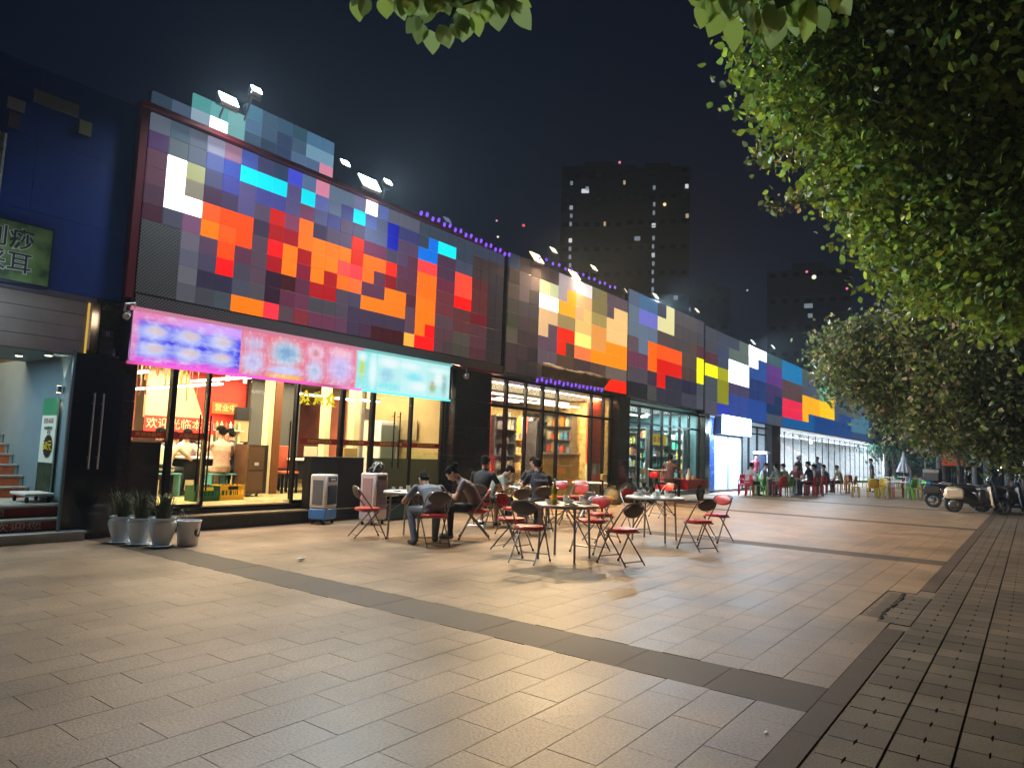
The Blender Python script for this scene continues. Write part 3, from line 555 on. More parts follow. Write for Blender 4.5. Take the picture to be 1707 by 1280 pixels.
part('frame', M['steel'], d, (-.04, .04, -.04, .04, 0, 2.4), (-1.7, 1.7, -.04, .04, 2.36, 2.44))
lamp('AREA', (31, 10.4, 2.95), 2600, (.62, .8, 1), 3.7, (R_(62), 0, 0), 'light_box_lamp', sy=.8)

# ---------------------------------------------------------------- light box with food pictures
def panel_mat(name, base, blobs, top=None):
    """printed translucent panel; blobs: (x,z,rx,rz,colour,strength) in 0..1 generated coords"""
    m = bpy.data.materials.new(name); m.use_nodes = True; n = m.node_tree.nodes; l = m.node_tree.links; n.clear()
    o = n.new('ShaderNodeOutputMaterial'); e = n.new('ShaderNodeEmission'); tcx = n.new('ShaderNodeTexCoord'); s = n.new('ShaderNodeSeparateXYZ'); l.new(tcx.outputs['Generated'], s.inputs[0])
    no = n.new('ShaderNodeTexNoise'); no.inputs['Scale'].default_value = 9; l.new(tcx.outputs['Generated'], no.inputs['Vector'])
    cur = n.new('ShaderNodeRGB').outputs[0]; cur.default_value = tuple(base)+(1,)
    for (bx, bz, rx, rz, c, k) in blobs:
        cx = n.new('ShaderNodeMath'); cx.operation = 'SUBTRACT'; cx.inputs[1].default_value = bx; l.new(s.outputs['X'], cx.inputs[0])
        cz = n.new('ShaderNodeMath'); cz.operation = 'SUBTRACT'; cz.inputs[1].default_value = bz; l.new(s.outputs['Z'], cz.inputs[0])
        px = n.new('ShaderNodeMath'); px.operation = 'DIVIDE'; px.inputs[1].default_value = rx; l.new(cx.outputs[0], px.inputs[0])
        pz = n.new('ShaderNodeMath'); pz.operation = 'DIVIDE'; pz.inputs[1].default_value = rz; l.new(cz.outputs[0], pz.inputs[0])
        cb = n.new('ShaderNodeCombineXYZ'); l.new(px.outputs[0], cb.inputs[0]); l.new(pz.outputs[0], cb.inputs[1])
        ln = n.new('ShaderNodeVectorMath'); ln.operation = 'LENGTH'; l.new(cb.outputs[0], ln.inputs[0])
        ad = n.new('ShaderNodeMath'); ad.operation = 'ADD'; l.new(ln.outputs['Value'], ad.inputs[0]); ns = n.new('ShaderNodeMath'); ns.operation = 'MULTIPLY_ADD'; ns.inputs[1].default_value = .35; ns.inputs[2].default_value = -.18; l.new(no.outputs['Fac'], ns.inputs[0]); l.new(ns.outputs[0], ad.inputs[1])
        mr = n.new('ShaderNodeMapRange'); mr.interpolation_type = 'SMOOTHSTEP'; mr.inputs[1].default_value = .3; mr.inputs[2].default_value = 1.45; mr.inputs[3].default_value = k; mr.inputs[4].default_value = 0; l.new(ad.outputs[0], mr.inputs[0])
        mx = n.new('ShaderNodeMix'); mx.data_type = 'RGBA'; l.new(mr.outputs[0], mx.inputs[0]); l.new(cur, mx.inputs[6]); mx.inputs[7].default_value = tuple(c)+(1,); cur = mx.outputs[2]
    n2 = n.new('ShaderNodeTexNoise'); n2.inputs['Scale'].default_value = 7; n2.inputs['Detail'].default_value = 6; n2.inputs['Roughness'].default_value = .7; l.new(tcx.outputs['Generated'], n2.inputs['Vector'])
    m2 = n.new('ShaderNodeMapRange'); m2.inputs[1].default_value = .48; m2.inputs[2].default_value = .66; m2.inputs[4].default_value = .5; l.new(n2.outputs['Fac'], m2.inputs[0]); mx = n.new('ShaderNodeMix'); mx.data_type = 'RGBA'; l.new(m2.outputs[0], mx.inputs[0]); l.new(cur, mx.inputs[6]); mx.inputs[7].default_value = (.8, .85, 1, 1); cur = mx.outputs[2]
    l.new(cur, e.inputs[0]); e.inputs[1].default_value = 1.0; l.new(e.outputs[0], o.inputs[0]); return m
lb = thing('menu_light_box', 'long glowing light box with blurred food pictures over the dining room entrance', 'light box', (0, 10.5, 0))
WB = (.62, .68, 1.0); PK = (.85, .25, .5); LV = (.55, .45, 1); FD = (.55, .4, .42)
def dish6(c1):
    bl = []
    for r in range(2):
        for k in range(3): bl += [(.18+.31*k, .62-.36*r, .15, .17, WB, .9), (.2+.31*k, .66-.36*r, .08, .09, (.75, .55, .5), .8)]
    return bl
PANELS = [(4.62, 6.75, (.05, .05, .85), [(.5, .02, .9, .12, (.9, .12, .75), .9), (.0, .5, .06, .6, PK, .9), (.3, .95, .7, .14, PK, .95), (.8, .88, .5, .15, (.7, .4, 1), .9)]+dish6(0)),
 (6.75, 7.35, (.8, .22, .34), [(.5, .72, .4, .16, (.6, .5, .75), .9), (.5, .3, .42, .25, WB, .95), (.5, .32, .2, .14, (.5, .4, .75), .8)]),
 (7.35, 8.32, (.85, .18, .24), [(.5, .6, .42, .33, (.45, .75, .9), .95), (.5, .62, .28, .2, (.2, .35, .6), .85), (.5, .2, .5, .12, (.6, .65, 1), .95), (.5, .05, .5, .07, (1, .6, .1), .9)]),
 (8.32, 8.88, (.8, .2, .3), [(.5, .74, .42, .2, (.9, .6, .8), .95), (.5, .74, .22, .1, (.7, .2, .2), .85), (.5, .28, .42, .26, WB, .95), (.5, .3, .18, .12, (.35, .5, .6), .7)]),
 (8.88, 9.75, (.82, .22, .34), [(.5, .45, .42, .4, (.7, .6, 1), .95), (.5, .4, .25, .2, (.5, .42, .8), .8), (.5, .85, .4, .12, (1, .6, .7), .7)]),
 (9.75, 10.45, (.3, .85, .85), [(.3, .55, .14, .3, (.55, .75, .12), .95), (.3, .85, .2, .12, (.9, 1, 1), .8), (.8, .5, .2, .5, (.85, 1, 1), .9), (.0, .5, .07, .7, (.95, .25, .35), .9)]),
 (10.45, 11.25, (.5, .9, .88), [(.4, .45, .3, .22, (.3, .65, .8), .85), (.5, .8, .5, .15, (.9, 1, 1), .8), (.5, .15, .6, .1, (.2, .85, .9), .8)]),
 (11.25, 12.2, (.55, .93, .92), [(.5, .5, .35, .12, (.15, .8, .9), .8), (.3, .8, .4, .1, (.9, 1, 1), .8), (.7, .25, .4, .14, (.9, 1, 1), .8)]),
 (12.2, 13.1, (.5, .88, .86), [(.25, .3, .16, .17, (.35, .5, .2), .9), (.24, .38, .07, .06, (.7, .35, .12), .9), (.75, .42, .13, .35, (.25, .5, .45), .8), (.5, .8, .5, .1, (.8, 1, 1), .8), (.5, .55, .2, .2, (.95, 1, 1), .8)])]
sc = (11.55-4.62)/(13.1-4.62)
for i, (a, b, base, bl) in enumerate(PANELS):
    a = 4.62+(a-4.62)*sc; b = 4.62+(b-4.62)*sc
    part('picture_panel', panel_mat('menu_picture_%d' % i, base, bl), lb, (a, b-.004, -.03, -.012, 2.56, 3.3))
part('casing', M['steel'], lb, (4.6, 11.57, -.012, .25, 2.54, 3.32))
part('trim', mat('pink_trim', (.6, .3, .4), .3, emit=(.9, .3, .45), estr=.5), lb, (4.58, 9.0, -.04, .02, 3.305, 3.36))
part('trim', mat('cyan_trim', (.3, .6, .6), .3, emit=(.25, .75, .75), estr=.5), lb, (9.0, 11.6, -.04, .02, 3.305, 3.36))
part('trim', mat('pink_edge', (.6, .1, .3), .3, emit=(.8, .1, .3), estr=.35), lb, (4.58, 9.0, -.036, .0, 2.51, 2.555))
part('trim', mat('cyan_edge', (.1, .5, .5), .3, emit=(.1, .6, .65), estr=.6), lb, (9.0, 11.6, -.036, .0, 2.51, 2.555))
b = MB(); b.tube([(11.75, .1, 3.3), (11.75, .05, 2.6)], .02, 8); b.tube([(11.62, .02, 3.36), (11.95, .02, 3.36)], .015, 6); b.build('conduit', M['steel'], lb)
lamp('AREA', (6.3, 10.38, 2.95), 50, (.75, .4, 1), 3.2, (R_(62), 0, 0), 'menu_glow_left', sy=.7)
lamp('AREA', (10.0, 10.38, 2.95), 55, (.6, 1, .98), 3, (R_(62), 0, 0), 'menu_glow_right', sy=.7)

# ---------------------------------------------------------------- tile signs, glow put into every tile
TM = {}
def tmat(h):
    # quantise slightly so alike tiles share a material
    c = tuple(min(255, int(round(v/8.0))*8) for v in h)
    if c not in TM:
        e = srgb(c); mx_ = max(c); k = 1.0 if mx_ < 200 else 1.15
        TM[c] = mat('sign_tile_%02x%02x%02x' % c, tuple(v*.25+.01 for v in e[:3]), .3, emit=e, estr=.9*k)  # dark panels are unlit; their brightness is painted in as emission
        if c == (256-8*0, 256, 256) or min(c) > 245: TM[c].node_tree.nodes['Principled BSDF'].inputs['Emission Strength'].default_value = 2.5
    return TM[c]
MESHC = {}
def sign(name, label, key, X0, X1, nx, Z0, Z1, nz, Y, skip=None, rim=None, cellback=False):
    s = thing(name, label, 'sign', (X0, Y, Z0)); cw = (X1-X0)/nx; ch = (Z1-Z0)/nz; bk = MB()
    if not cellback: bk.bb(-.03, X1-X0+.03, .018, .14, -.03, Z1-Z0+.03)
    if rim: part('frame', rim, s, (-.14, -.03, -.03, .14, -.1, Z1-Z0+.05)); part('frame', rim, s, (-.03, X1-X0+.03, -.03, .14, Z1-Z0+.03, Z1-Z0+.08))
    for j in range(nz):
        for i in range(nx):
            if skip and skip(i, j): continue
            if cellback: bk.bb(i*cw, (i+1)*cw, .018, .1, (nz-1-j)*ch, (nz-j)*ch)
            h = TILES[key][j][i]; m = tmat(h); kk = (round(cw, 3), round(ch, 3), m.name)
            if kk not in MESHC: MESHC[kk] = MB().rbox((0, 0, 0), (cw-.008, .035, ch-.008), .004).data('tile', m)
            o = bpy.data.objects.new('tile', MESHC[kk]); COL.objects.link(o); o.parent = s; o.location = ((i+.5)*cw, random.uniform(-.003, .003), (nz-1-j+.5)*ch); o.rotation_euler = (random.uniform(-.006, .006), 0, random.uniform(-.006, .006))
    bk.build('backing', M['wall'], s)
    return s
DRED = mat('dark_red_frame', (.13, .008, .018), .4)
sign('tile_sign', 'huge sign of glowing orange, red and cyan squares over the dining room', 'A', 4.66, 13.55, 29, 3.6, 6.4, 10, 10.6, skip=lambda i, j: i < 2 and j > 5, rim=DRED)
sign('tile_sign', 'added slate blue and white squares, glowing like lit sky, topping the first big sign', 'B', 4.66, 8.1, 11, 6.5, 7.25, 3, 10.62, skip=lambda i, j: (j == 0 and i < 5) or (j == 1 and i < 2), cellback=True)  # added board over open sky; its tiles glow in sky colours
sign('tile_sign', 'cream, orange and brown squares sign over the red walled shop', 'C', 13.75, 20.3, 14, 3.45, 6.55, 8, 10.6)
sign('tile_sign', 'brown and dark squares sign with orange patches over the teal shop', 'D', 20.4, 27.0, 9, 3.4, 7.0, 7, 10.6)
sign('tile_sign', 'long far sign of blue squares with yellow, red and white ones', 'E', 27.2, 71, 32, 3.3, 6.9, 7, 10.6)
# perforated metal
def perf(name):
    m = mat(name, (.12, .12, .13), .45, .4); n = m.node_tree.nodes; l = m.node_tree.links; b = n['Principled BSDF']
    g = n.new('ShaderNodeNewGeometry'); s = n.new('ShaderNodeSeparateXYZ'); l.new(g.outputs['Position'], s.inputs[0]); fs = []
    for ax, off in (('X', 0), ('Z', 0)):
        mu = n.new('ShaderNodeMath'); mu.operation = 'MULTIPLY'; mu.inputs[1].default_value = 18; l.new(s.outputs[ax], mu.inputs[0]); fs.append(mu.outputs[0])
    cb = n.new('ShaderNodeCombineXYZ')
    a1 = n.new('ShaderNodeMath'); a1.operation = 'ADD'; l.new(fs[0], a1.inputs[0]); l.new(fs[1], a1.inputs[1]); a2 = n.new('ShaderNodeMath'); a2.operation = 'SUBTRACT'; l.new(fs[0], a2.inputs[0]); l.new(fs[1], a2.inputs[1])
    for q, k in ((a1, 0), (a2, 1)):
        fr = n.new('ShaderNodeMath'); fr.operation = 'FRACT'; l.new(q.outputs[0], fr.inputs[0]); sb = n.new('ShaderNodeMath'); sb.operation = 'SUBTRACT'; sb.inputs[1].default_value = .5; l.new(fr.outputs[0], sb.inputs[0]); l.new(sb.outputs[0], cb.inputs[k])
    ln = n.new('ShaderNodeVectorMath'); ln.operation = 'LENGTH'; l.new(cb.outputs[0], ln.inputs[0])
    mr = n.new('ShaderNodeMapRange'); mr.inputs[1].default_value = .24; mr.inputs[2].default_value = .28; mr.inputs[3].default_value = .04; mr.inputs[4].default_value = 1; l.new(ln.outputs['Value'], mr.inputs[0])
    vm = n.new('ShaderNodeVectorMath'); vm.operation = 'SCALE'; vm.inputs[0].default_value = (.2, .19, .2); l.new(mr.outputs[0], vm.inputs['Scale']); l.new(vm.outputs[0], b.inputs['Base Color']); return m
o = thing('perforated_screen', 'grey perforated metal sheet at the lower left corner of the big sign', 'metal sheet', (0, 0, 0)); part('sheet', perf('perforated_metal'), o, (4.66, 5.27, 10.585, 10.61, 3.6, 4.72))
o = thing('perforated_strip', 'long perforated metal strip under the big tile sign', 'panel', (0, 0, 0)); part('sheet', MATS['perforated_metal'], o, (4.66, 13.6, 10.56, 10.7, 3.37, 3.57)); part('edge', DRED, o, (4.5, 13.6, 10.5, 10.72, 3.36-.03, 3.365))
# purple bead strings and the folded canopy over the second shop
PUR = glow('purple_led', (.2, .07, .9), 1.6)
def beads(lab, x0, x1, y, z0, z1, n, vert=.07):
    o = thing('led_string', lab, 'light string', (x0, y, z0))
    b0 = MB(); b0.tube([(0, 0, 0), (x1-x0, 0, z1-z0)], .006, 5); b0.build('wire', M['black'], o)
    me = MB().box((0, 0, 0), (.05, .03, vert)).data('led', PUR)
    for i in range(n):
        q = bpy.data.objects.new('led', me); COL.objects.link(q); q.parent = o; t = i/(n-1); q.location = (t*(x1-x0), -.02, t*(z1-z0)+(.02 if i % 2 else -.02)); q.rotation_euler = (0, .3, 0)
beads('purple bead string under the folded canopy of the red walled shop', 14.95, 18.4, 10.45, 3.36, 3.42, 17, .11)
beads('purple bead string along the top edge of the cream tile sign', 14.95, 19.2, 10.5, 6.68, 6.75, 14)
beads('blue violet bead string along the roof edge above the big sign', 10.4, 13.6, 10.5, 6.55, 6.4, 18, .09)
o = thing('folded_canopy', 'grey brown folded cloth canopy hanging over the second shop', 'canopy', (15.1, 10.42, 3.47)); b = MB()
n = 26; V = []; 
for k, z in enumerate((0, .12, .26, .36)):
    for i in range(n): V.append((i/(n-1)*3.3*(1+.05*k), -.03+.014*math.sin(i*1.7)+.01*math.sin(i*.9+k), z-.03*abs(math.sin(i/(n-1)*PI))*(k == 0)+.03*math.sin(i*.4+1)*(k == 3)))
b.add(V, [(k*n+i, k*n+i+1, (k+1)*n+i+1, (k+1)*n+i) for k in range(3) for i in range(n-1)]); q = b.build('cloth', mat('canopy_cloth', (.1, .08, .07), .8, var=.3, scale=10), o, smooth=True); q.modifiers.new('s', 'SOLIDIFY').thickness = .02

# ---------------------------------------------------------------- flood lights on the roof
FLC = glow('flood_cool', (.72, 1, 1), 26); FLW = glow('flood_warm', (1, .72, .3), 5); FLD = glow('flood_dim', (.75, .9, .85), 2.2); FLDW = glow('flood_dim_warm', (1, .9, .6), 2.0); FLP = glow('flood_violet_glow', (.3, .3, .55), .5)  # the switched off lens glows too; its violet tinge is put in as emission
def flood(x, z, y, m, s, lab, arm=True, energy=0, col=(1, 1, 1), tilt=35, grp='flood lights along the roof edge'):
    o = thing('flood_light', lab, 'flood light', (x, y, z), 0, grp)
    b = MB(); b.tube([(0, .02, .0), (0, .15, -.1), (0, 10.8-y if y < 10.6 else .2, 6.5-z)], .018, 6); b.build('arm', M['steel'], o)
    E = Euler((R_(-tilt), 0, 0)).to_matrix()
    def tr(mb_): mb_.v = [tuple(E @ Vector(p)) for p in mb_.v]; return mb_
    tr(MB().rbox((0, .05, 0), (s, .07, s*.75), .015)).build('housing', M['steel'], o); tr(MB().box((0, .005, 0), (s*.88, .014, s*.62))).build('lens', m, o)
    b = MB()
    for k in range(6): b.box((-s*.4+k*s*.16, .1, 0), (.01, .05, s*.6))
    tr(b).build('heat_sink', M['steel'], o)
    b = MB(); b.tube([(-s*.55, .05, 0), (-s*.55, .05, -.15), (s*.55, .05, -.15), (s*.55, .05, 0)], .01, 6); b.build('bracket', M['steel'], o)
    if energy:
        L = lamp('SPOT', (x, y-.12, z-.06), energy, col, .12, name='flood_beam', spot=R_(165), blend=.85)
        aim(L, (x, y-7, 0))
    return o
COOL = (.80, .96, 1.0); WRM = (1, .70, .38)
flood(5.75, 7.02, 10.35, FLC, .34, 'leftmost bright white flood light behind the raised tiles', energy=1406, col=COOL)
flood(6.2, 7.38, 10.3, FLC, .2, 'small bright flood light just right of the leftmost one', energy=0)
flood(8.85, 6.68, 10.4, FLC, .5, 'brightest white flood light standing on the red roof edge', energy=2299, col=COOL)
flood(8.62, 7.12, 10.9, FLC, .22, 'white twin flood light upper left of the brightest one', energy=0)
flood(9.78, 7.12, 10.9, FLC, .2, 'white twin flood light upper right of the brightest one', energy=0)
flood(11.7, 6.85, 10.9, FLP, .24, 'switched off flood light with a violet glow put into its lens above the blue bead string')
flood(15.0, 6.72, 10.6, FLW, .5, 'largest yellow flood light above the cream tile sign', energy=3145, col=WRM)
flood(17.1, 6.74, 10.7, FLW, .5, 'second yellow flood light above the cream tile sign', energy=2725, col=WRM)
flood(16.4, 7.35, 11, FLDW, .3, 'dim warm flood light between the two yellow ones')
flood(18.75, 7.38, 11, FLDW, .32, 'dim warm flood light right of the second yellow one')
flood(23.3, 7.4, 11, FLD, .34, 'pale blue flood light above the brown tile sign', energy=3247, col=(.6, .8, 1))
flood(20.5, 6.95, 10.7, FLDW, .3, 'dim flood light at the joint of the cream and brown signs')
flood(27.3, 7.6, 11, FLDW, .3, 'small pale flood light above the right end of the brown sign')
flood(34.6, 7.35, 11, FLD, .4, 'cool white flood light above the long blue sign', energy=4058, col=(.7, .85, 1))
flood(38.0, 7.6, 11, FLD, .35, 'small cool flood light low over the long blue sign')
flood(47, 7.6, 11, FLD, .45, 'far white flood light near the tree end of the blue sign', energy=4058, col=(.7, .85, 1))
o = thing('street_lamp', 'yellow glowing street lamp rising behind the long blue sign', 'lamp', (46, 24, 0))
MB().tube([(0, 0, 0), (0, 0, 12.6), (-.6, -.4, 12.9)], [.1, .06, .05], 8).build('pole', M['steel'], o); MB().ball((-.7, -.5, 12.85), .22, n=10, m=6).build('bulb', glow('sodium', (1, .68, .25), 25), o)
lamp('POINT', (45.3, 23.4, 12.6), 300, (1, .7, .3), .3, name='street_lamp_light')
for px, (x, y, z, c, lab) in enumerate(((120, 62, 30, (1, .95, .7), 'white'), (58, 25, 14, (1, .95, .6), 'pale'))):
    o = thing('street_lamp', '%s dot of a distant lamp high over the far end of the row' % lab, 'lamp', (x, y, 0)); MB().tube([(0, 0, 0), (0, 0, z)], .08, 6).build('pole', M['black'], o); MB().ball((0, 0, z), .012*x*.35, n=8, m=5).build('bulb', glow('far_lamp_'+lab, c, 6), o)

o = thing('hanging_decoration', 'gold and red tinsel strips hanging behind the leftmost window', 'decoration', (5.35, 11.7, 2.6)); rnd = random.Random(4); MB().tube([(-.45, 0, .32), (1.0, .3, .32)], .01, 5).build('rail', M['steel'], o)
for k in range(46):
    x_ = -.44+1.4*k/45; L_h = rnd.uniform(.25, .8); MB().box((x_, rnd.uniform(-.1, .3), .3-L_h/2), (.018, .004, L_h), rnd.uniform(0, 1), rnd.uniform(-.12, .12)).build('strip', mat('tinsel_%d' % (k % 3), ((.8, .55, .1), (.6, .12, .05), (.7, .5, .35))[k % 3], .3, .3), o)
# ---------------------------------------------------------------- neighbour with the blue front and the stairs
nb = thing('stairwell_building', 'blue clad building front with a lit stairwell at the left edge', 'building', (0, 0, 0))
for i in range(9):
    x1 = 4.5-i*1.25
    for z0, z1 in ((3.42, 4.42), (4.424, 5.42), (5.424, 6.42)): part('cladding_panel', M['blue'], nb, (x1-1.246, x1, 10.66, 10.72, z0, z1))
part('wall', M['wall'], nb, (-12, 4.48, 10.72, 11.0, 3.4, 6.42), (-12, .8, 11, 11.2, 0, 3.4))
PLK = mat('pale_grey_plank', (.33, .30, .30), .5, var=.15, scale=3)
for k in range(4): part('plank', PLK, nb, (-6, 4.14, 10.86-.012*(k % 2), 10.9, 2.6+k*.19, 2.784+k*.19))
part('plank_backing', M['wall'], nb, (-6, 4.16, 10.9, 11.05, 2.6, 3.4))
part('corner_strip', glow('yellow_strip', (.8, .5, .08), .75), nb, (4.15, 4.17, 10.83, 10.86, 2.55, 3.36))
part('edge_trim', mat('slate_trim', (.12, .13, .2), .5), nb, (-6, 4.2, 10.7, 10.9, 3.355, 3.42))
SW = mat('stairwell_wall', (.16, .25, .30), .6, var=.08, scale=2)
part('side_wall', SW, nb, (4.26, 4.3, 11.02, 17, .3, 2.68)); part('back_wall', SW, nb, (.8, 4.3, 17, 17.1, .3, 5)); part('side_wall', SW, nb, (.76, .8, 11.02, 17, .3, 5)); part('ceiling', SW, nb, (.8, 4.3, 11.05, 13.4, 2.64, 2.7))
STT = mat('stair_stone', (.36, .36, .33), .4, var=.15, scale=8); RRS = mat('red_riser', (.4, .03, .02), .5, var=.2, scale=10); ORS = mat('orange_riser', (.6, .13, .04), .5, var=.2, scale=10)
part('floor', STT, nb, (.8, 4.27, 11.2, 17, .25, .45))
WPR = mat('white_print', (.6, .55, .52), .6); GRP = mat('green_print', (.06, .12, .02), .7)
os_ = thing('entrance_steps', 'low outer steps with dark red risers lettered in white, by the stairwell', 'steps')
for k, (y, z) in enumerate(((10.55, .13), (10.85, .29), (11.15, .45))):
    s_ = part('step', STT if k == 0 else M['step'], os_, (.6, 4.27, y+.01, 11.3, -.02 if k == 0 else z-.16, z-.03)); part('tread', STT, os_, (.6, 4.29, y-.015, 11.32, z-.03, z))
    if k: part('riser_board', RRS, os_, (.6, 4.2, y-.002, y+.01, z-.158, z-.032)); [text('欢迎您', .12, WPR, 'lettering', os_, (x, y-.006, z-.095), FRONT, .0008, sx_=1.6) for x in ((3.55, 3.2)[k-1], (1.9))]
ist = thing('inner_stairs', 'inner staircase with orange risers and pale treads', 'stairs')
for k in range(12):
    y = 12.7+.27*k; z = .45+.165*(k+1)
    part('step', STT, ist, (1.2, 4.25, y, y+.29, z-.165, z-.025)); part('tread', STT, ist, (1.2, 4.255, y-.02, y+.28, z-.025, z)); r_ = part('riser_board', ORS, ist, (1.2, 4.2, y-.004, y, z-.162, z-.028))
    b = MB(); 
    for i in range(9): a = random.uniform(0, PI); b.box((3.75+random.uniform(-.14, .14), y-.006, z-.09+random.uniform(-.03, .03)), (.1, .002, .02), 0, a)
    b.build('leaf_print', GRP, ist)
    if k < 3: text('欢迎您', .11, WPR, 'lettering', ist, (3.3, y-.008, z-.095), FRONT, .0008, sx_=1.4)
PG = glow('sconce_glow', (1, .86, .55), 6)
o = thing('wall_sconce', 'small up and down wall light on the bluish stairwell wall', 'wall lamp', (4.2, 11.75, 2.13)); MB().tube([(0, 0, -.05), (0, 0, .05)], .035, 10).build('body', M['steel'], o); MB().disc((0, 0, .052), .03, .004).disc((0, 0, -.052), .03, .004).build('lens', PG, o)
for s in (1, -1):
    L = lamp('SPOT', (4.2, 11.75, 2.13+s*.07), 9, (1, .85, .55), .02, name='sconce_beam', spot=R_(55), blend=.6); aim(L, (4.25, 11.75, 2.13+s*2))
for k, (x, y) in enumerate(((3.75, 12.1), (3.95, 11.55))):
    o = thing('ceiling_downlight', 'round glowing downlight in the stairwell ceiling, the %s one' % ('deeper', 'nearer')[k], 'ceiling light', (x, y, 2.6)); MB().tube([(0, 0, 0), (0, 0, .05)], [.06, .05], 12).build('rim', M['chrome'], o); MB().disc((0, 0, -.004), .045, .006).build('bulb', PG, o)
    L = lamp('SPOT', (x, y, 2.58), 16, (1, .86, .58), .03, name='downlight_beam', spot=R_(70), blend=.6)
lamp('AREA', (2.6, 12.4, 2.6), 60, (.62, .9, 1.0), 1.6, name='stairwell_light')
lamp('AREA', (3.0, 13.9, 3.6), 90, (1, .7, .45), 1.6, name='upper_stair_light')
# poster and trolley inside the stairwell
o = thing('roll_up_poster', 'white and green poster with a black starburst price in the stairwell', 'poster', (4.21, 12.0, .45), 0)
MB().box((0, 0, .8), (.02, .55, 1.5)).build('sheet', mat('poster_white', (.6, .68, .62), .5), o); MB().box((-.012, 0, 1.42), (.003, .55, .26)).build('green_header', mat('poster_green', (.02, .25, .12), .5), o); MB().box((-.012, 0, .32), (.003, .55, .5)).build('landscape_print', mat('poster_land', (.025, .05, .03), .5, var=.7, scale=6), o)
b = MB(); P = []
for i in range(40): r = .19 if i % 2 else .155; P.append((-.016, r*math.cos(2*PI*i/40)-.05, .82+r*math.sin(2*PI*i/40)))
b.add(P, [tuple(range(40))]); b.build('starburst', mat('ink', (.01, .01, .012), .5), o)
text('60元', .17, M['yb'] if 'yb' in M else mat('poster_yellow', (.75, .6, .02), .5), 'price', o, (-.02, -.05, .82), (PI/2, 0, -PI/2), .001)
text('足浴·采耳', .085, MATS['poster_yellow'], 'line', o, (-.02, 0, 1.2), (PI/2, 0, -PI/2), .001).data.materials[0] = mat('print_red', (.3, .03, .03), .5)
text('● 拔罐刮痧\n   足道', .06, MATS['ink'], 'line', o, (-.02, -.02, 1.06), (PI/2, 0, -PI/2), .001)
o = thing('trolley', 'white flat trolley on black castors before the inner stairs', 'trolley', (4.02, 11.85, .45)); MB().rbox((0, 0, .12), (.38, .6, .04), .01).build('deck', M['white'], o)
for x in (-.14, .14):
    for y in (-.24, .24): MB().disc((x, y, .04), .04, .03, 'x', 12).build('castor', M['rubber'], o)
# black glass door leaf folded against the pillar
d = thing('glass_door', 'dark tinted glass door leaf with two long steel handles by the stairwell', 'door', (3.98, 10.66, .05))
MB().bb(0, .66, -.02, .0, .1, 2.55).build('leaf', mat('black_glass', (.012, .013, .018), .06), d); MB().bb(-.03, 0, -.03, .02, .05, 2.58).build('stile', mat('blue_grey_stile', (.09, .15, .18), .3), d)
for x in (.26, .38):
    b = MB(); b.tube([(x, -.08, .93), (x, -.08, 2.0)], .014, 8); b.tube([(x, -.02, 1.85), (x, -.08, 1.85)], .009, 6); b.tube([(x, -.02, 1.1), (x, -.08, 1.1)], .009, 6); b.build('handle', M['chrome'], d, smooth=True)
o = thing('green_signboard', 'green landscape signboard with black characters on the blue front', 'sign', (2.5, 10.42, 3.4))
def sheetmat():
    m = mat('green_sign_print', (.1, .16, .05), .5, var=.7, scale=3.5, var2=(.02, .045, .02)); return m
MB().bb(-1.2, .97, 0, .03, 0, .76).build('sheet', sheetmat(), o); MB().bb(-1.22, 1.0, .03, .2, -.03, .79).build('casing', mat('navy_case', (.01, .015, .06), .4), o)
OUT = mat('print_outline', (.36, .38, .36), .6); BLK = mat('print_black', (.008, .012, .02), .6)
for body, z in (('拔罐刮痧', .53), ('足道采耳', .22)):
    for mm, e, ox, yy in ((OUT, .012, 0, -.004), (BLK, .002, 0, -.009)): text(body, .29, mm, 'lettering', o, (.19, yy, z), FRONT, .0008, e)
lamp('AREA', (2.6, 9.9, 3.25), 7, (.75, .95, 1), 1.2, (R_(115), 0, 0), 'sign_wash')
o = thing('banner', 'tall grey hanging banner at the far left on the blue front', 'banner', (2.62, 10.5, 4.35)); b = MB()
for i in range(4): b.tube([(i*.07, .02*(i % 2), 0), (i*.07+.01, .02, .95)], .035, 8)
b.build('cloth', mat('grey_banner', (.16, .17, .17), .8, var=.6, scale=12), o, smooth=True)
o = thing('wall_lettering', 'faint grey olive lettering blocks high on the blue front', 'lettering', (3.25, 10.64, 5.5))
for x, z, w_, h_, c in ((.18, .5, .55, .18, (.10, .11, .11)), (.56, .3, .16, .2, (.17, .19, .1)), (-.28, .28, .2, .16, (.16, .15, .19)), (-.28, .06, .14, .2, (.07, .04, .09))): MB().box((x, 0, z), (w_, .02, h_)).build('block', mat('block_%d' % int(c[0]*1000+x*10), c, .6), o)
# cctv / pipe lamp
o = thing('security_camera', 'white security camera hanging from a bracket at the first pillar top', 'camera', (4.42, 10.25, 3.3)); b = MB(); b.tube([(.25, .3, .05), (.1, 0, .06), (-.02, 0, .03), (-.03, 0, -.08)], .018, 8); b.build('bracket', M['white'], o, smooth=True)
b = MB(); b.tube([(.02, 0, -.1), (-.06, -.14, -.16)], [.045, .05], 10); b.build('body', M['darkplastic'], o, smooth=True); MB().tube([(-.05, -.13, -.16), (-.065, -.16, -.175)], .048, 10).build('lens_hood', M['white'], o)
o = thing('security_camera', 'small dome camera on a bracket at the second pillar top', 'camera', (12.15, 10.5, 3.15)); b = MB(); b.tube([(0, .2, .2), (0, 0, .2), (0, 0, .08)], .018, 8); b.build('bracket', M['steel'], o); MB().ball((0, 0, 0), .07, n=12, m=8).build('dome', M['steel'], o, smooth=True)

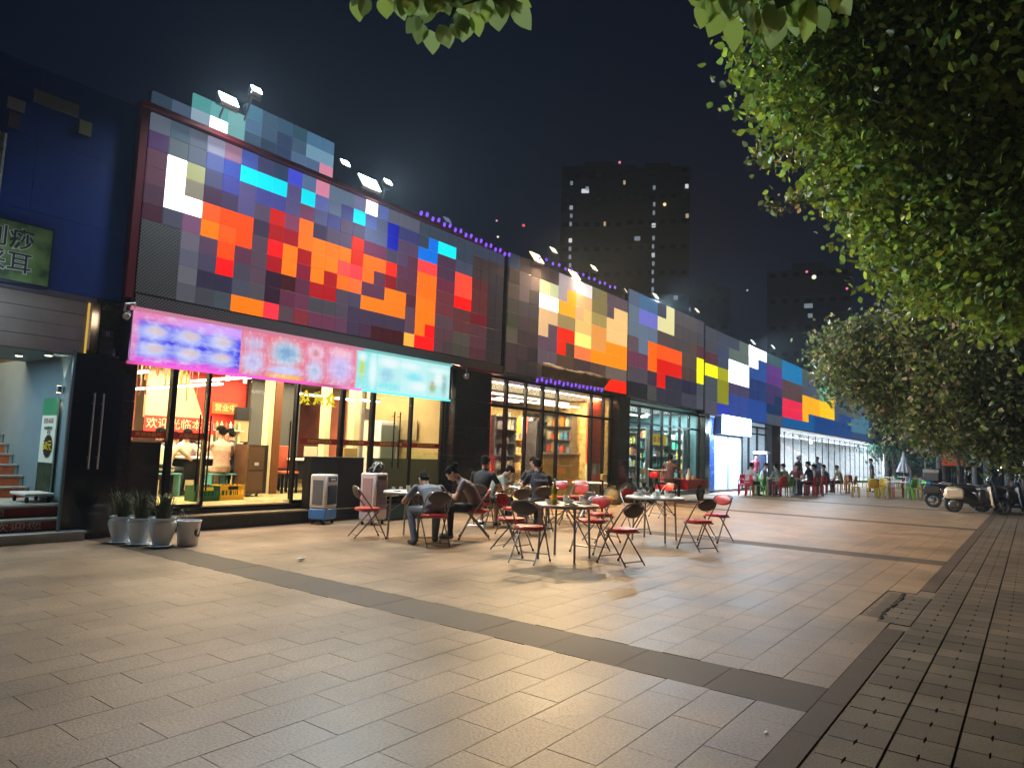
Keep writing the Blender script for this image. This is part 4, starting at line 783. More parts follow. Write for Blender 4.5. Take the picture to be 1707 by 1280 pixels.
# ---------------------------------------------------------------- folding chairs and tables
def folding_chair():
    t = thing('folding_chair', 'x', 'folding chair', (0, 0, 0), 0, 'steel folding chairs with red vinyl seats')
    r = .011; W = .2
    # one bent tube: front feet, up past the seat, over the top of the back
    b = MB(); pts = []
    L = [(-W, .26, .012), (-W, .05, .42), (-W+.005, -.13, .66), (-W+.02, -.2, .76)]
    arc = [(-W+.05, -.212, .785), (-W+.1, -.218, .8), (0, -.22, .805), (W-.1, -.218, .8), (W-.05, -.212, .785)]
    Rr = [(-x, y, z) for x, y, z in L[::-1]]
    b.tube(L+arc+Rr, r, 8); b.build('back_frame', M['tube'], t, smooth=True)
    for s in (-1, 1): b = MB(); b.tube([(s*(W-.025), -.24, .012), (s*(W-.025), .13, .425)], r, 8); b.build('leg', M['tube'], t, smooth=True)
    MB().tube([(-W, .215, .095), (W, .215, .095)], .008, 6).build('stretcher', M['tube'], t); MB().tube([(-W+.025, -.2, .06), (W-.025, -.2, .06)], .008, 6).build('stretcher', M['tube'], t)
    b = MB(); b.tube([(-W+.03, .15, .425), (-W+.03, -.14, .425), (W-.03, -.14, .425), (W-.03, .15, .425)], .009, 6); b.build('seat_frame', M['tube'], t)
    b = MB(); R = []
    for z, k in ((.43, .93), (.436, 1), (.46, 1.0), (.474, .94), (.478, .7)): R.append((((0), (.0), z), (.205*k, 0, 0), (0, .2*k, 0)))
    b.loft(R, 24); b.build('seat', M['redseat'], t, smooth=True)
    b = MB(); b2 = MB(); R = []; R2 = []
    for d, k in ((-.012, .9), (0, 1), (.012, .97), (.018, .75)): R.append(((0, -.178+d, .715+d*.3), (.172*k, 0, 0), (0, -.03*k, .088*k)))
    b.loft(R, 24); b.build('backrest', M['redseat'], t, smooth=True)
    for d, k in ((-.03, .9), (-.024, 1), (-.014, .98)): R2.append(((0, -.178+d, .715+d*.3), (.176*k, 0, 0), (0, -.03*k, .09*k)))
    b2.loft(R2, 24); b2.build('back_shell', M['greyback'], t, smooth=True)
    for s in (-1, 1): MB().tube([(s*W, .265, .0), (s*W, .255, .03)], .015, 8).build('foot_cap', M['rubber'], t)
    return t
CH0 = folding_chair(); used = [False]
def chair(x, y, ang, label):
    """ang: direction the sitter looks, degrees from +X"""
    rz = R_(ang-90)
    if not used[0]: used[0] = True; CH0.location = (x, y, 0); CH0.rotation_euler = (0, 0, rz); CH0['label'] = label; return CH0
    return dup(CH0, (x, y, 0), rz, label)
chair(7.52, 8.45, -25, 'red folding chair standing empty left of the small round table')
chair(7.68, 7.15, 62, 'folding chair under the hunched man in the grey shirt')
chair(8.83, 7.3, 130, 'folding chair under the woman in the mauve top')
chair(10.15, 8.3, 20, 'folding chair with an orange lit back under the man in black')
chair(10.75, 7.35, 55, 'folding chair under the man with white back print')
chair(7.52, 5.3, 12, 'folding chair with its dark back to us, nearest left of the middle table')
chair(8.2, 6.1, -85, 'folding chair tucked just behind the nearest left chair')
chair(8.33, 4.36, 74, 'folding chair with a pale lit seat at the near right of the middle table')
chair(9.05, 5.25, 178, 'folding chair facing us with a wide dark red back behind the middle table')
chair(10.2, 5.75, -25, 'folding chair with a pink seat between the middle and right tables')
chair(10.55, 4.2, 62, 'folding chair with a dark oval back at the near side of the right table')
chair(12.0, 4.45, 165, 'folding chair with a bright red back at the far right end of the seating')
chair(11.9, 6.0, -120, 'folding chair with its seat behind the right table')
chair(12.1, 7.4, 172, 'folding chair with an orange red back beyond the middle table')
chair(13.2, 8.55, -165, 'left one of the two dark red backed chairs by the second shop')
chair(13.95, 8.45, -165, 'right one of the two dark red backed chairs by the second shop')
chair(15.6, 7.1, 150, 'folding chair standing alone before the red cargo tricycle')
chair(9.75, 7.2, 75, 'empty folding chair with a grey back between the seated groups')
def table(x, y, r, label, rz=0, topm='white', central=False):
    t = thing('round_table', label, 'table', (x, y, 0), rz, 'round outdoor dining tables')
    b = MB(); b.lathe([(r-.02, .715), (r, .72), (r, .735), (r-.008, .742)], 40); b.build('table_top', M[topm] if topm in M else MATS[topm], t, smooth=True)
    b = MB(); b.lathe([(r-.004, .70), (r+.004, .703), (r+.004, .716), (r-.004, .716)], 40); b.build('rim_band', M['steel'], t)
    for k in range(4):
        a = PI/4+k*PI/2; q = r*.82
        b = MB(); b.tube([(q*math.cos(a), q*math.sin(a), .0), (q*.92*math.cos(a), q*.92*math.sin(a), .71)], .016, 8); b.build('leg', M['steel'], t, smooth=True)
    b = MB()
    for k in range(2):
        a = PI/4+k*PI; q = r*.8; b.tube([(q*math.cos(a), q*math.sin(a), .42), (0, 0, .66), (q*math.cos(a+PI/2), q*math.sin(a+PI/2), .42)], .008, 6)
    b.build('brace', M['steel'], t); return t
table(8.05, 8.0, .46, 'small round white table with an oil bottle before the hunched man', .3)
table(8.15, 5.15, .46, 'round table cluttered with dishes in the middle of the seating', .15, 'amber')
table(11.2, 5.25, .5, 'round table full of bowls at the right of the seating', .1)
table(11.55, 8.05, .5, 'round table between the group in dark shirts', .5)
table(15.2, 8.9, .45, 'low round table near the second shop window', .2)
ZT = .742
def plate(x, y, r, lab, m='dish', food=True, z=ZT):
    o = thing('plate', lab, 'plate', (x, y, z)); MB().lathe([(r*.55, 0), (r*.7, .004), (r, .018), (r*.97, .02), (r*.62, .008)], 18).build('dish', M[m], o, smooth=True)
    if food:
        b = MB()
        for i in range(7): a = random.uniform(0, 6.3); q = random.uniform(0, r*.5); b.ball((q*math.cos(a), q*math.sin(a), .018), random.uniform(.012, .024), n=7, m=5)
        b.build('food', M['food'], o, smooth=True)
def bowl(x, y, r, lab, m='dish', z=ZT):
    o = thing('bowl', lab, 'bowl', (x, y, z)); MB().lathe([(r*.5, 0), (r*.55, .008), (r*.9, r*.5), (r, r*.85), (r*.94, r*.85), (r*.8, r*.5), (r*.4, .014)], 18).build('shell', M[m], o, smooth=True)
def cup(x, y, h, r, lab, m='dish', z=ZT):
    o = thing('cup', lab, 'cup', (x, y, z)); MB().lathe([(r*.75, 0), (r, h), (r*.92, h), (r*.68, .008)], 14).build('shell', M[m], o, smooth=True)
def bottle(x, y, lab, h=.26, m='bottle', z=ZT):
    o = thing('bottle', lab, 'bottle', (x, y, z)); MB().lathe([(.03, 0), (.038, .01), (.038, h*.6), (.03, h*.7), (.014, h*.8), (.013, h)], 16).build('glass_body', M[m], o, smooth=True)
    MB().lathe([(.015, h-.005), (.015, h+.018)], 10).build('cap', M['white'] if h > .25 else M['steel'], o); MB().lathe([(.0386, h*.2), (.0386, h*.45)], 16).build('label_band', MATS['poster_yellow'], o)
bottle(8.02, 7.72, 'yellow oil bottle on the small table beside the hunched man', .27)
bottle(7.82, 5.12, 'tall yellow green bottle at the left of the middle table', .33)
bottle(11.35, 7.7, 'yellow bottle on the table of the dark shirted group', .25)
random.seed(11)
for tx, ty, tr, nm, nn in ((8.15, 5.15, .46, 'middle', 9), (11.2, 5.25, .5, 'right', 9), (11.55, 8.05, .5, 'dark shirted group', 9), (8.05, 8.0, .46, 'small', 3)):
    pos = []
    for i in range(nn*40):
        a = random.uniform(0, 6.28); q = tr*.78*math.sqrt(random.random()); p = (tx+q*math.cos(a), ty+q*math.sin(a))
        if all((p[0]-u[0])**2+(p[1]-u[1])**2 > .15**2 for u in pos) and len(pos) < nn and (p[0]-8.02)**2+(p[1]-7.72)**2 > .01 and (p[0]-7.82)**2+(p[1]-5.12)**2 > .015 and (p[0]-11.35)**2+(p[1]-7.7)**2 > .015: pos.append(p)
    pos.sort(key=lambda p: CAMI @ Vector((p[0], p[1], ZT)) and (CAMI @ Vector((p[0], p[1], ZT)))[0])
    side = ['leftmost', 'second', 'third', 'fourth', 'fifth', 'sixth', 'seventh', 'eighth', 'ninth']
    for i, p in enumerate(pos):
        k = (i*7+nn) % 4; s_ = side[i]+' from the left' if i else side[0]
        if k == 0: plate(p[0], p[1], .115, 'white plate of food scraps, %s on the %s table' % (s_, nm))
        elif k == 1: bowl(p[0], p[1], .075, 'small white bowl, %s on the %s table' % (s_, nm))
        elif k == 2: cup(p[0], p[1], .1, .036, 'pale cup, %s on the %s table' % (s_, nm))
        else: plate(p[0], p[1], .075, 'small empty white plate, %s on the %s table' % (s_, nm), food=False)
for k, (x, y) in enumerate(((7.95, 5.35), (8.4, 4.95), (11.45, 5.05), (11.0, 4.95), (11.3, 8.15))):
    b = MB(); b.add([(-.06, -.05, .002), (.05, -.06, .004), (.07, .04, .012), (-.04, .06, .006), (0, 0, .03)], [(0, 1, 4), (1, 2, 4), (2, 3, 4), (3, 0, 4), (3, 2, 1, 0)]); o = b.build('napkin', M['foam']); o.location = (x, y, ZT); o.rotation_euler = (0, 0, k*1.3); tag(o, '%s crumpled paper napkin on the outdoor tables from the camera side' % ('first', 'second', 'third', 'fourth', 'fifth')[k], 'napkin')
# crumpled plastic wrap on the right table
b = MB(); random.seed(5)
for i in range(26): a = random.uniform(0, 6.3); q = random.uniform(0, .13); b.box((q*math.cos(a), q*math.sin(a), random.uniform(.02, .1)), (random.uniform(.03, .09), random.uniform(.03, .08), .003), a, random.uniform(-1, 1), random.uniform(-1, 1))
o = b.build('plastic_wrap', mat('clear_wrap', (.6, .6, .6), .1, var=.2, scale=20)); o.location = (10.95, 5.35, ZT); tag(o, 'crumpled pale plastic wrap heaped on the right table', 'wrap')

# ---------------------------------------------------------------- air coolers, cabinet, pots
def cooler(x, y, ang, lab, pink=False):
    t = thing('air_cooler', lab, 'air cooler', (x, y, 0), R_(ang)); H = .9 if not pink else .95; W = .44; D = .34
    body = mat('cooler_cream', (.62, .58, .52), .35, var=.06) if not pink else mat('cooler_pink', (.7, .62, .64), .35, var=.06); base = mat('cooler_blue', (.06, .2, .5), .35) if not pink else body
    MB().rbox((0, 0, .06+.13), (W, D, .2), .025).build('tank', base, t, smooth=True); MB().rbox((0, 0, .29+(H-.29)/2), (W-.01, D-.01, H-.29), .025).build('body', body, t, smooth=True)
    MB().bb(-.15, .15, -D/2-.006, -D/2+.01, .36 if not pink else .3, H-.2 if not pink else H-.14).build('grille_frame', mat('grille_dark', (.02, .03, .07), .5) if not pink else mat('grille_violet', (.1, .08, .16), .5), t)
    for k in range(14):
        b = MB(); b.bb(-.145+k*.0215, -.137+k*.0215, -D/2-.016, -D/2-.006, .37 if not pink else .31, H-.21 if not pink else H-.15); b.build('louvre', mat('louvre_blue', (.05, .07, .14), .4) if not pink else mat('louvre_grey', (.3, .26, .34), .4), t)
    b = MB()
    for k in range(8): b.bb(-.15, .15, -D/2-.02, -D/2-.012, .40+k*.045, .405+k*.045)
    b.build('louvre_rail', MATS.get('louvre_blue', M['darkplastic']), t)
    MB().bb(-.14, .14, -D/2-.008, -D/2+.01, H-.13, H-.05).build('control_panel', M['darkplastic'] if pink else mat('navy_label', (.03, .06, .2), .4), t)
    if not pink: text('MEIXX', .055, M['white'], 'lettering', t, (0, -D/2-.012, H-.09), FRONT, .001, .002)
    MB().bb(-W/2-.004, -W/2+.006, -.1, .1, .36, H-.1).build('side_filter', mat('filter_grey', (.14, .15, .15), .6) if not pink else mat('filter_pink', (.45, .28, .3), .6), t)
    for sx_ in (-1, 1):
        for sy in (-1, 1): MB().disc((sx_*.16, sy*.11, .03), .03, .022, 'x', 12).build('castor', M['rubber'], t)
cooler(8.2, 10.42, 22, 'cream air cooler with a blue base before the dining room')
cooler(8.9, 9.85, 14, 'pinkish white air cooler with a black top panel beside the chairs', True)
o = thing('trash_bag', 'dark wrapped bundle lying on top of the pinkish cooler', 'bag', (8.93, 9.86, .953))
b = MB(); b.ball((.05, 0, .1), .1, .15, .1, .11, 14, 8); b.ball((-.12, -.03, .05), .05, .07, .06, .06); b.build('bundle', mat('bag_black', (.03, .03, .03), .3, bump=.8, bscale=25), o, smooth=True); b = MB(); b.tube([(-.14, -.08, .02), (-.1, -.1, .12), (-.02, -.1, .18), (.03, -.11, .1)], .016, 6); b.build('fold', mat('bag_pale', (.5, .5, .5), .4), o, smooth=True)
o = thing('black_cabinet', 'black double door cabinet behind the two air coolers', 'cabinet', (8.75, 10.72, 0))
MB().bb(-.66, .62, 0, .2, .1, 1.2).build('carcass', M['darkplastic'], o); [MB().bb(a, b_, -.018, -.002, .12, 1.18).build('door', mat('cabinet_green_black', (.018, .02, .018), .4), o) for a, b_ in ((-.65, -.02), (0, .61))]
MB().bb(-.68, .64, -.02, .22, 1.2, 1.215).build('top', M['steel'], o)
o = thing('red_box', 'red box standing behind the pinkish cooler', 'box', (9.62, 10.45, .55)); MB().rbox((0, 0, .14), (.22, .2, .3), .015).build('carton', mat('box_red', (.45, .03, .04), .5), o); MB().bb(-.112, .112, -.102, -.1, .2, .22).build('seam', M['darkplastic'], o)
o = thing('side_counter', 'dark low counter with teal crates under it behind the small table', 'counter', (10.2, 10.3, 0)); MB().bb(-.8, .8, -.2, .2, .5, .55).build('top', M['steel'], o); MB().bb(-.76, -.1, -.16, .16, .02, .3).build('crate', mat('teal_crate', (.02, .09, .12), .5), o); MB().bb(-.05, .75, -.18, .18, .02, .5).build('panel', M['darkplastic'], o); [MB().tube([(x, -.17, 0), (x, -.17, .5)], .015, 6).build('leg', M['steel'], o) for x in (-.78, .78)]
for k, x in enumerate((9.75, 9.95, 10.35, 10.55)): cup(x, 10.22, .1, .04, '%s pale cup from the left along the dark counter' % ('first', 'second', 'third', 'fourth')[k], z=.55)
def planter(x, y, lab, sc_=1.0, plant=True):
    t = thing('flower_pot', lab, 'flower pot', (x, y, 0), random.uniform(0, 3), 'white glazed pots in a row by the pillar'); k = sc_
    MB().lathe([(.09*k, .02), (.1*k, .03), (.105*k, .06), (.14*k, .16*k), (.165*k, .26*k), (.16*k, .31*k), (.135*k, .335*k), (.155*k, .35*k), (.158*k, .365*k), (.14*k, .365*k), (.125*k, .33*k)], 32, lobes=10, amp=.018).build('pot', mat('glazed_white', (.68, .76, .84), .08, coat=.5), t, smooth=True)
    MB().lathe([(.12*k, 0), (.165*k, .02), (.16*k, .026), (.11*k, .012)], 28).build('saucer', MATS['glazed_white'], t, smooth=True); MB().disc((0, 0, .335*k), .125*k, .01).build('soil', MD, t)
    b = MB()
    for i in range(150):
        a = random.uniform(0, 6.28); r0 = random.uniform(0, .1); h = random.uniform(.15, .42)*k; sp = random.uniform(.05, .22)
        x0, y0 = r0*math.cos(a), r0*math.sin(a); dx, dy = math.cos(a), math.sin(a); w_ = random.uniform(.003, .007); z0 = .34*k
        P = [(x0, y0, z0), (x0+dx*sp*.4, y0+dy*sp*.4, z0+h*.7), (x0+dx*sp, y0+dy*sp, z0+h*random.uniform(.7, 1.1))]
        V = []
        for j, p in enumerate(P): ww = w_*(1, .9, .1)[j]; V += [(p[0]-dy*ww, p[1]+dx*ww, p[2]), (p[0]+dy*ww, p[1]-dx*ww, p[2])]
        b.add(V, [(0, 1, 3, 2), (2, 3, 5, 4)])
    b.build('leaves', mat('grass_plant', (.05, .07, .02), .6, var=.4, scale=20), t)
planter(4.52, 10.05, 'white glazed pot of grass, leftmost of the three by the pillar')
planter(4.62, 9.72, 'white glazed pot of grass, middle one of the three by the pillar')
planter(4.74, 9.36, 'white glazed pot of grass, nearest and rightmost of the three', 1.06)
t = thing('bucket', 'white plastic paint bucket with a round green print beside the pots', 'bucket', (5.06, 9.28, 0)); MB().lathe([(.125, 0), (.13, .01), (.152, .3), (.158, .302), (.16, .33), (.165, .34), (.158, .345), (.15, .32), (.12, .02)], 30).build('shell', mat('bucket_white', (.72, .72, .78), .3), t, smooth=True)
b = MB(); V = []
for i in range(20): a = 2*PI*i/20; th = -1.1+.5*math.cos(a)*.9; V.append((.148*math.cos(th), .148*math.sin(th), .19+.07*math.sin(a)))
b.add(V, [tuple(range(20))]); b.build('round_print', mat('bucket_print', (.05, .06, .04), .5), t)
b = MB(); b.tube([(.158*math.cos(a), .158*math.sin(a), .27+.0*a) if False else (.16*math.cos(a), -.02+.16*math.sin(a)*.2, .3-.12*math.sin(a)) for a in [PI*i/10 for i in range(11)]], .003, 5); b.build('handle', M['steel'], t)
t = thing('shrub_clump', 'dark weedy plant behind the white bucket', 'plant', (5.2, 9.75, 0)); b = MB()
for i in range(120):
    a = random.uniform(0, 6.28); h = random.uniform(.1, .45); s_ = random.uniform(.02, .16); q = (s_*math.cos(a), s_*math.sin(a), h); u = random.uniform(0, 6.3); l_ = .05
    b.add([q, (q[0]+l_*math.cos(u), q[1]+l_*math.sin(u), q[2]+.02), (q[0]+l_*.5*math.cos(u+.6), q[1]+l_*.5*math.sin(u+.6), q[2]+.01)], [(0, 1, 2)])
b.build('leaves', MATS['grass_plant'], t); b = MB(); [b.tube([(0, 0, 0), (.06*math.cos(a), .06*math.sin(a), .4)], .004, 5) for a in (0, 1.5, 3, 4.6)]; b.build('stem', M['bark'], t)

# ---------------------------------------------------------------- inside the first shop
def crate(x, y, m, lab, z=FZ, rz=0):
    t = thing('crate', lab, 'crate', (x, y, z), rz); b = MB(); w_, d_, h_ = .46, .34, .27
    for sx_ in (-1, 1): b.bb(sx_*w_/2-.01, sx_*w_/2+.01, -d_/2, d_/2, 0, h_)
    b.bb(-w_/2, w_/2, d_/2-.01, d_/2+.01, 0, h_); b.bb(-w_/2, w_/2, -d_/2, d_/2, 0, .015); b.bb(-w_/2, w_/2, -d_/2-.01, -d_/2+.01, 0, .09); b.bb(-w_/2, w_/2, -d_/2-.01, -d_/2+.01, .18, h_)
    for k in range(7): b.bb(-w_/2+k*w_/6-.008, -w_/2+k*w_/6+.008, -d_/2-.008, -d_/2+.008, .09, .18)
    b.build('shell', m, t); MB().bb(-.1, .1, -d_/2-.016, -d_/2-.01, .19, .25).build('print', MATS['poster_yellow'] if 'green' in lab else M['darkplastic'], t); b = MB()
    for i in range(3):
        for j in range(2): b.lathe([(.03, .02), (.03, .18), (.012, .24), (.012, .28)], 8, (-.14+i*.14, -.07+j*.14, 0))
    b.build('bottles', mat('green_bottle', (.02, .12, .04), .1), t, smooth=True)
crate(6.75, 12.0, mat('crate_green', (.02, .12, .05), .5), 'dark green beer crate on the dining room floor behind the glass')
crate(7.3, 12.1, mat('crate_yellow', (.75, .42, .01), .5), 'bright yellow beer crate on the dining room floor')
t = thing('wood_cabinet', 'brown upright speaker cabinet just inside the entrance', 'cabinet', (8.12, 12.45, FZ), R_(8)); MB().bb(-.24, .16, 0, .4, .06, 1.03).build('body', mat('brown_wood', (.12, .055, .025), .4, var=.3, scale=6), t); MB().bb(.16, .25, 0, .4, .06, 1.03).build('side', M['darkplastic'], t); MB().bb(-.22, .14, -.012, 0, .12, .5).build('panel', mat('brown_wood2', (.16, .08, .04), .4), t); MB().bb(-.22, .14, -.012, 0, .54, .98).build('panel', MATS['brown_wood2'], t); MB().bb(-.09, .01, -.02, -.012, .62, .68).build('label', M['white'], t); [MB().disc((x, .2, .03), .03, .02, 'x').build('castor', M['rubber'], t) for x in (-.2, .2)]
def indoor_table(x, y, w_, d_, lab, cloth=True):
    t = thing('dining_table', lab, 'table', (x, y, FZ)); MB().rbox((0, 0, .73), (w_, d_, .04), .01).build('top', M['foam'] if cloth else M['amber'], t); MB().bb(-w_/2+.05, w_/2-.05, -d_/2+.05, d_/2-.05, .3, .7).build('apron', M['darkplastic'], t)
    for sx_ in (-1, 1):
        for sy in (-1, 1): MB().bb(sx_*(w_/2-.08)-.02, sx_*(w_/2-.08)+.02, sy*(d_/2-.08)-.02, sy*(d_/2-.08)+.02, 0, .3).build('leg', M['black'], t)
indoor_table(7.35, 13.6, 1.5, .8, 'dining table covered with white wrap among the indoor diners')
for k, (x, w_) in enumerate(((10.1, 1.3), (11.35, .9))): indoor_table(x, 13.4, w_, .8, 'pale %s table in the right half of the dining room' % ('first', 'second')[k])
def indoor_chair(x, y, c, lab):
    t = thing('dining_chair', lab, 'chair', (x, y, FZ)); m_ = mat('chair_%d' % int(c[0]*100+c[1]*10), c, .5); MB().rbox((0, 0, .45), (.42, .42, .05), .01).build('seat', m_, t); MB().rbox((0, .2, .78), (.4, .04, .5), .01).build('backrest', m_, t); [MB().bb(a-.02, a+.02, b_-.02, b_+.02, 0, .43).build('leg', M['black'], t) for a in (-.18, .18) for b_ in (-.18, .18)]
def stool(x, y, lab, m):
    t = thing('stool', lab, 'stool', (x, y, FZ)); MB().rbox((0, 0, .43), (.62, .26, .03), .008).build('seat', m, t); [MB().bb(a, b_, -.11, .11, 0, .415).build('side_leg', m, t) for a, b_ in ((-.3, -.27), (.27, .3))]
TQ = mat('turquoise_plastic', (.12, .38, .4), .4)
stool(7.62, 12.85, 'turquoise bench stool under the man in the pink shirt indoors', TQ); stool(8.05, 13.05, 'turquoise bench stool under the dark shirted diner indoors', TQ); stool(6.55, 13.1, 'turquoise bench stool under the leaning diner indoors', TQ)
# bar, posters, neon sign, bottle shelves
o = thing('service_counter', 'service counter with menus before the red wall', 'counter', (8.2, 14.5, FZ)); MB().bb(-1.2, 1.2, 0, .4, 0, .95).build('front', M['cream'], o); MB().bb(-1.25, 1.25, -.05, .45, .95, 1.0).build('top', M['white'], o)
for k in range(3): MB().bb(-1.1+k*.45, -.72+k*.45, -.012, -.002, .35, .9).build('menu_sheet', mat('menu_sheet%d' % k, ((.2, .3, .5), (.35, .2, .3), (.5, .5, .45))[k], .6, var=.7, scale=14), o)
o = thing('red_banner', 'red banner with white strokes over the service counter', 'banner', (7.5, 14.42, 1.75)); MB().bb(-.75, .75, 0, .01, -.17, .17).build('cloth', mat('banner_red', (.7, .04, .03), .6), o); text('欢迎光临本店', .24, M['cream'], 'lettering', o, (0, -.006, 0), FRONT, .001)
o = thing('neon_sign', 'small glowing orange and pink sign on the red wall', 'sign', (8.75, 14.9, 2.2)); MB().bb(-.3, .3, -.05, 0, -.13, .13).build('case', glow('neon_orange', (1, .25, .05), 1.6), o); text('营业中', .18, glow('neon_yellow', (1, .75, .2), 2), 'lettering', o, (0, -.056, 0), FRONT, .002)
o = thing('wall_monitor', 'dark box with a lighter front fixed on the red wall', 'monitor', (9.15, 14.85, 2.05)); MB().bb(-.18, .18, -.14, 0, -.1, .2).build('box', M['darkplastic'], o); MB().bb(-.16, .16, -.1, 0, -.6, -.1).build('panel', TAN, o)
o = thing('bottle_shelf', 'shelf of bottles and jars under the red wall', 'shelf', (8.6, 14.75, 1.4)); [MB().bb(-.5, .5, -.16, .1, z, z+.02).build('board', M['white'], o) for z in (0, .28)]
random.seed(8)
for z in (.02, .3):
    for i in range(9): MB().lathe([(.035, 0), (.035, .13), (.014, .17), (.014, .2)], 8, (-.44+i*.11, -.05, z)).build('jar', mat('jar%d' % (i % 4), ((.6, .5, .3), (.5, .1, .05), (.7, .7, .6), (.2, .3, .15))[i % 4], .2), o, smooth=True)
o = thing('ceiling_duct_lamp', 'grey box hung on a pipe in the right half of the dining room', 'box', (11.1, 12.6, 2.2)); MB().bb(-.13, .13, 0, .1, -.13, .13).build('box', M['steel'], o); MB().tube([(0, .05, .13), (0, .05, 1.1)], .03, 8).build('pipe', M['cream'], o); MB().tube([(.04, .05, -.13), (.04, .05, -1.0)], .02, 8).build('pipe', M['cream'], o)
o = thing('wall_mural', 'sketchy dark mural patch on the tan side wall of the dining room', 'mural', (11.95, 12.3, 1.85)); MB().bb(-.03, -.01, -.5, .5, -.22, .25).build('print', mat('mural_print', (.16, .13, .08), .6, var=.8, scale=5, var2=(.4, .32, .18)), o); MB().bb(-.03, -.01, .6, 1.3, .0, .14).build('stroke', mat('mural_dark', (.12, .1, .06), .6, var=.8, scale=12, var2=(.5, .38, .2)), o)
# second shop contents
o = thing('wave_poster', 'white poster with a blue wave on the red side wall of the second shop', 'poster', (14.35, 12.2, 2.05)); MB().bb(-.62, .68, 0, .02, -.5, .55).build('sheet', M['white'], o)
b = MB(); P = [(-.6, -.012, -.48)]+[(-.6+1.26*i/16, -.012, -.3+.13*math.sin(i*.5)) for i in range(17)]+[(.66, -.012, -.48)]; b.add(P, [tuple(range(len(P)))]); b.build('wave_print', mat('wave_blue', (.03, .2, .65), .5), o); text('好味道', .25, mat('faint_print', (.6, .5, .2), .6), 'lettering', o, (0, -.01, .2), FRONT, .001)
part('red_screen', M['redwall'], r2, (13.5, 15.3, 12.24, 12.3, 1.28, 3.1)); part('cream_dado', M['cream'], r2, (13.5, 15.4, 12.23, 12.31, .16, 1.28)); part('red_strip', mat('orange_red', (.8, .08, .03), .5), r2, (19.0, 19.95, 11.25, 11.3, 1.15, 3.3)); part('cream_strip', M['cream'], r2, (19.0, 19.95, 11.24, 11.31, .16, 1.15))
for i, (x, y) in enumerate(((14.0, 11.7), (14.2, 13), (16, 12.6), (17.6, 12.2))):
    tube_light(x, y, x+2.2, 3.0, '%s long white tube inside the red walled shop' % names[i], WARMT, 'x', 'tube lights in the red walled shop', .09)
for i, x in enumerate((13.95, 14.8, 15.7, 16.4, 17.2, 18.2)):
    tube_light(x, 11.25, x+.62, 3.24, '%s short warm lamp along the top of the second glass front' % names[i], WARMT, 'x', 'short lamps over the second glass front', .09)
BAM = mat('bamboo', (.72, .45, .1), .4, var=.25, scale=4)
o = thing('bamboo_counter', 'yellow bamboo fronted counter in the red walled shop', 'counter', (17.95, 11.55, .16))
me = MB().tube([(0, 0, 0), (0, 0, 1.25)], .032, 8).data('bamboo_pole', BAM, True)
for i in range(32): q = bpy.data.objects.new('bamboo_pole', me); COL.objects.link(q); q.parent = o; q.location = (-1.0+i*.066, 0, 0)
MB().bb(-1.05, 1.1, -.05, .4, 1.25, 1.3).build('top', M['white'], o)
o = thing('bamboo_canopy', 'bamboo fringe and lit goods wall behind the counter', 'shelf', (17.3, 13.4, .16)); MB().bb(-1.1, 1.1, 0, .3, 0, 2.7).build('back', GOLD, o)
for k in range(4): MB().bb(-1.1, 1.1, -.25, 0, .7+k*.48, .73+k*.48).build('board', BAM, o)
random.seed(4); cl = [(.7, .3, .02), (.5, .05, .03), (.7, .6, .3), (.1, .2, .5), (.5, .5, .5), (.25, .15, .06)]
for k in range(4):
    for i in range(14):
        h = random.uniform(.15, .35); MB().box((-1.0+i*.15, -.12, .73+k*.48+h/2), (.1, .1, h)).build('goods', mat('goods%d' % random.randrange(6), cl[random.randrange(6)], .4), o)
for i in range(6): mat('goods%d' % i, cl[i], .4)
def shelf_unit(x, y, w_, h_, lab, cols, z=.16, seed=1, dark=False, n=10, rows=5, rz=0):
    random.seed(seed); o = thing('goods_shelf', lab, 'shelf', (x, y, z), R_(rz)); MB().bb(-w_/2, w_/2, 0, .05, 0, h_).build('back', mat('shelf_back_dk', (.4, .32, .22), .5) if dark else mat('shelf_back', (.35, .4, .38), .5), o); [MB().bb(sx_*w_/2-.02, sx_*w_/2+.02, -.3, .05, 0, h_).build('side', M['steel'], o) for sx_ in (-1, 1)]
    for r in range(rows+1): MB().bb(-w_/2, w_/2, -.3, 0, r*h_/rows-.015, r*h_/rows+.015).build('board', M['steel'], o)
    for r in range(rows):
        for i in range(n):
            if random.random() < .12: continue
            hh = h_/rows*random.uniform(.45, .85); ww = w_/n*random.uniform(.6, .92); c = random.choice(cols); key = 'pack_%02d%02d%02d' % tuple(int(v*20) for v in c); xx = -w_/2+(i+.5)*w_/n
            b = MB()
            if random.random() < .4: b.lathe([(ww/2, 0), (ww/2, hh*.65), (ww/5, hh*.85), (ww/5, hh)], 8, (xx, -.15, r*h_/rows+.015))
            else: b.box((xx, -.15, r*h_/rows+.015+hh/2), (ww, .18, hh))
            b.build('goods', mat(key, c, .4, var=.4, scale=12), o)
TC = [(.05, .35, .25), (.08, .4, .4), (.5, .55, .5), (.55, .45, .12), (.06, .15, .12), (.4, .1, .08), (.15, .3, .35)]
shelf_unit(16.1, 12.6, 1.0, 2.3, 'glass fronted drinks fridge left of the bamboo counter', [(.25, .2, .22), (.4, .35, .3), (.15, .12, .14)], seed=2, dark=True, n=6, rows=6)
shelf_unit(16.95, 11.9, .5, 2.2, 'narrow shelf of pale goods beside the drinks fridge', [(.55, .45, .25), (.3, .25, .15)], seed=3, n=4, rows=5)
for k in range(3): shelf_unit(21.9+k*2.1, 12.3+.5*(k % 2), 1.9, 2.2, '%s green and teal goods shelf in the third shop' % ('left', 'middle', 'right')[k], TC, seed=20+k, n=11, rows=5)
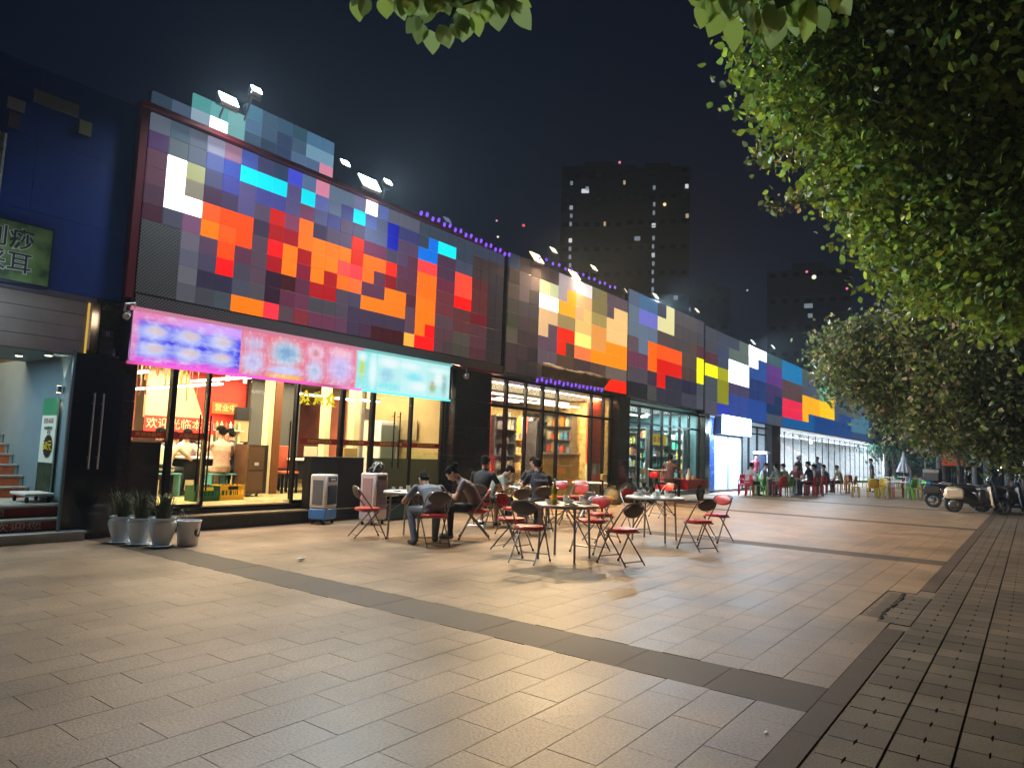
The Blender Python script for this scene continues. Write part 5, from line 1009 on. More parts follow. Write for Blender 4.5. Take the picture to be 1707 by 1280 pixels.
shelf_unit(34.6, 12.6, 3, 1.9, 'pale goods shelf in the bright white shop', [(.6, .6, .6), (.5, .4, .35), (.4, .55, .3)], seed=31, n=12, rows=4)
for k, (x, y) in enumerate(((27.2, 12.2), (27.2, 13.9), (25.2, 12.9), (23.2, 13.0))): shelf_unit(x, y, 1.6, 2.4, '%s end on goods shelf facing the entrance of the teal shop' % names[k], TC+[(.6, .6, .55), (.1, .55, .35)], seed=50+k, n=9, rows=6, rz=-90)
GC = [(.7, .45, .08), (.7, .25, .03), (.6, .5, .3), (.5, .08, .04), (.65, .6, .45), (.3, .2, .1), (.1, .25, .4)]
for k, (x, y, h) in enumerate(((19.75, 12.9, 2.6), (19.75, 14.6, 2.6))): shelf_unit(x, y, 1.5, h, '%s gold lit goods shelf facing the entrance of the red walled shop' % names[k], GC, seed=70+k, n=9, rows=6, rz=-90)
o = thing('white_fridge', 'pale upright fridge in the right half of the dining room', 'fridge', (11.5, 12.6, FZ)); MB().rbox((0, 0, .85), (.6, .6, 1.7), .03).build('body', M['white'], o, smooth=True); MB().bb(-.26, .26, -.32, -.3, .15, 1.6).build('door', mat('fridge_glass', (.2, .25, .25), .1), o); MB().tube([(.22, -.34, .6), (.22, -.34, 1.2)], .012, 6).build('handle', M['chrome'], o)
for k, (x, y, c) in enumerate(((9.3, 13.2, (.6, .12, .06)), (9.6, 14.0, (.65, .5, .2)), (10.6, 12.4, (.35, .25, .1)), (11.0, 14.4, (.6, .55, .4)))): indoor_chair(x, y, c, '%s high backed chair in the right half of the dining room' % names[k])
o = thing('yellow_sign', 'yellow sign with dark marks hanging inside the teal shop', 'sign', (25.0, 11.6, 2.1)); MB().bb(-.75, .75, 0, .02, -.2, .2).build('board', glow('yellow_board', (.85, .6, .03), .85), o); text('烟 酒 水', .26, BLK, 'lettering', o, (0, -.01, 0), FRONT, .002)
o = thing('green_sign', 'green lit shelf header with pale marks inside the teal shop', 'sign', (22.2, 11.9, 2.25)); MB().bb(-.95, .95, 0, .02, -.14, .14).build('board', glow('green_board', (.02, .4, .2), .7), o); text('便民超市', .2, M['white'], 'lettering', o, (0, -.01, 0), FRONT, .002)
for i, x in enumerate((21.3, 22.4, 22.6, 23.8, 24.6, 25.3)):
    o = thing('ceiling_spot', '%s white ceiling spot in the teal shop' % names[i], 'ceiling light', (x, 11.5+.5*(i % 3), 3.0)); MB().disc((0, 0, 0), .09, .03, 'z', 12).build('lens', COOLT, o); MB().disc((0, 0, .03), .11, .03, 'z', 12).build('rim', M['steel'], o)
for i in range(9): tube_light(39+i*3.6, 12.6, 41.4+i*3.6, 3.05, '%s nearest ceiling tube of the far white hall' % (names+['eighth', 'ninth'])[i], COOLT, 'x', 'ceiling tubes of the far white hall', .2)
# hanging clothes and red chair
o = thing('hanging_clothes', 'colourful clothes hanging on a rail in the second shop', 'clothes', (17.05, 12.3, 2.0)); MB().tube([(-.4, 0, .5), (.5, 0, .5)], .012, 6).build('rail', M['steel'], o)
for k, c in enumerate(((.8, .4, .02), (.35, .3, .6), (.7, .1, .05), (.6, .55, .8))): b = MB(); b.loft([((-.3+k*.2, 0, .5), (.03, 0, 0), (0, .03, 0)), ((-.3+k*.2, 0, .42), (.1, 0, 0), (0, .04, 0)), ((-.3+k*.2, 0, .0-.1*(k % 2)), (.12, 0, 0), (0, .05, 0))], 10); b.build('garment', mat('garment%d' % k, c, .7), o, smooth=True)
# ---------------------------------------------------------------- people
def V3(*a): return Vector(a)
def clothmat(c, rough=.75):
    k = 'cloth_%02x%02x%02x' % tuple(int(min(1, v)*255) for v in c[:3]); return mat(k, c, rough, var=.18, scale=14, bump=.35, bscale=28)
SKINS = [mat('skin_a', (.46, .27, .18), .5, var=.1, scale=20), mat('skin_b', (.38, .21, .13), .5, var=.1, scale=20)]
def person(label, x, y, ang, z=0, seated=True, lean=12, head=0, turn=0, hands=None, shirt=(.3, .3, .3), pants=(.05, .05, .06), shoes=(.05, .05, .05), sleeve=.55, female=False, bun=False,
           hair=True, scale=1.0, feet=None, knees=None, voxel=.011, seat=.47, shorts=False, face=True, walk=0, cap=None, back_text=None, fingers=True, skin=0):
    t = thing('person', label, 'person', (x, y, z), R_(ang-90)); t.scale = (scale,)*3
    segs = []; mb = MB(); L = R_(lean)
    def seg(p0, p1, r0, r1, tg, n=10):
        p0 = Vector(p0); p1 = Vector(p1); d = (p1-p0); ln = d.length; u = d/ln; pts = []; rr = []
        for k in range(5): a = k/4*PI/2; pts.append(p0-u*r0*math.cos(a)); rr.append(max(r0*math.sin(a), .001))
        for k in range(5): a = k/4*PI/2; pts.append(p1+u*r1*math.sin(a)); rr.append(max(r1*math.cos(a), .001))
        mb.tube(pts, rr, n); segs.append((p0, p1, r0, r1, tg))
    hz = seat+.09 if seated else .93
    P0 = V3(0, 0, hz); up = V3(0, math.sin(L), math.cos(L)); dp = V3(0, math.cos(L), -math.sin(L)); sw = .185 if not female else .165
    curv = [0, .0, .012, .03, .045, .05]
    def sp(h, extra=0):
        # spine bends progressively when leaning
        a = L*(.55+.9*min(1, h/.5)); return P0+V3(0, math.sin(a)*h, math.cos(a)*h)+dp*extra
    rings = [(-.09, sw*.72, .10), (0, sw*.95, .125), (.1, sw*.86, .11), (.2, sw*.84, .105), (.32, sw*.98, .118), (.42, sw*1.04, .108), (.47, sw*.95, .09), (.51, sw*.6, .065), (.535, .06, .055)]
    R = []
    for h, a, b in rings: c = sp(max(h, 0)) if h >= 0 else P0+V3(0, 0, h); R.append((c, V3(a, 0, 0), dp*b))
    mb.loft(R, 18)
    for (h0, a0, b0), (h1, a1, b1) in zip(rings, rings[1:]):
        c0 = sp(max(h0, 0)) if h0 >= 0 else P0+V3(0, 0, h0); c1 = sp(max(h1, 0))
        tg = 'pants' if h1 <= .04 else 'shirt'
        for s in (-.6, 0, .6): segs.append((c0+V3(s*a0, 0, 0), c1+V3(s*a1, 0, 0), b0, b1, tg))
    nb_ = sp(.52); ha = L*.9+R_(head); hu = V3(0, math.sin(ha), math.cos(ha)); hc = nb_+hu*.09
    seg(nb_-up*.02, nb_+hu*.07, .055, .052, 'skin')
    T = Matrix.Rotation(R_(turn), 3, hu); hf = T @ V3(0, math.cos(ha), -math.sin(ha)); hr = T @ V3(1, 0, 0); hbase = nb_+hu*.055
    HR = [(0, .035, .03, .045), (.02, .052, .055, .035), (.05, .065, .078, .02), (.09, .073, .092, .01), (.13, .077, .1, 0), (.17, .075, .099, -.004), (.2, .064, .085, -.008), (.222, .042, .058, -.01), (.232, .015, .02, -.01)]
    mb.loft([(hbase+hu*h+hf*(o_+.012), hr*a, hf*b) for h, a, b, o_ in HR], 16); hm = hbase+hu*.12+hf*.012
    segs.append((hbase+hu*.02, hbase+hu*.2, .07, .08, 'skin'))
    seg(hbase+hu*.115+hf*.105, hbase+hu*.085+hf*.125, .008, .013, 'skin', 8)
    for s in (-1, 1): seg(hbase+hu*.08+hr*s*.076+hf*.0, hbase+hu*.12+hr*s*.082-hf*.008, .012, .016, 'skin', 8)
    # legs
    for s in (-1, 1):
        hip = P0+V3(s*.09, 0, -.04 if seated else -.02)
        if seated:
            kx, ky, kz = (knees[0 if s < 0 else 1] if knees else (s*.15, .43, seat+.05)); fx, fy, fz = (feet[0 if s < 0 else 1] if feet else (s*.15, .42, .08))
        else:
            st = walk*s; kx, ky, kz = s*.1, st*.5, .49; fx, fy, fz = s*.1, st, .08
        kn = V3(kx, ky, kz); ft = V3(fx, fy, fz)
        seg(hip, kn, .088 if not female else .085, .062, 'pants'); mid = kn.lerp(ft, .35)
        if shorts: seg(kn, mid, .06, .058, 'skin'); seg(mid, ft, .056, .036, 'skin')
        else: seg(kn, mid, .062, .06, 'pants'); seg(mid, ft, .06, .044, 'pants')
        fd = V3(s*.15, 1, 0).normalized(); seg(ft+V3(0, 0, -.03)-fd*.02, ft+fd*.06+V3(0, 0, -.035), .042, .042, 'shoes'); seg(ft+fd*.06+V3(0, 0, -.04), ft+fd*.16+V3(0, 0, -.045), .04, .032, 'shoes')
    # arms
    for i, s in enumerate((-1, 1)):
        sh = sp(.445)+V3(s*(sw+.01), 0, 0); h_ = hands[i] if hands else ((s*.16, .36, seat+.2) if seated else (s*.27, .05, .8)); hd = Vector(h_)
        d = hd-sh; la, lb_ = .285, .25; dl = min(d.length, la+lb_-.01); u = d.normalized(); hd = sh+u*dl
        k = (la*la-lb_*lb_+dl*dl)/(2*dl); off = math.sqrt(max(0, la*la-k*k)); pole = V3(s*.75, -.25, -.6); pole = (pole-u*pole.dot(u)).normalized(); el = sh+u*k+pole*off
        if sleeve <= 1: m_ = sh.lerp(el, sleeve); seg(sh, m_, .058, .052, 'shirt'); seg(m_, el, .045, .038, 'skin'); seg(el, hd, .038, .026, 'skin')
        else: seg(sh, el, .058, .046, 'shirt'); seg(el, hd, .046, .034, 'shirt')
        fu = (hd-el).normalized(); side = fu.cross(V3(0, 0, 1)); side = side.normalized() if side.length > .1 else V3(1, 0, 0); dn = side.cross(fu).normalized()
        if dn.z > 0: dn = -dn
        pm = hd+fu*.05; seg(hd, pm, .026, .03, 'skin')
        seg(pm-side*.018, pm+side*.018+fu*.01, .022, .022, 'skin')
        if fingers:
            for j, q in enumerate((-.03, -.01, .01, .03)):
                ln = (.062, .075, .07, .052)[j]; a = pm+side*q+fu*.022; b_ = a+fu*ln*.55+dn*.008; c_ = b_+fu*ln*.35+dn*.026
                seg(a, b_, .0098, .0092, 'skin', 7); seg(b_, c_, .0092, .008, 'skin', 7)
            tb = hd+fu*.02-side*s*.024; seg(tb, tb-side*s*.026+fu*.034+dn*.01, .0115, .0105, 'skin', 7); seg(tb-side*s*.026+fu*.034+dn*.01, tb-side*s*.018+fu*.06+dn*.02, .0105, .009, 'skin', 7)
    me = mb.data('body_raw', []); me.materials.clear()
    tmp = bpy.data.objects.new('tmp', me); COL.objects.link(tmp); rm = tmp.modifiers.new('r', 'REMESH'); rm.mode = 'VOXEL'; rm.voxel_size = voxel; rm.adaptivity = 0
    sm = tmp.modifiers.new('s', 'SMOOTH'); sm.factor = .5; sm.iterations = 3 if voxel < .02 else 1
    dg = bpy.context.evaluated_depsgraph_get(); res = bpy.data.meshes.new_from_object(tmp.evaluated_get(dg)); bpy.data.objects.remove(tmp)
    n = len(res.polygons); cen = np.empty(n*3); res.polygons.foreach_get('center', cen); cen = cen.reshape(-1, 3)
    best = np.full(n, 1e9); mi = np.zeros(n, dtype=np.int32); order = {'skin': 0, 'shirt': 1, 'pants': 2, 'shoes': 3}
    for p0, p1, r0, r1, tg in segs:
        a = np.array(p0); d = np.array(p1)-a; dd = d @ d+1e-9; tt = np.clip(((cen-a) @ d)/dd, 0, 1); ds = np.linalg.norm(cen-(a+tt[:, None]*d), axis=1)-(r0+(r1-r0)*tt); q = ds < best; best[q] = ds[q]; mi[q] = order[tg]
    for m_ in (SKINS[skin], clothmat(shirt), clothmat(pants), clothmat(shoes, .5)): res.materials.append(m_)
    res.polygons.foreach_set('material_index', mi); res.polygons.foreach_set('use_smooth', [True]*n)
    res.name = 'body'; body = bpy.data.objects.new('body', res); COL.objects.link(body); body.parent = t
    if hair:
        b = MB(); Rg = []
        # hair: a cap over the crown and the back of the head
        for h, a, bb_, o_ in ((.055, .04, .03, -.075), (.085, .070, .062, -.04), (.115, .081, .082, -.024), (.15, .085, .097, -.012), (.185, .081, .1, -.006), (.212, .07, .088, -.006), (.232, .05, .062, -.008), (.243, .022, .026, -.008)): Rg.append((hbase+hu*h+hf*(o_+.008), hr*a, hf*bb_))
        b.loft(Rg, 18); rnd = random.Random(int(x*100))
        b.v = [tuple(Vector(p)+Vector((rnd.uniform(-1, 1), rnd.uniform(-1, 1), rnd.uniform(-1, 1)))*.0035) for p in b.v]
        for k in range(14): a = rnd.uniform(0, 6.28); c0 = hbase+hu*(.185+rnd.uniform(-.05, .02))+hr*math.cos(a)*.07+hf*(math.sin(a)*.08-.004); b.ball(c0, .022, .026, .026, .018, 7, 5)
        if bun: b.ball(hbase+hu*.17-hf*.125, .045, n=10, m=7); b.ball(hbase+hu*.2-hf*.15, .025, n=8, m=5)
        b.build('hair', M['hair'], t, smooth=True)
    if cap:
        b = MB(); b.loft([(hbase+hu*.15+hf*.002, hr*.09, hf*.112), (hbase+hu*.2, hr*.085, hf*.105), (hbase+hu*.25, hr*.05, hf*.06), (hbase+hu*.26, hr*.01, hf*.01)], 16); b.loft([(hbase+hu*.15+hf*.06, hr*.08, hf*.1), (hbase+hu*.157+hf*.06, hr*.08, hf*.1)], 16); b.build('cap', clothmat(cap), t, smooth=True)
    if face:
        for s in (-1, 1): b = MB(); b.ball(hbase+hu*.125+hr*s*.03+hf*.098, .008, .011, .006, .006, 8, 6); b.build('eye', MATS['print_black'], t)
        b = MB(); b.tube([hbase+hu*.055+hr*.02+hf*.083, hbase+hu*.053+hf*.092, hbase+hu*.055-hr*.02+hf*.083], .004, 5); b.build('mouth', mat('lips', (.3, .1, .08), .5), t)
    if back_text:
        c = sp(.36)-dp*.135; rot = Matrix((V3(1, 0, 0), up, V3(1, 0, 0).cross(up))).transposed().to_euler(); text(back_text, .085, M['white'], 'back_print', t, c, rot, .001)
    return t
person('man in a grey shirt hunched over the small table, seen from behind', 7.68, 7.15, 62, lean=38, head=18, hands=((-.16, .52, .76), (.2, .5, .78)), shirt=(.17, .19, .23), pants=(.12, .14, .19), shoes=(.06, .06, .1), feet=((-.26, .12, .08), (.16, .38, .08)), knees=((-.26, .38, .5), (.2, .43, .5)), seat=.46)
person('woman with dark hair in a mauve top looking down at her hands', 8.83, 7.3, 132, lean=24, head=28, hands=((-.06, .5, .72), (.1, .5, .7)), shirt=(.2, .155, .165), pants=(.015, .015, .02), shoes=(.2, .24, .24), female=True, bun=True, seat=.46, scale=.97)
person('man in a black shirt with short hair turned to the group table', 10.15, 8.3, 15, lean=10, head=4, hands=((-.12, .4, .7), (.2, .36, .66)), shirt=(.015, .015, .018), pants=(.03, .03, .035), shoes=(.02, .02, .02), seat=.46, shorts=True, skin=1)
person('man in a navy shirt with white back print at the group table', 10.75, 7.35, 52, lean=14, head=10, hands=((-.12, .5, .76), (.2, .5, .76)), shirt=(.018, .016, .03), pants=(.12, .12, .12), seat=.46, back_text='Nobody', shoes=(.02, .02, .02))
person('person in a pale grey shirt with bowed head behind the group table', 11.0, 8.75, -40, lean=22, head=30, hands=((-.1, .42, .76), (.2, .4, .76)), shirt=(.22, .24, .22), pants=(.04, .04, .05), seat=.46, scale=.94)
person('man in dark clothes facing us across the group table', 12.15, 8.45, 200, lean=8, head=10, turn=20, hands=((-.16, .42, .78), (.14, .42, .78)), shirt=(.02, .018, .02), pants=(.04, .04, .05), seat=.46)
for x, y, a, lab in ((11.0, 8.75, -40, 'folding chair under the person in the pale grey shirt'), (12.15, 8.45, 200, 'folding chair under the dark clad man facing us')): chair(x, y, a, lab)
# indoor diners
person('indoor diner in a pale pink shirt seen from behind on a bench stool', 7.55, 12.8, 88, z=FZ, lean=6, head=4, turn=15, hands=((-.2, .42, .8), (.2, .42, .8)), shirt=(.6, .36, .28), pants=(.35, .3, .2), seat=.44, voxel=.013, skin=0, scale=1.04)
person('indoor diner in a black shirt leaning to the table on a bench stool', 8.05, 13.0, 115, z=FZ, lean=14, head=8, hands=((-.2, .42, .8), (.2, .42, .8)), shirt=(.03, .03, .035), pants=(.03, .03, .03), seat=.44, voxel=.013, scale=1.04)
person('indoor diner in a beige top leaning at the left end of the table', 6.55, 13.1, 40, z=FZ, lean=26, head=6, hands=((-.2, .45, .8), (.2, .45, .8)), shirt=(.5, .42, .3), pants=(.04, .05, .05), seat=.44, voxel=.013, female=True, scale=1.02)
person('indoor diner in a white shirt behind the white table, facing the glass', 7.45, 14.2, 270, z=FZ, lean=10, head=12, hands=((-.2, .42, .8), (.2, .42, .8)), shirt=(.65, .62, .55), pants=(.05, .05, .06), seat=.44, voxel=.015)
person('indoor diner with bare orange lit shoulders right of the table', 8.4, 13.95, 240, z=FZ, lean=10, head=8, hands=((-.2, .42, .8), (.2, .42, .8)), shirt=(.55, .28, .12), pants=(.05, .05, .06), seat=.44, voxel=.015)
person('indoor diner in dark blue at the back left of the table', 6.7, 14.0, 300, z=FZ, lean=12, head=6, hands=((-.2, .42, .8), (.2, .42, .8)), shirt=(.06, .07, .12), pants=(.05, .05, .06), seat=.44, voxel=.015)
# ---------------------------------------------------------------- moulded plastic chairs at the far tables
PC = {'red': mat('plastic_red', (.55, .02, .035), .35), 'green': mat('plastic_green', (.12, .5, .05), .35), 'yellow': mat('plastic_yellow', (.6, .38, .03), .35), 'blue': mat('plastic_blue', (.05, .3, .55), .35)}
def pchair():
    t = thing('plastic_chair', 'x', 'plastic chair', (0, 0, -50), 0, 'bright moulded plastic chairs at the far tables')
    b = MB(); b.rbox((0, 0, .43), (.44, .42, .035), .012); b.build('seat', PC['red'], t, smooth=True)
    b = MB(); n = 9
    V = []
    for k, (z, q) in enumerate(((.44, .2), (.6, .225), (.78, .2), (.84, .12))):
        for i in range(n): a = -1+2*i/(n-1); V.append((a*q, -.2-.05*(z-.44)/.4+.05*a*a, z))
    b.add(V, [(k*n+i, k*n+i+1, (k+1)*n+i+1, (k+1)*n+i) for k in range(3) for i in range(n-1)]); q = b.build('backrest', PC['red'], t, smooth=True); q.modifiers.new('s', 'SOLIDIFY').thickness = .012
    for sx_ in (-1, 1):
        b = MB(); b.tube([(sx_*.22, -.2, .62), (sx_*.25, .05, .64), (sx_*.24, .17, .6), (sx_*.21, .18, .43)], .016, 6); b.build('armrest', PC['red'], t, smooth=True)
        for sy in (-1, 1): MB().box((sx_*.2, sy*.19, .21), (.035, .035, .43), taper=1.3).build('leg', PC['red'], t)
    return t
PCH = pchair(); pused = [False]
def pc(x, y, ang, c, lab):
    sw_ = {k: PC[c] for k in ('seat', 'backrest', 'armrest', 'leg')}
    if c not in pused_roots:
        if not pused_roots: r = PCH; r.location = (x, y, 0); r.rotation_euler = (0, 0, R_(ang-90)); r['label'] = lab
        else: r = dup(PCH, (x, y, 0), R_(ang-90), lab, swap=None)
        for k in kids(r):
            k.data = k.data.copy(); k.data.materials.clear(); k.data.materials.append(PC[c])
        pused_roots[c] = r; return r
    return dup(pused_roots[c], (x, y, 0), R_(ang-90), lab)
pused_roots = {}
FAR = [(28.3, 9.3, 150, 'red', 'red plastic chair leftmost at the far tables'), (28.9, 8.9, 90, 'green', 'green plastic chair near the left end of the far tables'), (29.6, 9.7, -120, 'red', 'red plastic chair behind the leftmost green one'),
 (29.6, 8.3, 60, 'red', 'red plastic chair under the grey green shirted diner'), (30.3, 8.2, 80, 'green', 'green plastic chair under the white shirted diner'), (30.9, 9.4, -90, 'green', 'green plastic chair behind the white shirted diner'), (31.6, 7.6, 85, 'red', 'red plastic chair under the broad black shirted diner'),
 (32.4, 7.5, 110, 'red', 'red plastic chair under the beige shirted diner'), (33.5, 8.0, 170, 'red', 'dark red plastic chair right of the beige diner'), (35.6, 8.1, 60, 'red', 'left red chair of the pair under the bunting'), (36.6, 7.9, 100, 'red', 'right red chair of the pair under the bunting'),
 (37.5, 7.5, 120, 'yellow', 'lime yellow chair just before the dark standing figure'), (38.6, 7.3, 80, 'yellow', 'second lime yellow chair just before the dark standing figure'), (41.5, 8.1, 30, 'red', 'small red chair behind the lime yellow ones'),
 (33.4, 5.5, 20, 'yellow', 'leftmost yellow chair of the right hand far tables'), (34.3, 5.3, 160, 'yellow', 'second yellow chair of the right hand far tables'), (35.4, 5.35, 80, 'yellow', 'third yellow chair of the right hand far tables'),
 (36.0, 4.9, 90, 'red', 'single red chair among yellow ones at the right'), (36.9, 4.5, 60, 'green', 'green chair right of the single red chair'), (37.6, 4.2, 120, 'green', 'second green chair right of the single red chair'), (38.2, 4.0, 90, 'blue', 'blue chair at the right end of the right hand tables'), (39.4, 4.1, 200, 'blue', 'second blue chair at the right end of the tables'),
 (48, 8.3, 100, 'green', 'small green chair far back near the hedge, left'), (50, 7.8, 100, 'green', 'small green chair far back near the hedge, second'), (51.5, 7.2, 90, 'blue', 'small blue chair far back near the hedge, left'), (54, 6.5, 100, 'blue', 'small blue chair far back near the hedge, middle'), (55, 6.1, 80, 'blue', 'small blue chair far back near the hedge, right'), (52, 5.9, 250, 'yellow', 'small yellow chair far back before the hedge'), (46, 6.2, 250, 'green', 'far green chair left of the umbrella'), (47.5, 5.0, 250, 'red', 'far red chair below the umbrella')]
for q in FAR: pc(*q)
def ptable(x, y, lab):
    t = thing('plastic_table', lab, 'table', (x, y, 0)); MB().rbox((0, 0, .72), (.85, .85, .03), .01).build('top', M['foam'], t); [MB().box((sx_*.35, sy*.35, .35), (.05, .05, .71)).build('leg', M['white'], t) for sx_ in (-1, 1) for sy in (-1, 1)]
for k, (x, y) in enumerate(((29.4, 9.0), (31.5, 8.6), (36.0, 8.7), (34.3, 4.7), (37.1, 5.2), (51, 6.8), (47, 7.2))): ptable(x, y, '%s plastic table of the far seating, hidden among bright chairs' % names[k])
for k, (x, y) in enumerate(((31.4, 8.5), (31.7, 8.7), (36.0, 8.7), (37.0, 5.3), (34.3, 4.8))): cup(x, y, .16, .05, '%s pale jug on the far plastic tables' % names[k], z=.735)
fp = dict(voxel=.024, fingers=False, face=False)
person('seated far diner in a grey green shirt on a red chair', 29.6, 8.3, 60, lean=16, shirt=(.22, .32, .3), pants=(.3, .1, .12), **fp)
person('seated far diner in a white shirt on a green chair', 30.3, 8.2, 80, lean=12, shirt=(.55, .6, .55), pants=(.06, .06, .07), **fp)
person('broad far diner in a black shirt on a red chair', 31.6, 7.6, 85, lean=6, shirt=(.012, .012, .02), pants=(.02, .02, .02), scale=1.08, **fp)
person('far diner in a beige shirt on a red chair', 32.4, 7.5, 110, lean=10, shirt=(.3, .26, .22), pants=(.05, .05, .05), **fp)
person('far standing person in a pink apron before the dark pillar', 32.0, 10.1, 250, seated=False, lean=4, shirt=(.6, .12, .2), pants=(.5, .35, .4), **fp)
person('far person in a white cap behind the black shirted diner', 34.5, 8.9, 260, seated=False, lean=6, shirt=(.1, .1, .14), pants=(.05, .05, .06), cap=(.6, .6, .7), **fp)
person('far standing person in a mauve top by the white hall', 36.5, 9.4, 240, seated=False, lean=4, shirt=(.4, .3, .42), pants=(.1, .1, .14), female=True, **fp)
person('far standing person in a pale blue shirt walking before the hall', 38.5, 8.9, 170, seated=False, lean=4, walk=.14, shirt=(.35, .48, .6), pants=(.04, .05, .07), **fp)
person('far dark figure standing alone where the bunting ends', 40.5, 6.7, 100, seated=False, lean=3, walk=.12, shirt=(.08, .08, .11), pants=(.06, .065, .08), hair=True, **fp)
person('child with dark hair in a rose shirt leaning by the tricycle box', 21.9, 9.9, 240, seated=False, lean=10, shirt=(.5, .15, .18), pants=(.1, .05, .06), scale=.78, **fp)
person('person in a maroon jacket sitting on the red cargo tricycle', 20.75, 9.25, 0, z=.12, lean=6, hands=((-.2, .42, .85), (.2, .42, .85)), shirt=(.07, .025, .035), pants=(.03, .02, .03), seat=.52, voxel=.02, fingers=False, face=False)
for k, (x, y, a, c, lab) in enumerate(((28.6, 9.3, 330, (.5, .5, .55), 'far diner in a pale top at the left end of the far tables'), (33.2, 8.6, 200, (.35, .1, .12), 'far diner in a dark red top right of the beige diner'), (35.5, 8.2, 60, (.5, .35, .4), 'far diner in a rose top on the left red chair of the pair'), (36.6, 8.0, 100, (.12, .14, .2), 'far diner in dark blue on the right red chair of the pair'), (31.0, 9.5, 270, (.5, .52, .5), 'far diner in a white top facing us at the far tables'), (37.5, 7.6, 120, (.45, .42, .2), 'far diner in a yellowish top before the standing dark figure'))):
    person(lab, x, y, a, lean=12, shirt=c, pants=(.05, .05, .06), **fp)
for k, (x, y, c) in enumerate(((34.0, 4.2, 'green'), (35.2, 4.0, 'yellow'), (36.3, 5.7, 'green'), (37.4, 5.9, 'red'), (38.8, 5.0, 'green'), (33.0, 6.1, 'yellow'), (41, 5.2, 'red'), (42.3, 4.4, 'green'), (44, 5.5, 'blue'))):
    t = thing('plastic_stool', '%s low plastic stool, %s, among the right hand far tables' % (names[k] if k < 7 else ('eighth', 'ninth')[k-7], c), 'stool', (x, y, 0)); MB().rbox((0, 0, .44), (.32, .32, .05), .02).build('seat', PC[c], t, smooth=True); [MB().box((a*.13, b_*.13, .21), (.04, .04, .42), taper=.8).build('leg', PC[c], t) for a in (-1, 1) for b_ in (-1, 1)]
# bunting of little flags
o = thing('bunting', 'string of little coloured flags under the far end of the blue sign', 'bunting', (40, 10.2, 0)); MB().tube([(0, 0, 2.9), (8, -1.2, 2.35), (16, -2.2, 2.1)], .01, 5).build('cord', M['white'], o)
for i in range(26):
    t_ = i/25; x_ = 16*t_; y_ = -2.2*t_; z_ = 2.9-1.1*t_+.3*t_*t_; c = ('foam', 'foam', 'fr', 'fo')[i % 4]; m_ = M['foam'] if c == 'foam' else (mat('flag_orange', (.8, .35, .05), .7) if c == 'fo' else mat('flag_red', (.6, .1, .05), .7))
    b = MB(); b.add([(x_-.14, y_, z_), (x_+.14, y_, z_), (x_, y_, z_-.38), (x_-.14, y_+.004, z_), (x_+.14, y_+.004, z_), (x_, y_+.004, z_-.38)], [(0, 1, 2), (5, 4, 3), (0, 3, 4, 1), (1, 4, 5, 2), (2, 5, 3, 0)]); b.build('flag', m_, o)
# tall standing cooler by the far shop
t = thing('air_cooler', 'tall navy and white air cooler standing by the far white door', 'air cooler', (33.6, 11.0-.7, 0), R_(10)); MB().rbox((0, 0, .95), (.95, .6, 1.6), .05).build('body', mat('cooler_navy', (.006, .009, .03), .5), t, smooth=True); MB().rbox((0, -.02, 1.8), (1.0, .64, .14), .03).build('top_rim', M['white'], t); MB().bb(-.52, -.46, -.34, -.3, .3, 1.75).build('side_rim', M['white'], t); [MB().disc((x, 0, .07), .07, .05, 'x').build('castor', M['rubber'], t) for x in (-.38, .38)]
# ---------------------------------------------------------------- cargo tricycle and scooters
def wheel(parent, x, y, r, axis='y', w_=.05, spokes=True, rim='steel', z=None):
    z = r if z is None else z
    wh = MB().ring((x, y, z), r-.035, .035 if w_ < .07 else .05, axis, 26, 8).build('wheel', M['rubber'], parent, smooth=True)
    b = MB(); b.ring((x, y, z), r-.075, .012, axis, 24, 6)
    for i in range(5):
        a = 2*PI*i/5; q = (r-.08)
        b.tube([(x, y, z), (x+q*math.cos(a), y, z+q*math.sin(a)) if axis == 'y' else (x, y+q*math.cos(a), z+q*math.sin(a))], .012, 5)
    b.disc((x, y, z), .05, .08, axis, 12); b.build('rim', M[rim], wh)
RP = mat('red_paint', (.55, .012, .03), .3, var=.15, scale=5)
t = thing('cargo_tricycle', 'red cargo tricycle with an open box parked before the teal shop', 'tricycle', (0, 0, 0))
MB().bb(21.35, 22.95, 8.85, 8.89, .42, .74).bb(21.35, 22.95, 9.75, 9.79, .42, .74).bb(22.95, 22.99, 8.85, 9.79, .42, .74).bb(21.31, 21.35, 8.85, 9.79, .42, .74).bb(21.35, 22.95, 8.89, 9.75, .40, .44).build('cargo_box', RP, t)
MB().bb(21.3, 23.0, 8.825, 8.85, .70, .75).bb(21.3, 23.0, 8.825, 8.85, .41, .45).build('box_rail', M['steel'], t); MB().bb(22.99, 23.02, 8.9, 9.75, .45, .7).build('tail_gate', RP, t)
MB().bb(20.4, 21.3, 9.1, 9.55, .42, .56).build('seat_base', RP, t); MB().rbox((20.85, 9.32, .61), (.6, .4, .1), .03).build('saddle', M['darkplastic'], t, smooth=True)
b = MB(); b.tube([(21.3, 9.3, .3), (20.3, 9.3, .3), (19.95, 9.3, .75), (19.8, 9.3, 1.0)], .035, 8); b.tube([(19.95, 9.3, .75), (19.6, 9.3, .28)], .03, 8); b.build('frame', M['black'], t, smooth=True)
MB().tube([(20.0, 8.98, 1.05), (19.85, 9.3, 1.02), (20.0, 9.62, 1.05)], .018, 8).build('handlebar', M['chrome'], t); MB().rbox((19.8, 9.3, .88), (.16, .3, .2), .04).build('head_lamp_housing', RP, t, smooth=True); MB().tube([(19.95, 9.0, 1.03), (19.95, 8.95, 1.22)], .008, 5).ball((19.95, 8.94, 1.27), .05, n=8, m=5).build('mirror', M['chrome'], t)
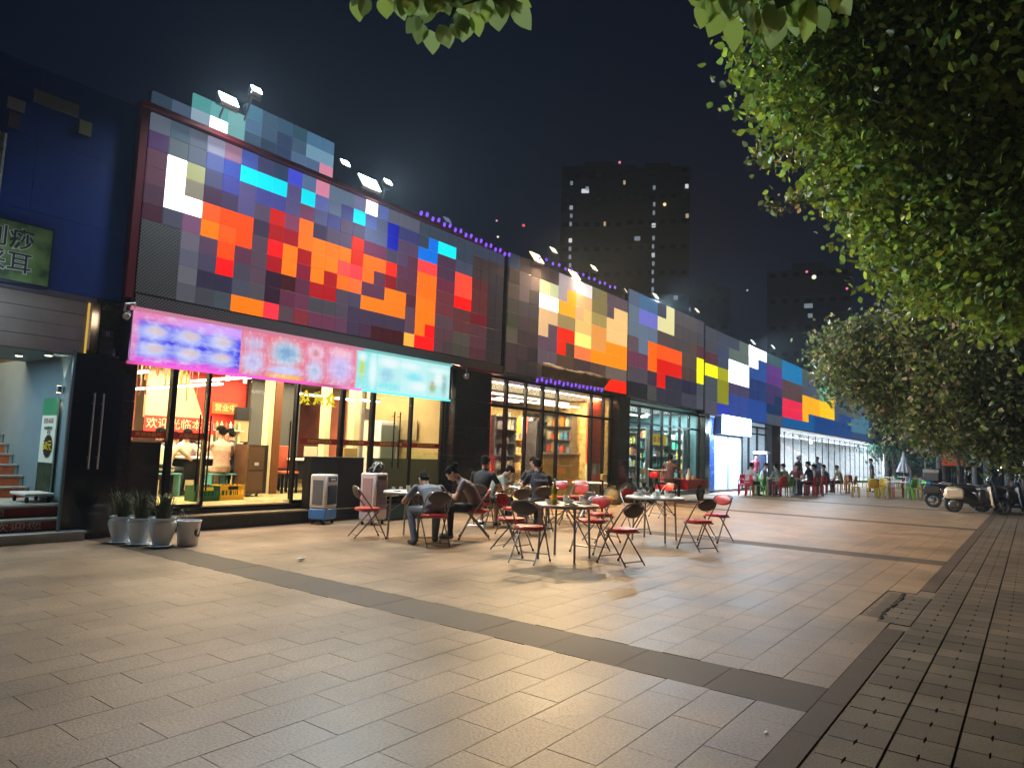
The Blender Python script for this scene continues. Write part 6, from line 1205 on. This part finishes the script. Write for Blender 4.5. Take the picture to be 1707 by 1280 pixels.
for x, y in ((19.6, 9.3), (22.3, 8.83), (22.3, 9.81)): wheel(t, x, y, .27)
MB().loft([((22.3, 8.83, .3), (.34, 0, 0), (0, 0, .26)), ((22.3, 8.84, .3), (.34, 0, 0), (0, 0, .26))], 20).build('wheel_cover', mat('cover_grey', (.06, .05, .05), .5), t)
for k, (x, s_, c) in enumerate(((21.7, .3, (.3, .4, .1)), (22.2, .5, (.5, .5, .45)), (22.6, .26, (.6, .45, .05)))):
    o = thing('cargo_bottle', '%s upright package standing in the red cargo box' % names[k], 'package', (x, 9.2, .44)); MB().lathe([(.07, 0), (.08, s_*.8), (.03, s_), (.03, s_+.15)], 10).build('body', mat('cargo_%d' % k, c, .5), o, smooth=True)
def scooter(x, y, ang, lab, body, panel, topbox=None, sc_=1.0):
    """front wheel towards local +x"""
    t = thing('scooter', lab, 'scooter', (x, y, 0), R_(ang)); t.scale = (sc_,)*3; bm_ = mat('scooter_'+body, {'black': (.015, .014, .02), 'navy': (.012, .03, .08)}[body], .25, coat=.4); pm = panel
    wheel(t, -.62, 0, .24, w_=.08); wheel(t, .68, 0, .24, w_=.08)
    b = MB(); b.loft([((.46, 0, .2), (.0, .1, 0), (.05, 0, .04)), ((.42, 0, .4), (0, .17, 0), (.05, 0, .0)), ((.38, 0, .65), (0, .19, 0), (.045, 0, .03)), ((.36, 0, .85), (0, .13, 0), (.06, 0, .03))], 14); b.build('leg_shield', pm, t, smooth=True)
    b = MB(); b.loft([((.45, 0, .8), (0, .06, 0), (.0, 0, .05)), ((.38, 0, .95), (.09, 0, 0), (0, .12, 0)), ((.34, 0, 1.03), (.07, 0, 0), (0, .1, 0))], 14); b.build('cowl', bm_, t, smooth=True)
    b = MB(); b.tube([(.3, -.33, 1.02), (.36, -.1, .98), (.36, .1, .98), (.3, .33, 1.02)], .016, 8); b.build('handlebar', M['black'], t, smooth=True)
    for s in (-1, 1): MB().tube([(.33, s*.24, 1.0), (.38, s*.3, 1.2)], .007, 5).ball((.38, s*.31, 1.25), .055, .02, .06, .045, 10, 6).build('mirror', M['chrome'], t, smooth=True)
    MB().ball((.47, 0, .92), .06, .04, .07, .05, 12, 8).build('headlight', M['white'], t, smooth=True)
    b = MB(); b.tube([(.4, 0, .9), (.66, 0, .28)], .04, 8); b.build('fork', M['steel'], t); b = MB(); b.loft([((.5, 0, .46), (.03, 0, 0), (0, .06, 0)), ((.68, 0, .53), (.1, 0, -.01), (0, .075, 0)), ((.86, 0, .46), (.03, 0, -.04), (0, .05, 0))], 10); b.build('front_fender', bm_, t, smooth=True)
    MB().rbox((.12, 0, .24), (.6, .3, .08), .03).build('floorboard', bm_, t, smooth=True)
    b = MB(); b.loft([((.12, 0, .3), (.0, 0, .06), (0, .13, 0)), ((-.05, 0, .42), (0, 0, .2), (0, .15, 0)), ((-.3, 0, .52), (0, 0, .22), (0, .17, 0)), ((-.6, 0, .6), (0, 0, .18), (0, .16, 0)), ((-.88, 0, .68), (0, 0, .09), (0, .09, 0)), ((-.98, 0, .72), (0, 0, .02), (0, .03, 0))], 16); b.build('rear_body', bm_, t, smooth=True)
    b = MB(); b.loft([((.04, 0, .70), (0, 0, .03), (0, .08, .0)), ((-.05, 0, .75), (0, 0, .09), (0, .15, 0)), ((-.25, 0, .77), (0, 0, .09), (0, .16, 0)), ((-.4, 0, .84), (0, 0, .08), (0, .15, 0)), ((-.58, 0, .85), (0, 0, .03), (0, .08, 0))], 14); b.build('saddle', M['darkplastic'], t, smooth=True)
    b = MB(); b.tube([(-.7, .12, .86), (-.95, .12, .9), (-1.0, 0, .9), (-.95, -.12, .9), (-.7, -.12, .86)], .014, 6); b.build('grab_rail', M['chrome'], t, smooth=True)
    MB().loft([((-.62, 0, .42), (.05, 0, 0), (0, .09, 0)), ((-.8, 0, .5), (.06, 0, 0), (0, .08, 0)), ((-.92, 0, .38), (.02, 0, 0), (0, .07, 0))], 10).build('rear_fender', bm_, t, smooth=True)
    MB().rbox((.16, 0, .52), (.3, .34, .5), .08).build('cargo_pack', M['darkplastic'], t, smooth=True)
    b = MB(); b.loft([((.5, 0, .5), (.02, 0, 0), (0, .2, 0)), ((.48, 0, .8), (.03, 0, 0), (0, .3, 0)), ((.4, 0, 1.05), (.03, 0, 0), (0, .32, 0)), ((.33, 0, 1.12), (.02, 0, 0), (0, .26, 0))], 14); b.build('wind_apron', mat('apron_dark', (.02, .02, .03), .8), t, smooth=True)
    MB().rbox((-.6, .0, .6), (.56, .42, .34), .07).build('side_case', pm, t, smooth=True); MB().ball((-.92, 0, .66), .05, .03, .08, .04).build('tail_light', mat('tail_red', (.4, .01, .01), .3), t, smooth=True); MB().rbox((-.66, .0, .24), (.22, .22, .16), .04).build('motor', M['steel'], t, smooth=True); MB().tube([(.0, .12, .22), (-.06, .2, .02)], .012, 6).build('kick_stand', M['steel'], t)
    if topbox: MB().rbox((-.62, 0, 1.08), (.5, .5, .44), .05).build('delivery_box', topbox, t, smooth=True); MB().bb(-.86, -.38, -.255, -.25, 1.16, 1.26).build('box_print', M['steel'], t)
CRM = mat('scooter_cream', (.75, .66, .55), .35, coat=.3)
scooter(26.75, 1.45, -79, 'black scooter with a cream side case, nearest of the parked ones', 'black', CRM, None, 1.0)
scooter(28.9, 2.2, -95, 'black scooter with a big grey delivery box behind the cream one', 'black', M['darkplastic'], mat('delivery_grey', (.045, .05, .07), .5), 1.05)
scooter(27.9, .75, -80, 'dark navy scooter parked right of the cream one', 'navy', mat('scooter_silver', (.3, .3, .32), .35))
scooter(28.7, 1.55, -85, 'black scooter half hidden between the cream and grey box ones', 'black', mat('gold_case', (.4, .3, .12), .4))
scooter(29.0, .2, -85, 'navy scooter furthest right behind the others', 'navy', M['darkplastic'])
# bags and sweeping tools by the third pillar
def bag(x, y, r, lab, m):
    b = MB(); b.loft([((0, 0, .0), (r*.9, 0, 0), (0, r*.7, 0)), ((0, 0, r*.5), (r*1.05, 0, 0), (0, r*.85, 0)), ((r*.1, 0, r*1.1), (r*.7, 0, 0), (0, r*.6, 0)), ((r*.15, 0, r*1.5), (r*.15, 0, 0), (0, r*.15, 0)), ((r*.1, 0, r*1.8), (r*.3, 0, 0), (0, r*.25, 0))], 14); rr = random.Random(int(x*10))
    b.v = [tuple(Vector(p)+Vector((rr.uniform(-1, 1), rr.uniform(-1, 1), 0))*r*.08) for p in b.v]; o = b.build('garbage_bag', m, smooth=True); o.location = (x, y, 0); tag(o, lab, 'bag')
BB_ = mat('shiny_bag', (.02, .02, .022), .25, bump=.7, bscale=14)
bag(19.6, 10.1, .42, 'largest dark rubbish bag, at the foot of the third pillar', BB_); bag(20.5, 10.0, .34, 'middle dark rubbish bag by the tricycle front', BB_); bag(18.6, 10.2, .34, 'low dark rubbish bag left of the third pillar', BB_)
bag(18.35, 9.95, .3, 'straw brown sack by the rubbish bags', mat('straw_sack', (.22, .17, .08), .8, var=.4, scale=14))
o = thing('orange_ball', 'small orange ball glowing beside the dark bags', 'ball', (17.6, 9.7, 0)); MB().ball((0, 0, .14), .13, n=14, m=10).build('ball', mat('orange_ball', (.75, .18, .01), .4), o, smooth=True)
o = thing('post_sign', 'yellow lit little plate on a thin dark pole by the red wall', 'sign', (13.45, 7.55, 0)); MB().tube([(0, 0, 0), (0, 0, .88)], .02, 8).build('pole', M['black'], o); MB().disc((0, 0, .012), .16, .02).build('foot', M['black'], o); MB().rbox((0, -.02, .95), (.2, .06, .13), .01).build('plate', mat('yellow_plate', (.7, .5, .15), .4), o)
t = thing('toddler_chair', 'red slatted kids chair inside the red walled shop', 'chair', (14.75, 11.6, .16)); MB().rbox((0, 0, .5), (.42, .38, .04), .01).build('seat', PC['red'], t); [MB().bb(-.2+k*.09, -.15+k*.09, .17, .19, .5, 1.08).build('slat', PC['red'], t) for k in range(5)]; MB().bb(-.22, .22, .165, .195, 1.06, 1.14).build('top_rail', PC['red'], t); [MB().bb(a-.02, a+.02, b_-.02, b_+.02, 0, .5).build('leg', PC['red'], t) for a in (-.18, .18) for b_ in (-.15, .15)]
# umbrella, hedge, towers
t = thing('patio_umbrella', 'closed white patio umbrella standing by the far hedge', 'umbrella', (59.5, 7.7, 0)); MB().tube([(0, 0, 0), (0, 0, 2.5)], .03, 8).build('pole', M['steel'], t)
for k in range(8): a = 2*PI*k/8; b = MB(); b.tube([(.03*math.cos(a), .03*math.sin(a), 2.45), (.12*math.cos(a), .12*math.sin(a), 1.8), (.42*math.cos(a), .42*math.sin(a), .95)], [.03, .07, .11], 6); b.build('fold', mat('umbrella_white', (.5, .52, .58), .7), t, smooth=True)
def leaves(n, pts_fn, size, mats, name, parent, seed=1, droop=.3):
    """many real leaf blades in one mesh; pts_fn(rng,n)->(n,3)"""
    rg = np.random.default_rng(seed); C0 = pts_fn(rg, n); s_ = size*rg.uniform(.65, 1.25, n)[:, None]
    d = rg.normal(size=(n, 3)); d[:, 2] -= droop; d /= np.linalg.norm(d, axis=1)[:, None]; u = rg.normal(size=(n, 3)); w_ = np.cross(d, u); w_ /= np.linalg.norm(w_, axis=1)[:, None]; nn = np.cross(d, w_)
    ks = [(0, 0, 0), (.35, .3, .06), (.35, -.3, .06), (.7, .22, .04), (.7, -.22, .04), (1, 0, -.06), (.5, 0, -.02)]
    Vv = np.stack([C0+s_*(a*d+b_*w_*1.05+c_*nn) for a, b_, c_ in ks], axis=1).reshape(-1, 3)
    base = (np.arange(n)*7)[:, None]; F = np.concatenate([base+np.array(q) for q in ((0, 6, 1), (0, 2, 6), (1, 6, 3), (2, 4, 6), (3, 6, 5), (4, 5, 6))], axis=1).reshape(-1, 3)
    me = bpy.data.meshes.new(name); nf = len(F); me.vertices.add(len(Vv)); me.vertices.foreach_set('co', Vv.astype(np.float32).ravel()); me.loops.add(nf*3); me.loops.foreach_set('vertex_index', F.astype(np.int32).ravel())
    me.polygons.add(nf); me.polygons.foreach_set('loop_start', (np.arange(nf)*3).astype(np.int32)); me.polygons.foreach_set('loop_total', np.full(nf, 3, np.int32)); me.update(calc_edges=True)
    for m_ in mats: me.materials.append(m_)
    mi = np.repeat(rg.integers(0, len(mats), n), 6).astype(np.int32); me.polygons.foreach_set('material_index', mi); me.polygons.foreach_set('use_smooth', [True]*nf)
    o = bpy.data.objects.new(name, me); COL.objects.link(o); o.parent = parent; return o
def leafmat(name, c, rough=.35, trans=.6):
    m = bpy.data.materials.new(name); m.use_nodes = True; MATS[name] = m; n = m.node_tree.nodes; l = m.node_tree.links; b = n['Principled BSDF']; b.inputs['Roughness'].default_value = rough
    g = n.new('ShaderNodeNewGeometry'); mr = n.new('ShaderNodeMapRange'); mr.inputs[3].default_value = .4; mr.inputs[4].default_value = 1.5; l.new(g.outputs['Random Per Island'], mr.inputs[0])
    vm = n.new('ShaderNodeVectorMath'); vm.operation = 'SCALE'; vm.inputs[0].default_value = c; l.new(mr.outputs[0], vm.inputs['Scale']); l.new(vm.outputs[0], b.inputs['Base Color'])
    t_ = n.new('ShaderNodeBsdfTranslucent'); l.new(vm.outputs[0], t_.inputs[0]); mx = n.new('ShaderNodeMixShader'); mx.inputs[0].default_value = trans; o = n['Material Output']; l.new(b.outputs[0], mx.inputs[1]); l.new(t_.outputs[0], mx.inputs[2]); l.new(mx.outputs[0], o.inputs[0]); return m
LF = [leafmat('leaf_green', (0.176, 0.285, 0.042)), leafmat('leaf_yellow_green', (0.284, 0.375, 0.049)), leafmat('leaf_deep', (0.162, 0.270, 0.056))]
LFB = [leafmat('leaf_olive', (0.162, 0.225, 0.084)), leafmat('leaf_dull', (0.176, 0.225, 0.126)), leafmat('leaf_dark', (0.081, 0.135, 0.070))]
LFT = [leafmat('far_leaf', (0.081, 0.225, 0.140)), leafmat('far_leaf_dark', (0.041, 0.120, 0.084))]
def px(u, v, d):
    """world point a given distance along the line towards a measured direction"""
    q = Vector(((u-853.5)/1150, -(v-640)/1150, -1)).normalized()*d; return cam.matrix_world @ q
def blobs(bl, clump=.16, shell=.55):
    def fn(rg, n):
        B = np.array([b[:4] for b in bl]); wts = B[:, 3]**2.4; wts /= wts.sum(); nc = max(1, n//14); k = rg.choice(len(B), nc, p=wts)
        d = rg.normal(size=(nc, 3)); d /= np.linalg.norm(d, axis=1)[:, None]; r = B[k, 3]*(shell+(1-shell)*rg.random(nc))**.8; Cc = B[k, :3]+d*r[:, None]
        kk = rg.integers(0, nc, n); return Cc[kk]+rg.normal(size=(n, 3))*clump
    return fn
# ---------------------------------------------------------------- trees
def tree(label, base, top, bl, n, size, mats, seed, limbs=(), r=.16, clump=.16, group=None, shell=.5, kind='broadleaf_tree'):
    t = thing(kind, label, 'tree', base, 0, group); bx, by, bz = base
    b = MB(); h = top; b.tube([(0, 0, -.05), (.03, .02, h*.3), (-.04, .05, h*.65), (0, 0, h)], [r*1.25, r, r*.85, r*.6], 12)
    b.build('trunk', M['bark'], t, smooth=True)
    b = MB()
    for q in (limbs or [x_[:3] for x_ in bl]):
        e = Vector(q)-Vector(base); s_ = Vector((0, 0, h*.8)); m_ = s_.lerp(e, .5)+Vector((0, 0, .25)); b.tube([s_, m_, e], [r*.45, r*.28, r*.06], 7)
        for j in range(3): a = Vector((random.uniform(-1, 1), random.uniform(-1, 1), random.uniform(-.6, .8)))*.9; b.tube([m_.lerp(e, .4*j), m_.lerp(e, .4*j)+a*.5, e.lerp(m_, .3)+a], [r*.15, r*.1, r*.03], 5)
    b.build('limb', M['bark'], t, smooth=True)
    rel = [(x_-bx, y_-by, z_-bz, rr) for x_, y_, z_, rr in bl]
    leaves(n, blobs(rel, clump, shell), size, mats, 'crown', t, seed)
    return t
def B_(u, v, d, rp):   # blob of rp photo pixels at distance d
    p = px(u, v, d); return (p.x, p.y, p.z, rp*d/1150)
random.seed(21)
# big tree at the right, overhanging the sidewalk
bl = [B_(1290, 60, 8.5, 70), B_(1330, 130, 8.5, 85), B_(1420, 60, 9, 120), B_(1400, 180, 9, 105), B_(1500, 230, 9.5, 130), B_(1560, 90, 9, 160), B_(1640, 260, 9.5, 150), B_(1520, 330, 10, 90), B_(1490, 400, 10.5, 60), B_(1590, 400, 10.5, 110), B_(1680, 430, 10.5, 110), B_(1560, 440, 10.5, 70), B_(1740, 120, 9.5, 180), B_(1450, 300, 10, 70), B_(1760, 350, 10, 150), B_(1620, 20, 8.5, 150), B_(1500, -60, 8.5, 130), B_(1700, -60, 8.5, 160), B_(1350, -20, 8.5, 90)]
tree('big leafy tree whose crown fills the upper right of the view', (10.6, -2.6, 0), 4.2, bl, 38000, .105, LF, 5, r=.17, clump=.16, shell=.5)
bl = [B_(1265, 265, 9.5, 14), B_(1300, 262, 9.5, 16), B_(1330, 272, 9.5, 14), B_(1290, 345, 9.8, 14), B_(1330, 335, 9.8, 18), B_(1365, 325, 9.8, 16), B_(1380, 300, 9.8, 20), B_(1355, 290, 9.8, 12), B_(1410, 300, 9.8, 24)]
t = thing('tree_branch', 'thin outer twigs with yellow tipped leaves reaching out to the left', 'branch', px(1500, 330, 10)); o_ = Vector(t.location)
b = MB(); 
for a, c in (((1500, 330), (1265, 265)), ((1500, 330), (1290, 345)), ((1500, 300), (1330, 272))): p0 = px(*a, 10)-o_; p1 = px(*c, 9.6)-o_; b.tube([p0, p0.lerp(p1, .5)+Vector((0, 0, .08)), p1], [.02, .013, .004], 6)
b.build('twig', M['bark'], t)
leaves(620, blobs([(x_-o_.x, y_-o_.y, z_-o_.z, r_) for x_, y_, z_, r_ in bl], .05, .2), .085, LFB+[leafmat('leaf_gold', (.5, .4, .18))], 'foliage', t, 9)
# second tree behind it, dull leaves mixed with pale dry ones
bl = [B_(1400, 590, 20, 52), B_(1450, 610, 20, 75), B_(1520, 600, 20, 85), B_(1590, 560, 19, 90), B_(1530, 680, 20, 70), B_(1600, 650, 19, 85), B_(1660, 600, 19, 95), B_(1670, 690, 19, 80), B_(1480, 560, 20, 40), B_(1355, 592, 20, 20), B_(1375, 580, 20, 20), B_(1490, 650, 20, 55), B_(1560, 720, 20, 40), B_(1720, 640, 19, 90), B_(1720, 730, 19, 50), B_(1640, 500, 19, 80), B_(1440, 660, 20, 25)]
tree('middle tree with dull olive leaves and pale dry ones', (21.5, -1.1, 0), 3.4, bl, 30000, .14, LFB*3+LF[2:]+[leafmat('leaf_dry', (.36, .32, .25))], 6, r=.13, clump=.16)
for k, (u, v, d, r_, hh, lab) in enumerate(((1640, 735, 36, 60, 3.5, 'dark tree right behind the scooters'), (1700, 745, 30, 45, 3, 'dark tree at the right frame edge behind the scooters'), (1590, 755, 50, 45, 4, 'slim dark tree above the grey delivery box'))):
    bl = [B_(u, v-60, d, r_), B_(u+40, v-30, d, r_*.7), B_(u-35, v-25, d, r_*.6)]; g_ = px(u+10, 800, d); tree(lab, (g_.x, g_.y, 0), 3.6, bl, 5000, .2, LFB, 40+k, r=.11, clump=.35)
ft = ['leftmost far teal green tree beside the end of the blue sign', 'second far teal green tree, over the closed umbrella', 'third far teal green tree left of the small lamp', 'fourth far teal green tree right of the small lamp', 'fifth far teal green tree over the orange glow', 'sixth far teal green tree behind the scooters', 'rightmost far teal green tree']
for k, u in enumerate((1492, 1520, 1548, 1575, 1612, 1650, 1695)):
    d = 66+6*(k % 3); g_ = px(u, 792, d); bl = [B_(u, 700-10*(k % 2), d, 36), B_(u-16, 735, d, 26), B_(u+18, 728, d, 28), B_(u+4, 665, d, 24)]
    tree(ft[k], (g_.x, g_.y, 0), 4.0, bl, 4200, .34, LFT, 60+k, r=.16, clump=.45, group='far trees beyond the hedge')
hd_ = thing('hedge', 'long clipped dark green hedge beyond the far tables', 'hedge', (0, 0, 0)); b = MB()
for i in range(20): x_ = 62+i*.35; b.rbox((74-.8*i*.0+i*.25, 14.5-i*1.0, .72), (1.6, 1.04, 1.45), .12)
b.build('hedge_body', mat('hedge_core', (.012, .03, .012), .9, var=.5, scale=4), hd_)
def hfn(rg, n): u_ = rg.random(n)*20; top_ = rg.random(n) < .35; z_ = np.where(top_, 1.46, rg.random(n)*1.45); x0 = 74+u_*.25-.82+np.where(top_, rg.random(n)*1.6, 0); return np.stack([x0, 14.9-u_, z_], 1)
leaves(9000, hfn, .17, LFT, 'foliage', hd_, 77)
t = thing('garden_lamp', 'small white globe lamp on a pole among the far trees', 'lamp', tuple(px(1543, 795, 64)[:2])+(0,)); MB().tube([(0, 0, 0), (0, 0, 3.1)], .05, 6).build('pole', M['steel'], t); MB().ball((0, 0, 3.2), .2, n=10, m=6).build('globe', glow('globe_white', (.85, .95, .9), 5), t)
t = thing('lit_sign', 'dim orange sign among the trunks behind the scooters', 'sign', tuple(px(1588, 795, 60)[:2])+(0,)); MB().tube([(0, 0, 0), (0, 0, 1.6)], .06, 6).build('pole', M['black'], t); MB().box((0, 0, 2.05), (.1, 1.3, 1.0)).build('board', glow('orange_dim', (.4, .07, .02), .6), t)
for k, (u, v, d, c) in enumerate(((1665, 782, 40, (.9, .95, 1)), (1686, 778, 45, (.9, .95, 1)), (1668, 779, 55, (1, .6, .3)))):
    g_ = px(u, v, d); t = thing('garden_lamp', '%s tiny lamp dot above the navy scooter' % ('left white', 'right white', 'orange')[k], 'lamp', (g_.x, g_.y, 0)); MB().tube([(0, 0, 0), (0, 0, g_.z)], .03, 6).build('pole', M['black'], t); MB().ball((0, 0, g_.z), .07, n=8, m=5).build('bulb', glow('dot_%d' % k, c, 5), t)
for k, (u, d) in enumerate(((1565, 58), (1625, 56), (1645, 52), (1680, 50), (1600, 62))):
    g_ = px(u, 800, d); t = thing('bare_trunk', '%s pale bare tree trunk in the dark behind the scooters' % names[k], 'tree', (g_.x, g_.y, 0)); MB().tube([(0, 0, 0), (.05, 0, 2), (0, .1, 4.6)], [.17, .14, .1], 8).build('trunk', mat('pale_bark', (.14, .15, .15), .8), t, smooth=True); MB().tube([(.03, 0, 2.6), (.4, .3, 3.8)], .06, 6).build('limb', MATS['pale_bark'], t)
# ---------------------------------------------------------------- near hanging leaves (each leaf an object)
def leafmesh(L, Wd, m, fold=.12):
    b = MB(); ks = [0, .12, .3, .5, .7, .88, 1]; ws = [.02, .28, .46, .5, .38, .17, .0]; V = []
    for k, w_ in zip(ks, ws): z = -.10*L*k*k; V += [(-w_*Wd, k*L, z+fold*w_*Wd), (0, k*L, z), (w_*Wd, k*L, z+fold*w_*Wd)]
    b.add(V, [q for i in range(6) for q in ((i*3, i*3+1, i*3+4, i*3+3), (i*3+1, i*3+2, i*3+5, i*3+4))]); return b.data('leaf', m, True)
LM = [leafmesh(.1, .072, leafmat('near_leaf', (.26, .36, .08), .3, .6)), leafmesh(.105, .08, leafmat('near_leaf_pale', (.36, .5, .2), .28, .4)), leafmesh(.095, .066, leafmat('near_leaf_dark', (.2, .29, .1), .3, .4))]
def spray(label, root, stems, lv, seed, d, s_=1.0):
    rnd = random.Random(seed); t = thing('hanging_branch', label, 'branch', px(*root, d)); o_ = Vector(t.location)
    b = MB()
    for st in stems: pts = [px(u, v, d+dd)-o_ for u, v, dd in st]; b.tube(pts, [.008-.0055*i/(len(pts)-1) for i in range(len(pts))], 6)
    b.build('stem', M['bark'], t)
    for u, v, ang, sz in lv:
        q = bpy.data.objects.new('leaf', rnd.choice(LM)); COL.objects.link(q); q.parent = t; q.location = px(u, v, d+rnd.uniform(-.12, .12))-o_
        # hang direction: ang degrees clockwise from straight down in the view plane
        a = R_(ang); R3 = cam.matrix_world.to_3x3(); dirv = (R3 @ Vector((math.sin(a), -math.cos(a), rnd.uniform(-.35, .35)))).normalized(); nrm = (R3 @ Vector((rnd.uniform(-.5, .5), rnd.uniform(-.2, .7), 1))).normalized(); xx = dirv.cross(nrm).normalized(); nn = xx.cross(dirv)
        q.rotation_euler = Matrix((xx, dirv, nn)).transposed().to_euler(); q.scale = (sz*s_,)*3
    return t
lv = []; rnd = random.Random(2)
for u, v, a, s_ in ((592, -6, 10, 1), (612, -8, -20, .9), (640, -6, 8, 1), (662, -4, 20, .9), (675, -8, -15, .9), (700, 28, -35, 1), (705, 40, -12, 1.1), (716, 50, 10, 1.05), (732, 42, 25, .9), (742, 50, 12, .9), (752, 40, 30, .8), (728, 18, -60, .9), (745, 5, 70, .9), (760, 22, 30, 1.1), (778, 22, -10, 1.1), (790, 20, 15, 1.0), (800, 0, 35, 1), (812, 8, -5, .8), (831, 12, 0, 1.2), (833, 4, 10, .9), (852, 4, 45, 1.3), (845, -8, 70, 1.2), (868, -10, 80, 1.1), (720, -6, 0, 1), (765, -8, 20, 1), (700, -4, -10, 1), (685, -10, 0, 1), (785, -12, 10, 1), (738, 10, 160, .8)):
    lv.append((u, v, a, s_))
for i in range(26): lv.append((rnd.uniform(600, 870), rnd.uniform(-45, -8), rnd.uniform(-60, 60), rnd.uniform(.8, 1.2)))
spray('leafy branch hanging into the view from the top centre', (760, -40), [[(900, -80, 0), (830, -10, 0), (760, 12, 0), (722, 32, 0)], [(860, -40, 0), (700, -20, 0), (600, -14, 0)], [(830, -10, 0), (850, 8, 0)], [(760, 12, 0), (745, 40, 0)]], lv, 3, 3.4)
lv = []
for u, v, a, s_ in ((1180, 0, -15, 1.1), (1200, 22, -25, 1.1), (1218, 25, 10, 1.3), (1240, 5, 15, 1.2), (1262, 15, 30, 1.0), (1290, 0, 0, 1.2), (1345, -8, 5, 1.5), (1365, 10, 30, 1.0), (1228, -10, -30, 1.2), (1300, 30, -15, 1), (1150, -14, 40, .8), (1320, 10, 20, 1)): lv.append((u, v, a, s_))
for i in range(16): lv.append((rnd.uniform(1190, 1400), rnd.uniform(-50, -5), rnd.uniform(-50, 50), rnd.uniform(.9, 1.3)))
spray('big near leaves of a low branch at the top right', (1300, -60), [[(1450, -120, 0), (1300, -30, 0), (1200, 5, 0)], [(1450, -120, 0), (1380, -20, 0), (1345, 0, 0)]], lv, 4, 2.9, 1.0)
# ---------------------------------------------------------------- towers far away
TW = mat('tower_facade', (.07, .07, .078), .8, var=.1, scale=.2); SLB = mat('tower_slab', (.08, .08, .09), .8)
WNS = [glow('win_cool', (.7, .85, 1), .28), glow('win_warm', (1, .75, .4), .5), glow('win_pale', (.9, .95, 1), .8), mat('win_dark', (.01, .012, .02), .2)]
def tower(label, x, y, w_, d_, h, lit, cols=6, seed=1):
    rnd = random.Random(seed); yaw = math.atan2(y, x)-PI/2; t = thing('apartment_tower', label, 'building', (x, y, 0), yaw); MB().bb(-w_/2, w_/2, 0, d_, -1, h).build('wall', TW, t); MB().bb(-w_/5, w_/5, d_*.3, d_*.6, h, h+3.5).build('roof_house', TW, t)
    nf = int(h/3); me = {}
    for k in range(0, nf, 2): MB().bb(-w_/2-.2, w_/2+.2, -.35, 0, k*3+2.85, k*3+3.05).build('floor_slab', SLB, t)
    for u, fl, wi, kind in lit:
        z = fl*3+1.6; me.setdefault((kind, wi), MB().box((0, -.06, 0), (wi, .08, 1.5)).data('window', WNS[kind])); q = bpy.data.objects.new('window', me[(kind, wi)]); COL.objects.link(q); q.parent = t; q.location = (u*w_/2, 0, z)
    for k in range(3, nf, 3):
        for c in range(cols):
            me.setdefault('d', MB().box((0, -.05, 0), (w_/cols*.5, .06, 1.4)).data('window', WNS[3])); q = bpy.data.objects.new('window', me['d']); COL.objects.link(q); q.parent = t; q.location = (-w_/2+(c+.5)*w_/cols, 0, k*3+1.4)
def L_(col, f0, f1, step, kind, wi=1.0, sk=.25, seed=1):
    r_ = random.Random(seed); return [(col+r_.uniform(-.01, .01), f, wi, kind) for f in range(f0, f1, step) if r_.random() > sk]
tower('left dark apartment tower with a column of faint lit windows', 206, 120, 26, 16, 104, L_(-.72, 14, 33, 1, 0, .9, .3, 2)+[(-.35, 31, 2.6, 2), (-.30, 31.3, 1.2, 0), (-.72, 29, 1.1, 2), (-.72, 25, 1.2, 2), (.72, 32, 1.2, 1), (-.5, 19, .9, 2), (.2, 27, .8, 1)], 7)
tower('middle dark apartment tower with a broken column of lit windows', 214, 101, 22, 16, 102, L_(-.1, 12, 30, 1, 0, .8, .35, 3)+[(-.1, 26.5, 1.3, 2), (-.6, 25, 2.0, 0), (-.1, 23, 1.0, 2), (.6, 18, 1.4, 0), (.62, 12, 1.2, 0), (-.1, 31, .9, 0), (.9, 31, 1.1, 2), (.92, 27.5, 1.0, 1)], 6)
tower('short dark block right of the middle tower', 226, 88, 16, 14, 60, L_(-.7, 12, 18, 1, 0, 1.0, .2, 5)+[(-.7, 15, 1.5, 2), (.3, 12, 1.4, 0), (.32, 13, 1, 0)], 4)
tower('right dark apartment block with a faint pair of windows', 240, 58, 26, 16, 66, [(.0, 17.3, 2.6, 0), (.04, 16.2, 1.4, 0), (.12, 11, 1.6, 0)], 7)
for k, (u, v, d, c, s_, lab) in enumerate(((1033, 271, 260, (1, .25, .4), .45, 'red beacon dot high above the towers'), (828, 368, 250, (1, .4, .4), .35, 'left pink beacon dot over the big sign'), (873, 376, 250, (1, .1, .15), .5, 'small red beacon dot left of the yellow flood lights'), (1345, 453, 250, (1, .2, .4), .4, 'red beacon dot left of the pale star lamp'), (1412, 481, 250, (1, .2, .4), .4, 'red beacon dot near the big tree edge'), (1357, 462, 250, (1, .95, .75), .75, 'pale bright aircraft light above the right block'), (1246, 484, 250, (1, .8, .9), .28, 'tiny pink white dot above the blue sign'), (830, 395, 250, (1, .85, .75), .4, 'pale dot under the left pink beacon'), (1108, 341, 250, (1, .8, .35), .6, 'yellow dot between the towers'))):
    g_ = px(u, v, d); t = thing('beacon_light', lab, 'light', g_); MB().ball((0, 0, 0), s_, n=8, m=5).build('bulb', glow('beacon_%d' % k, c, 1.2), t)
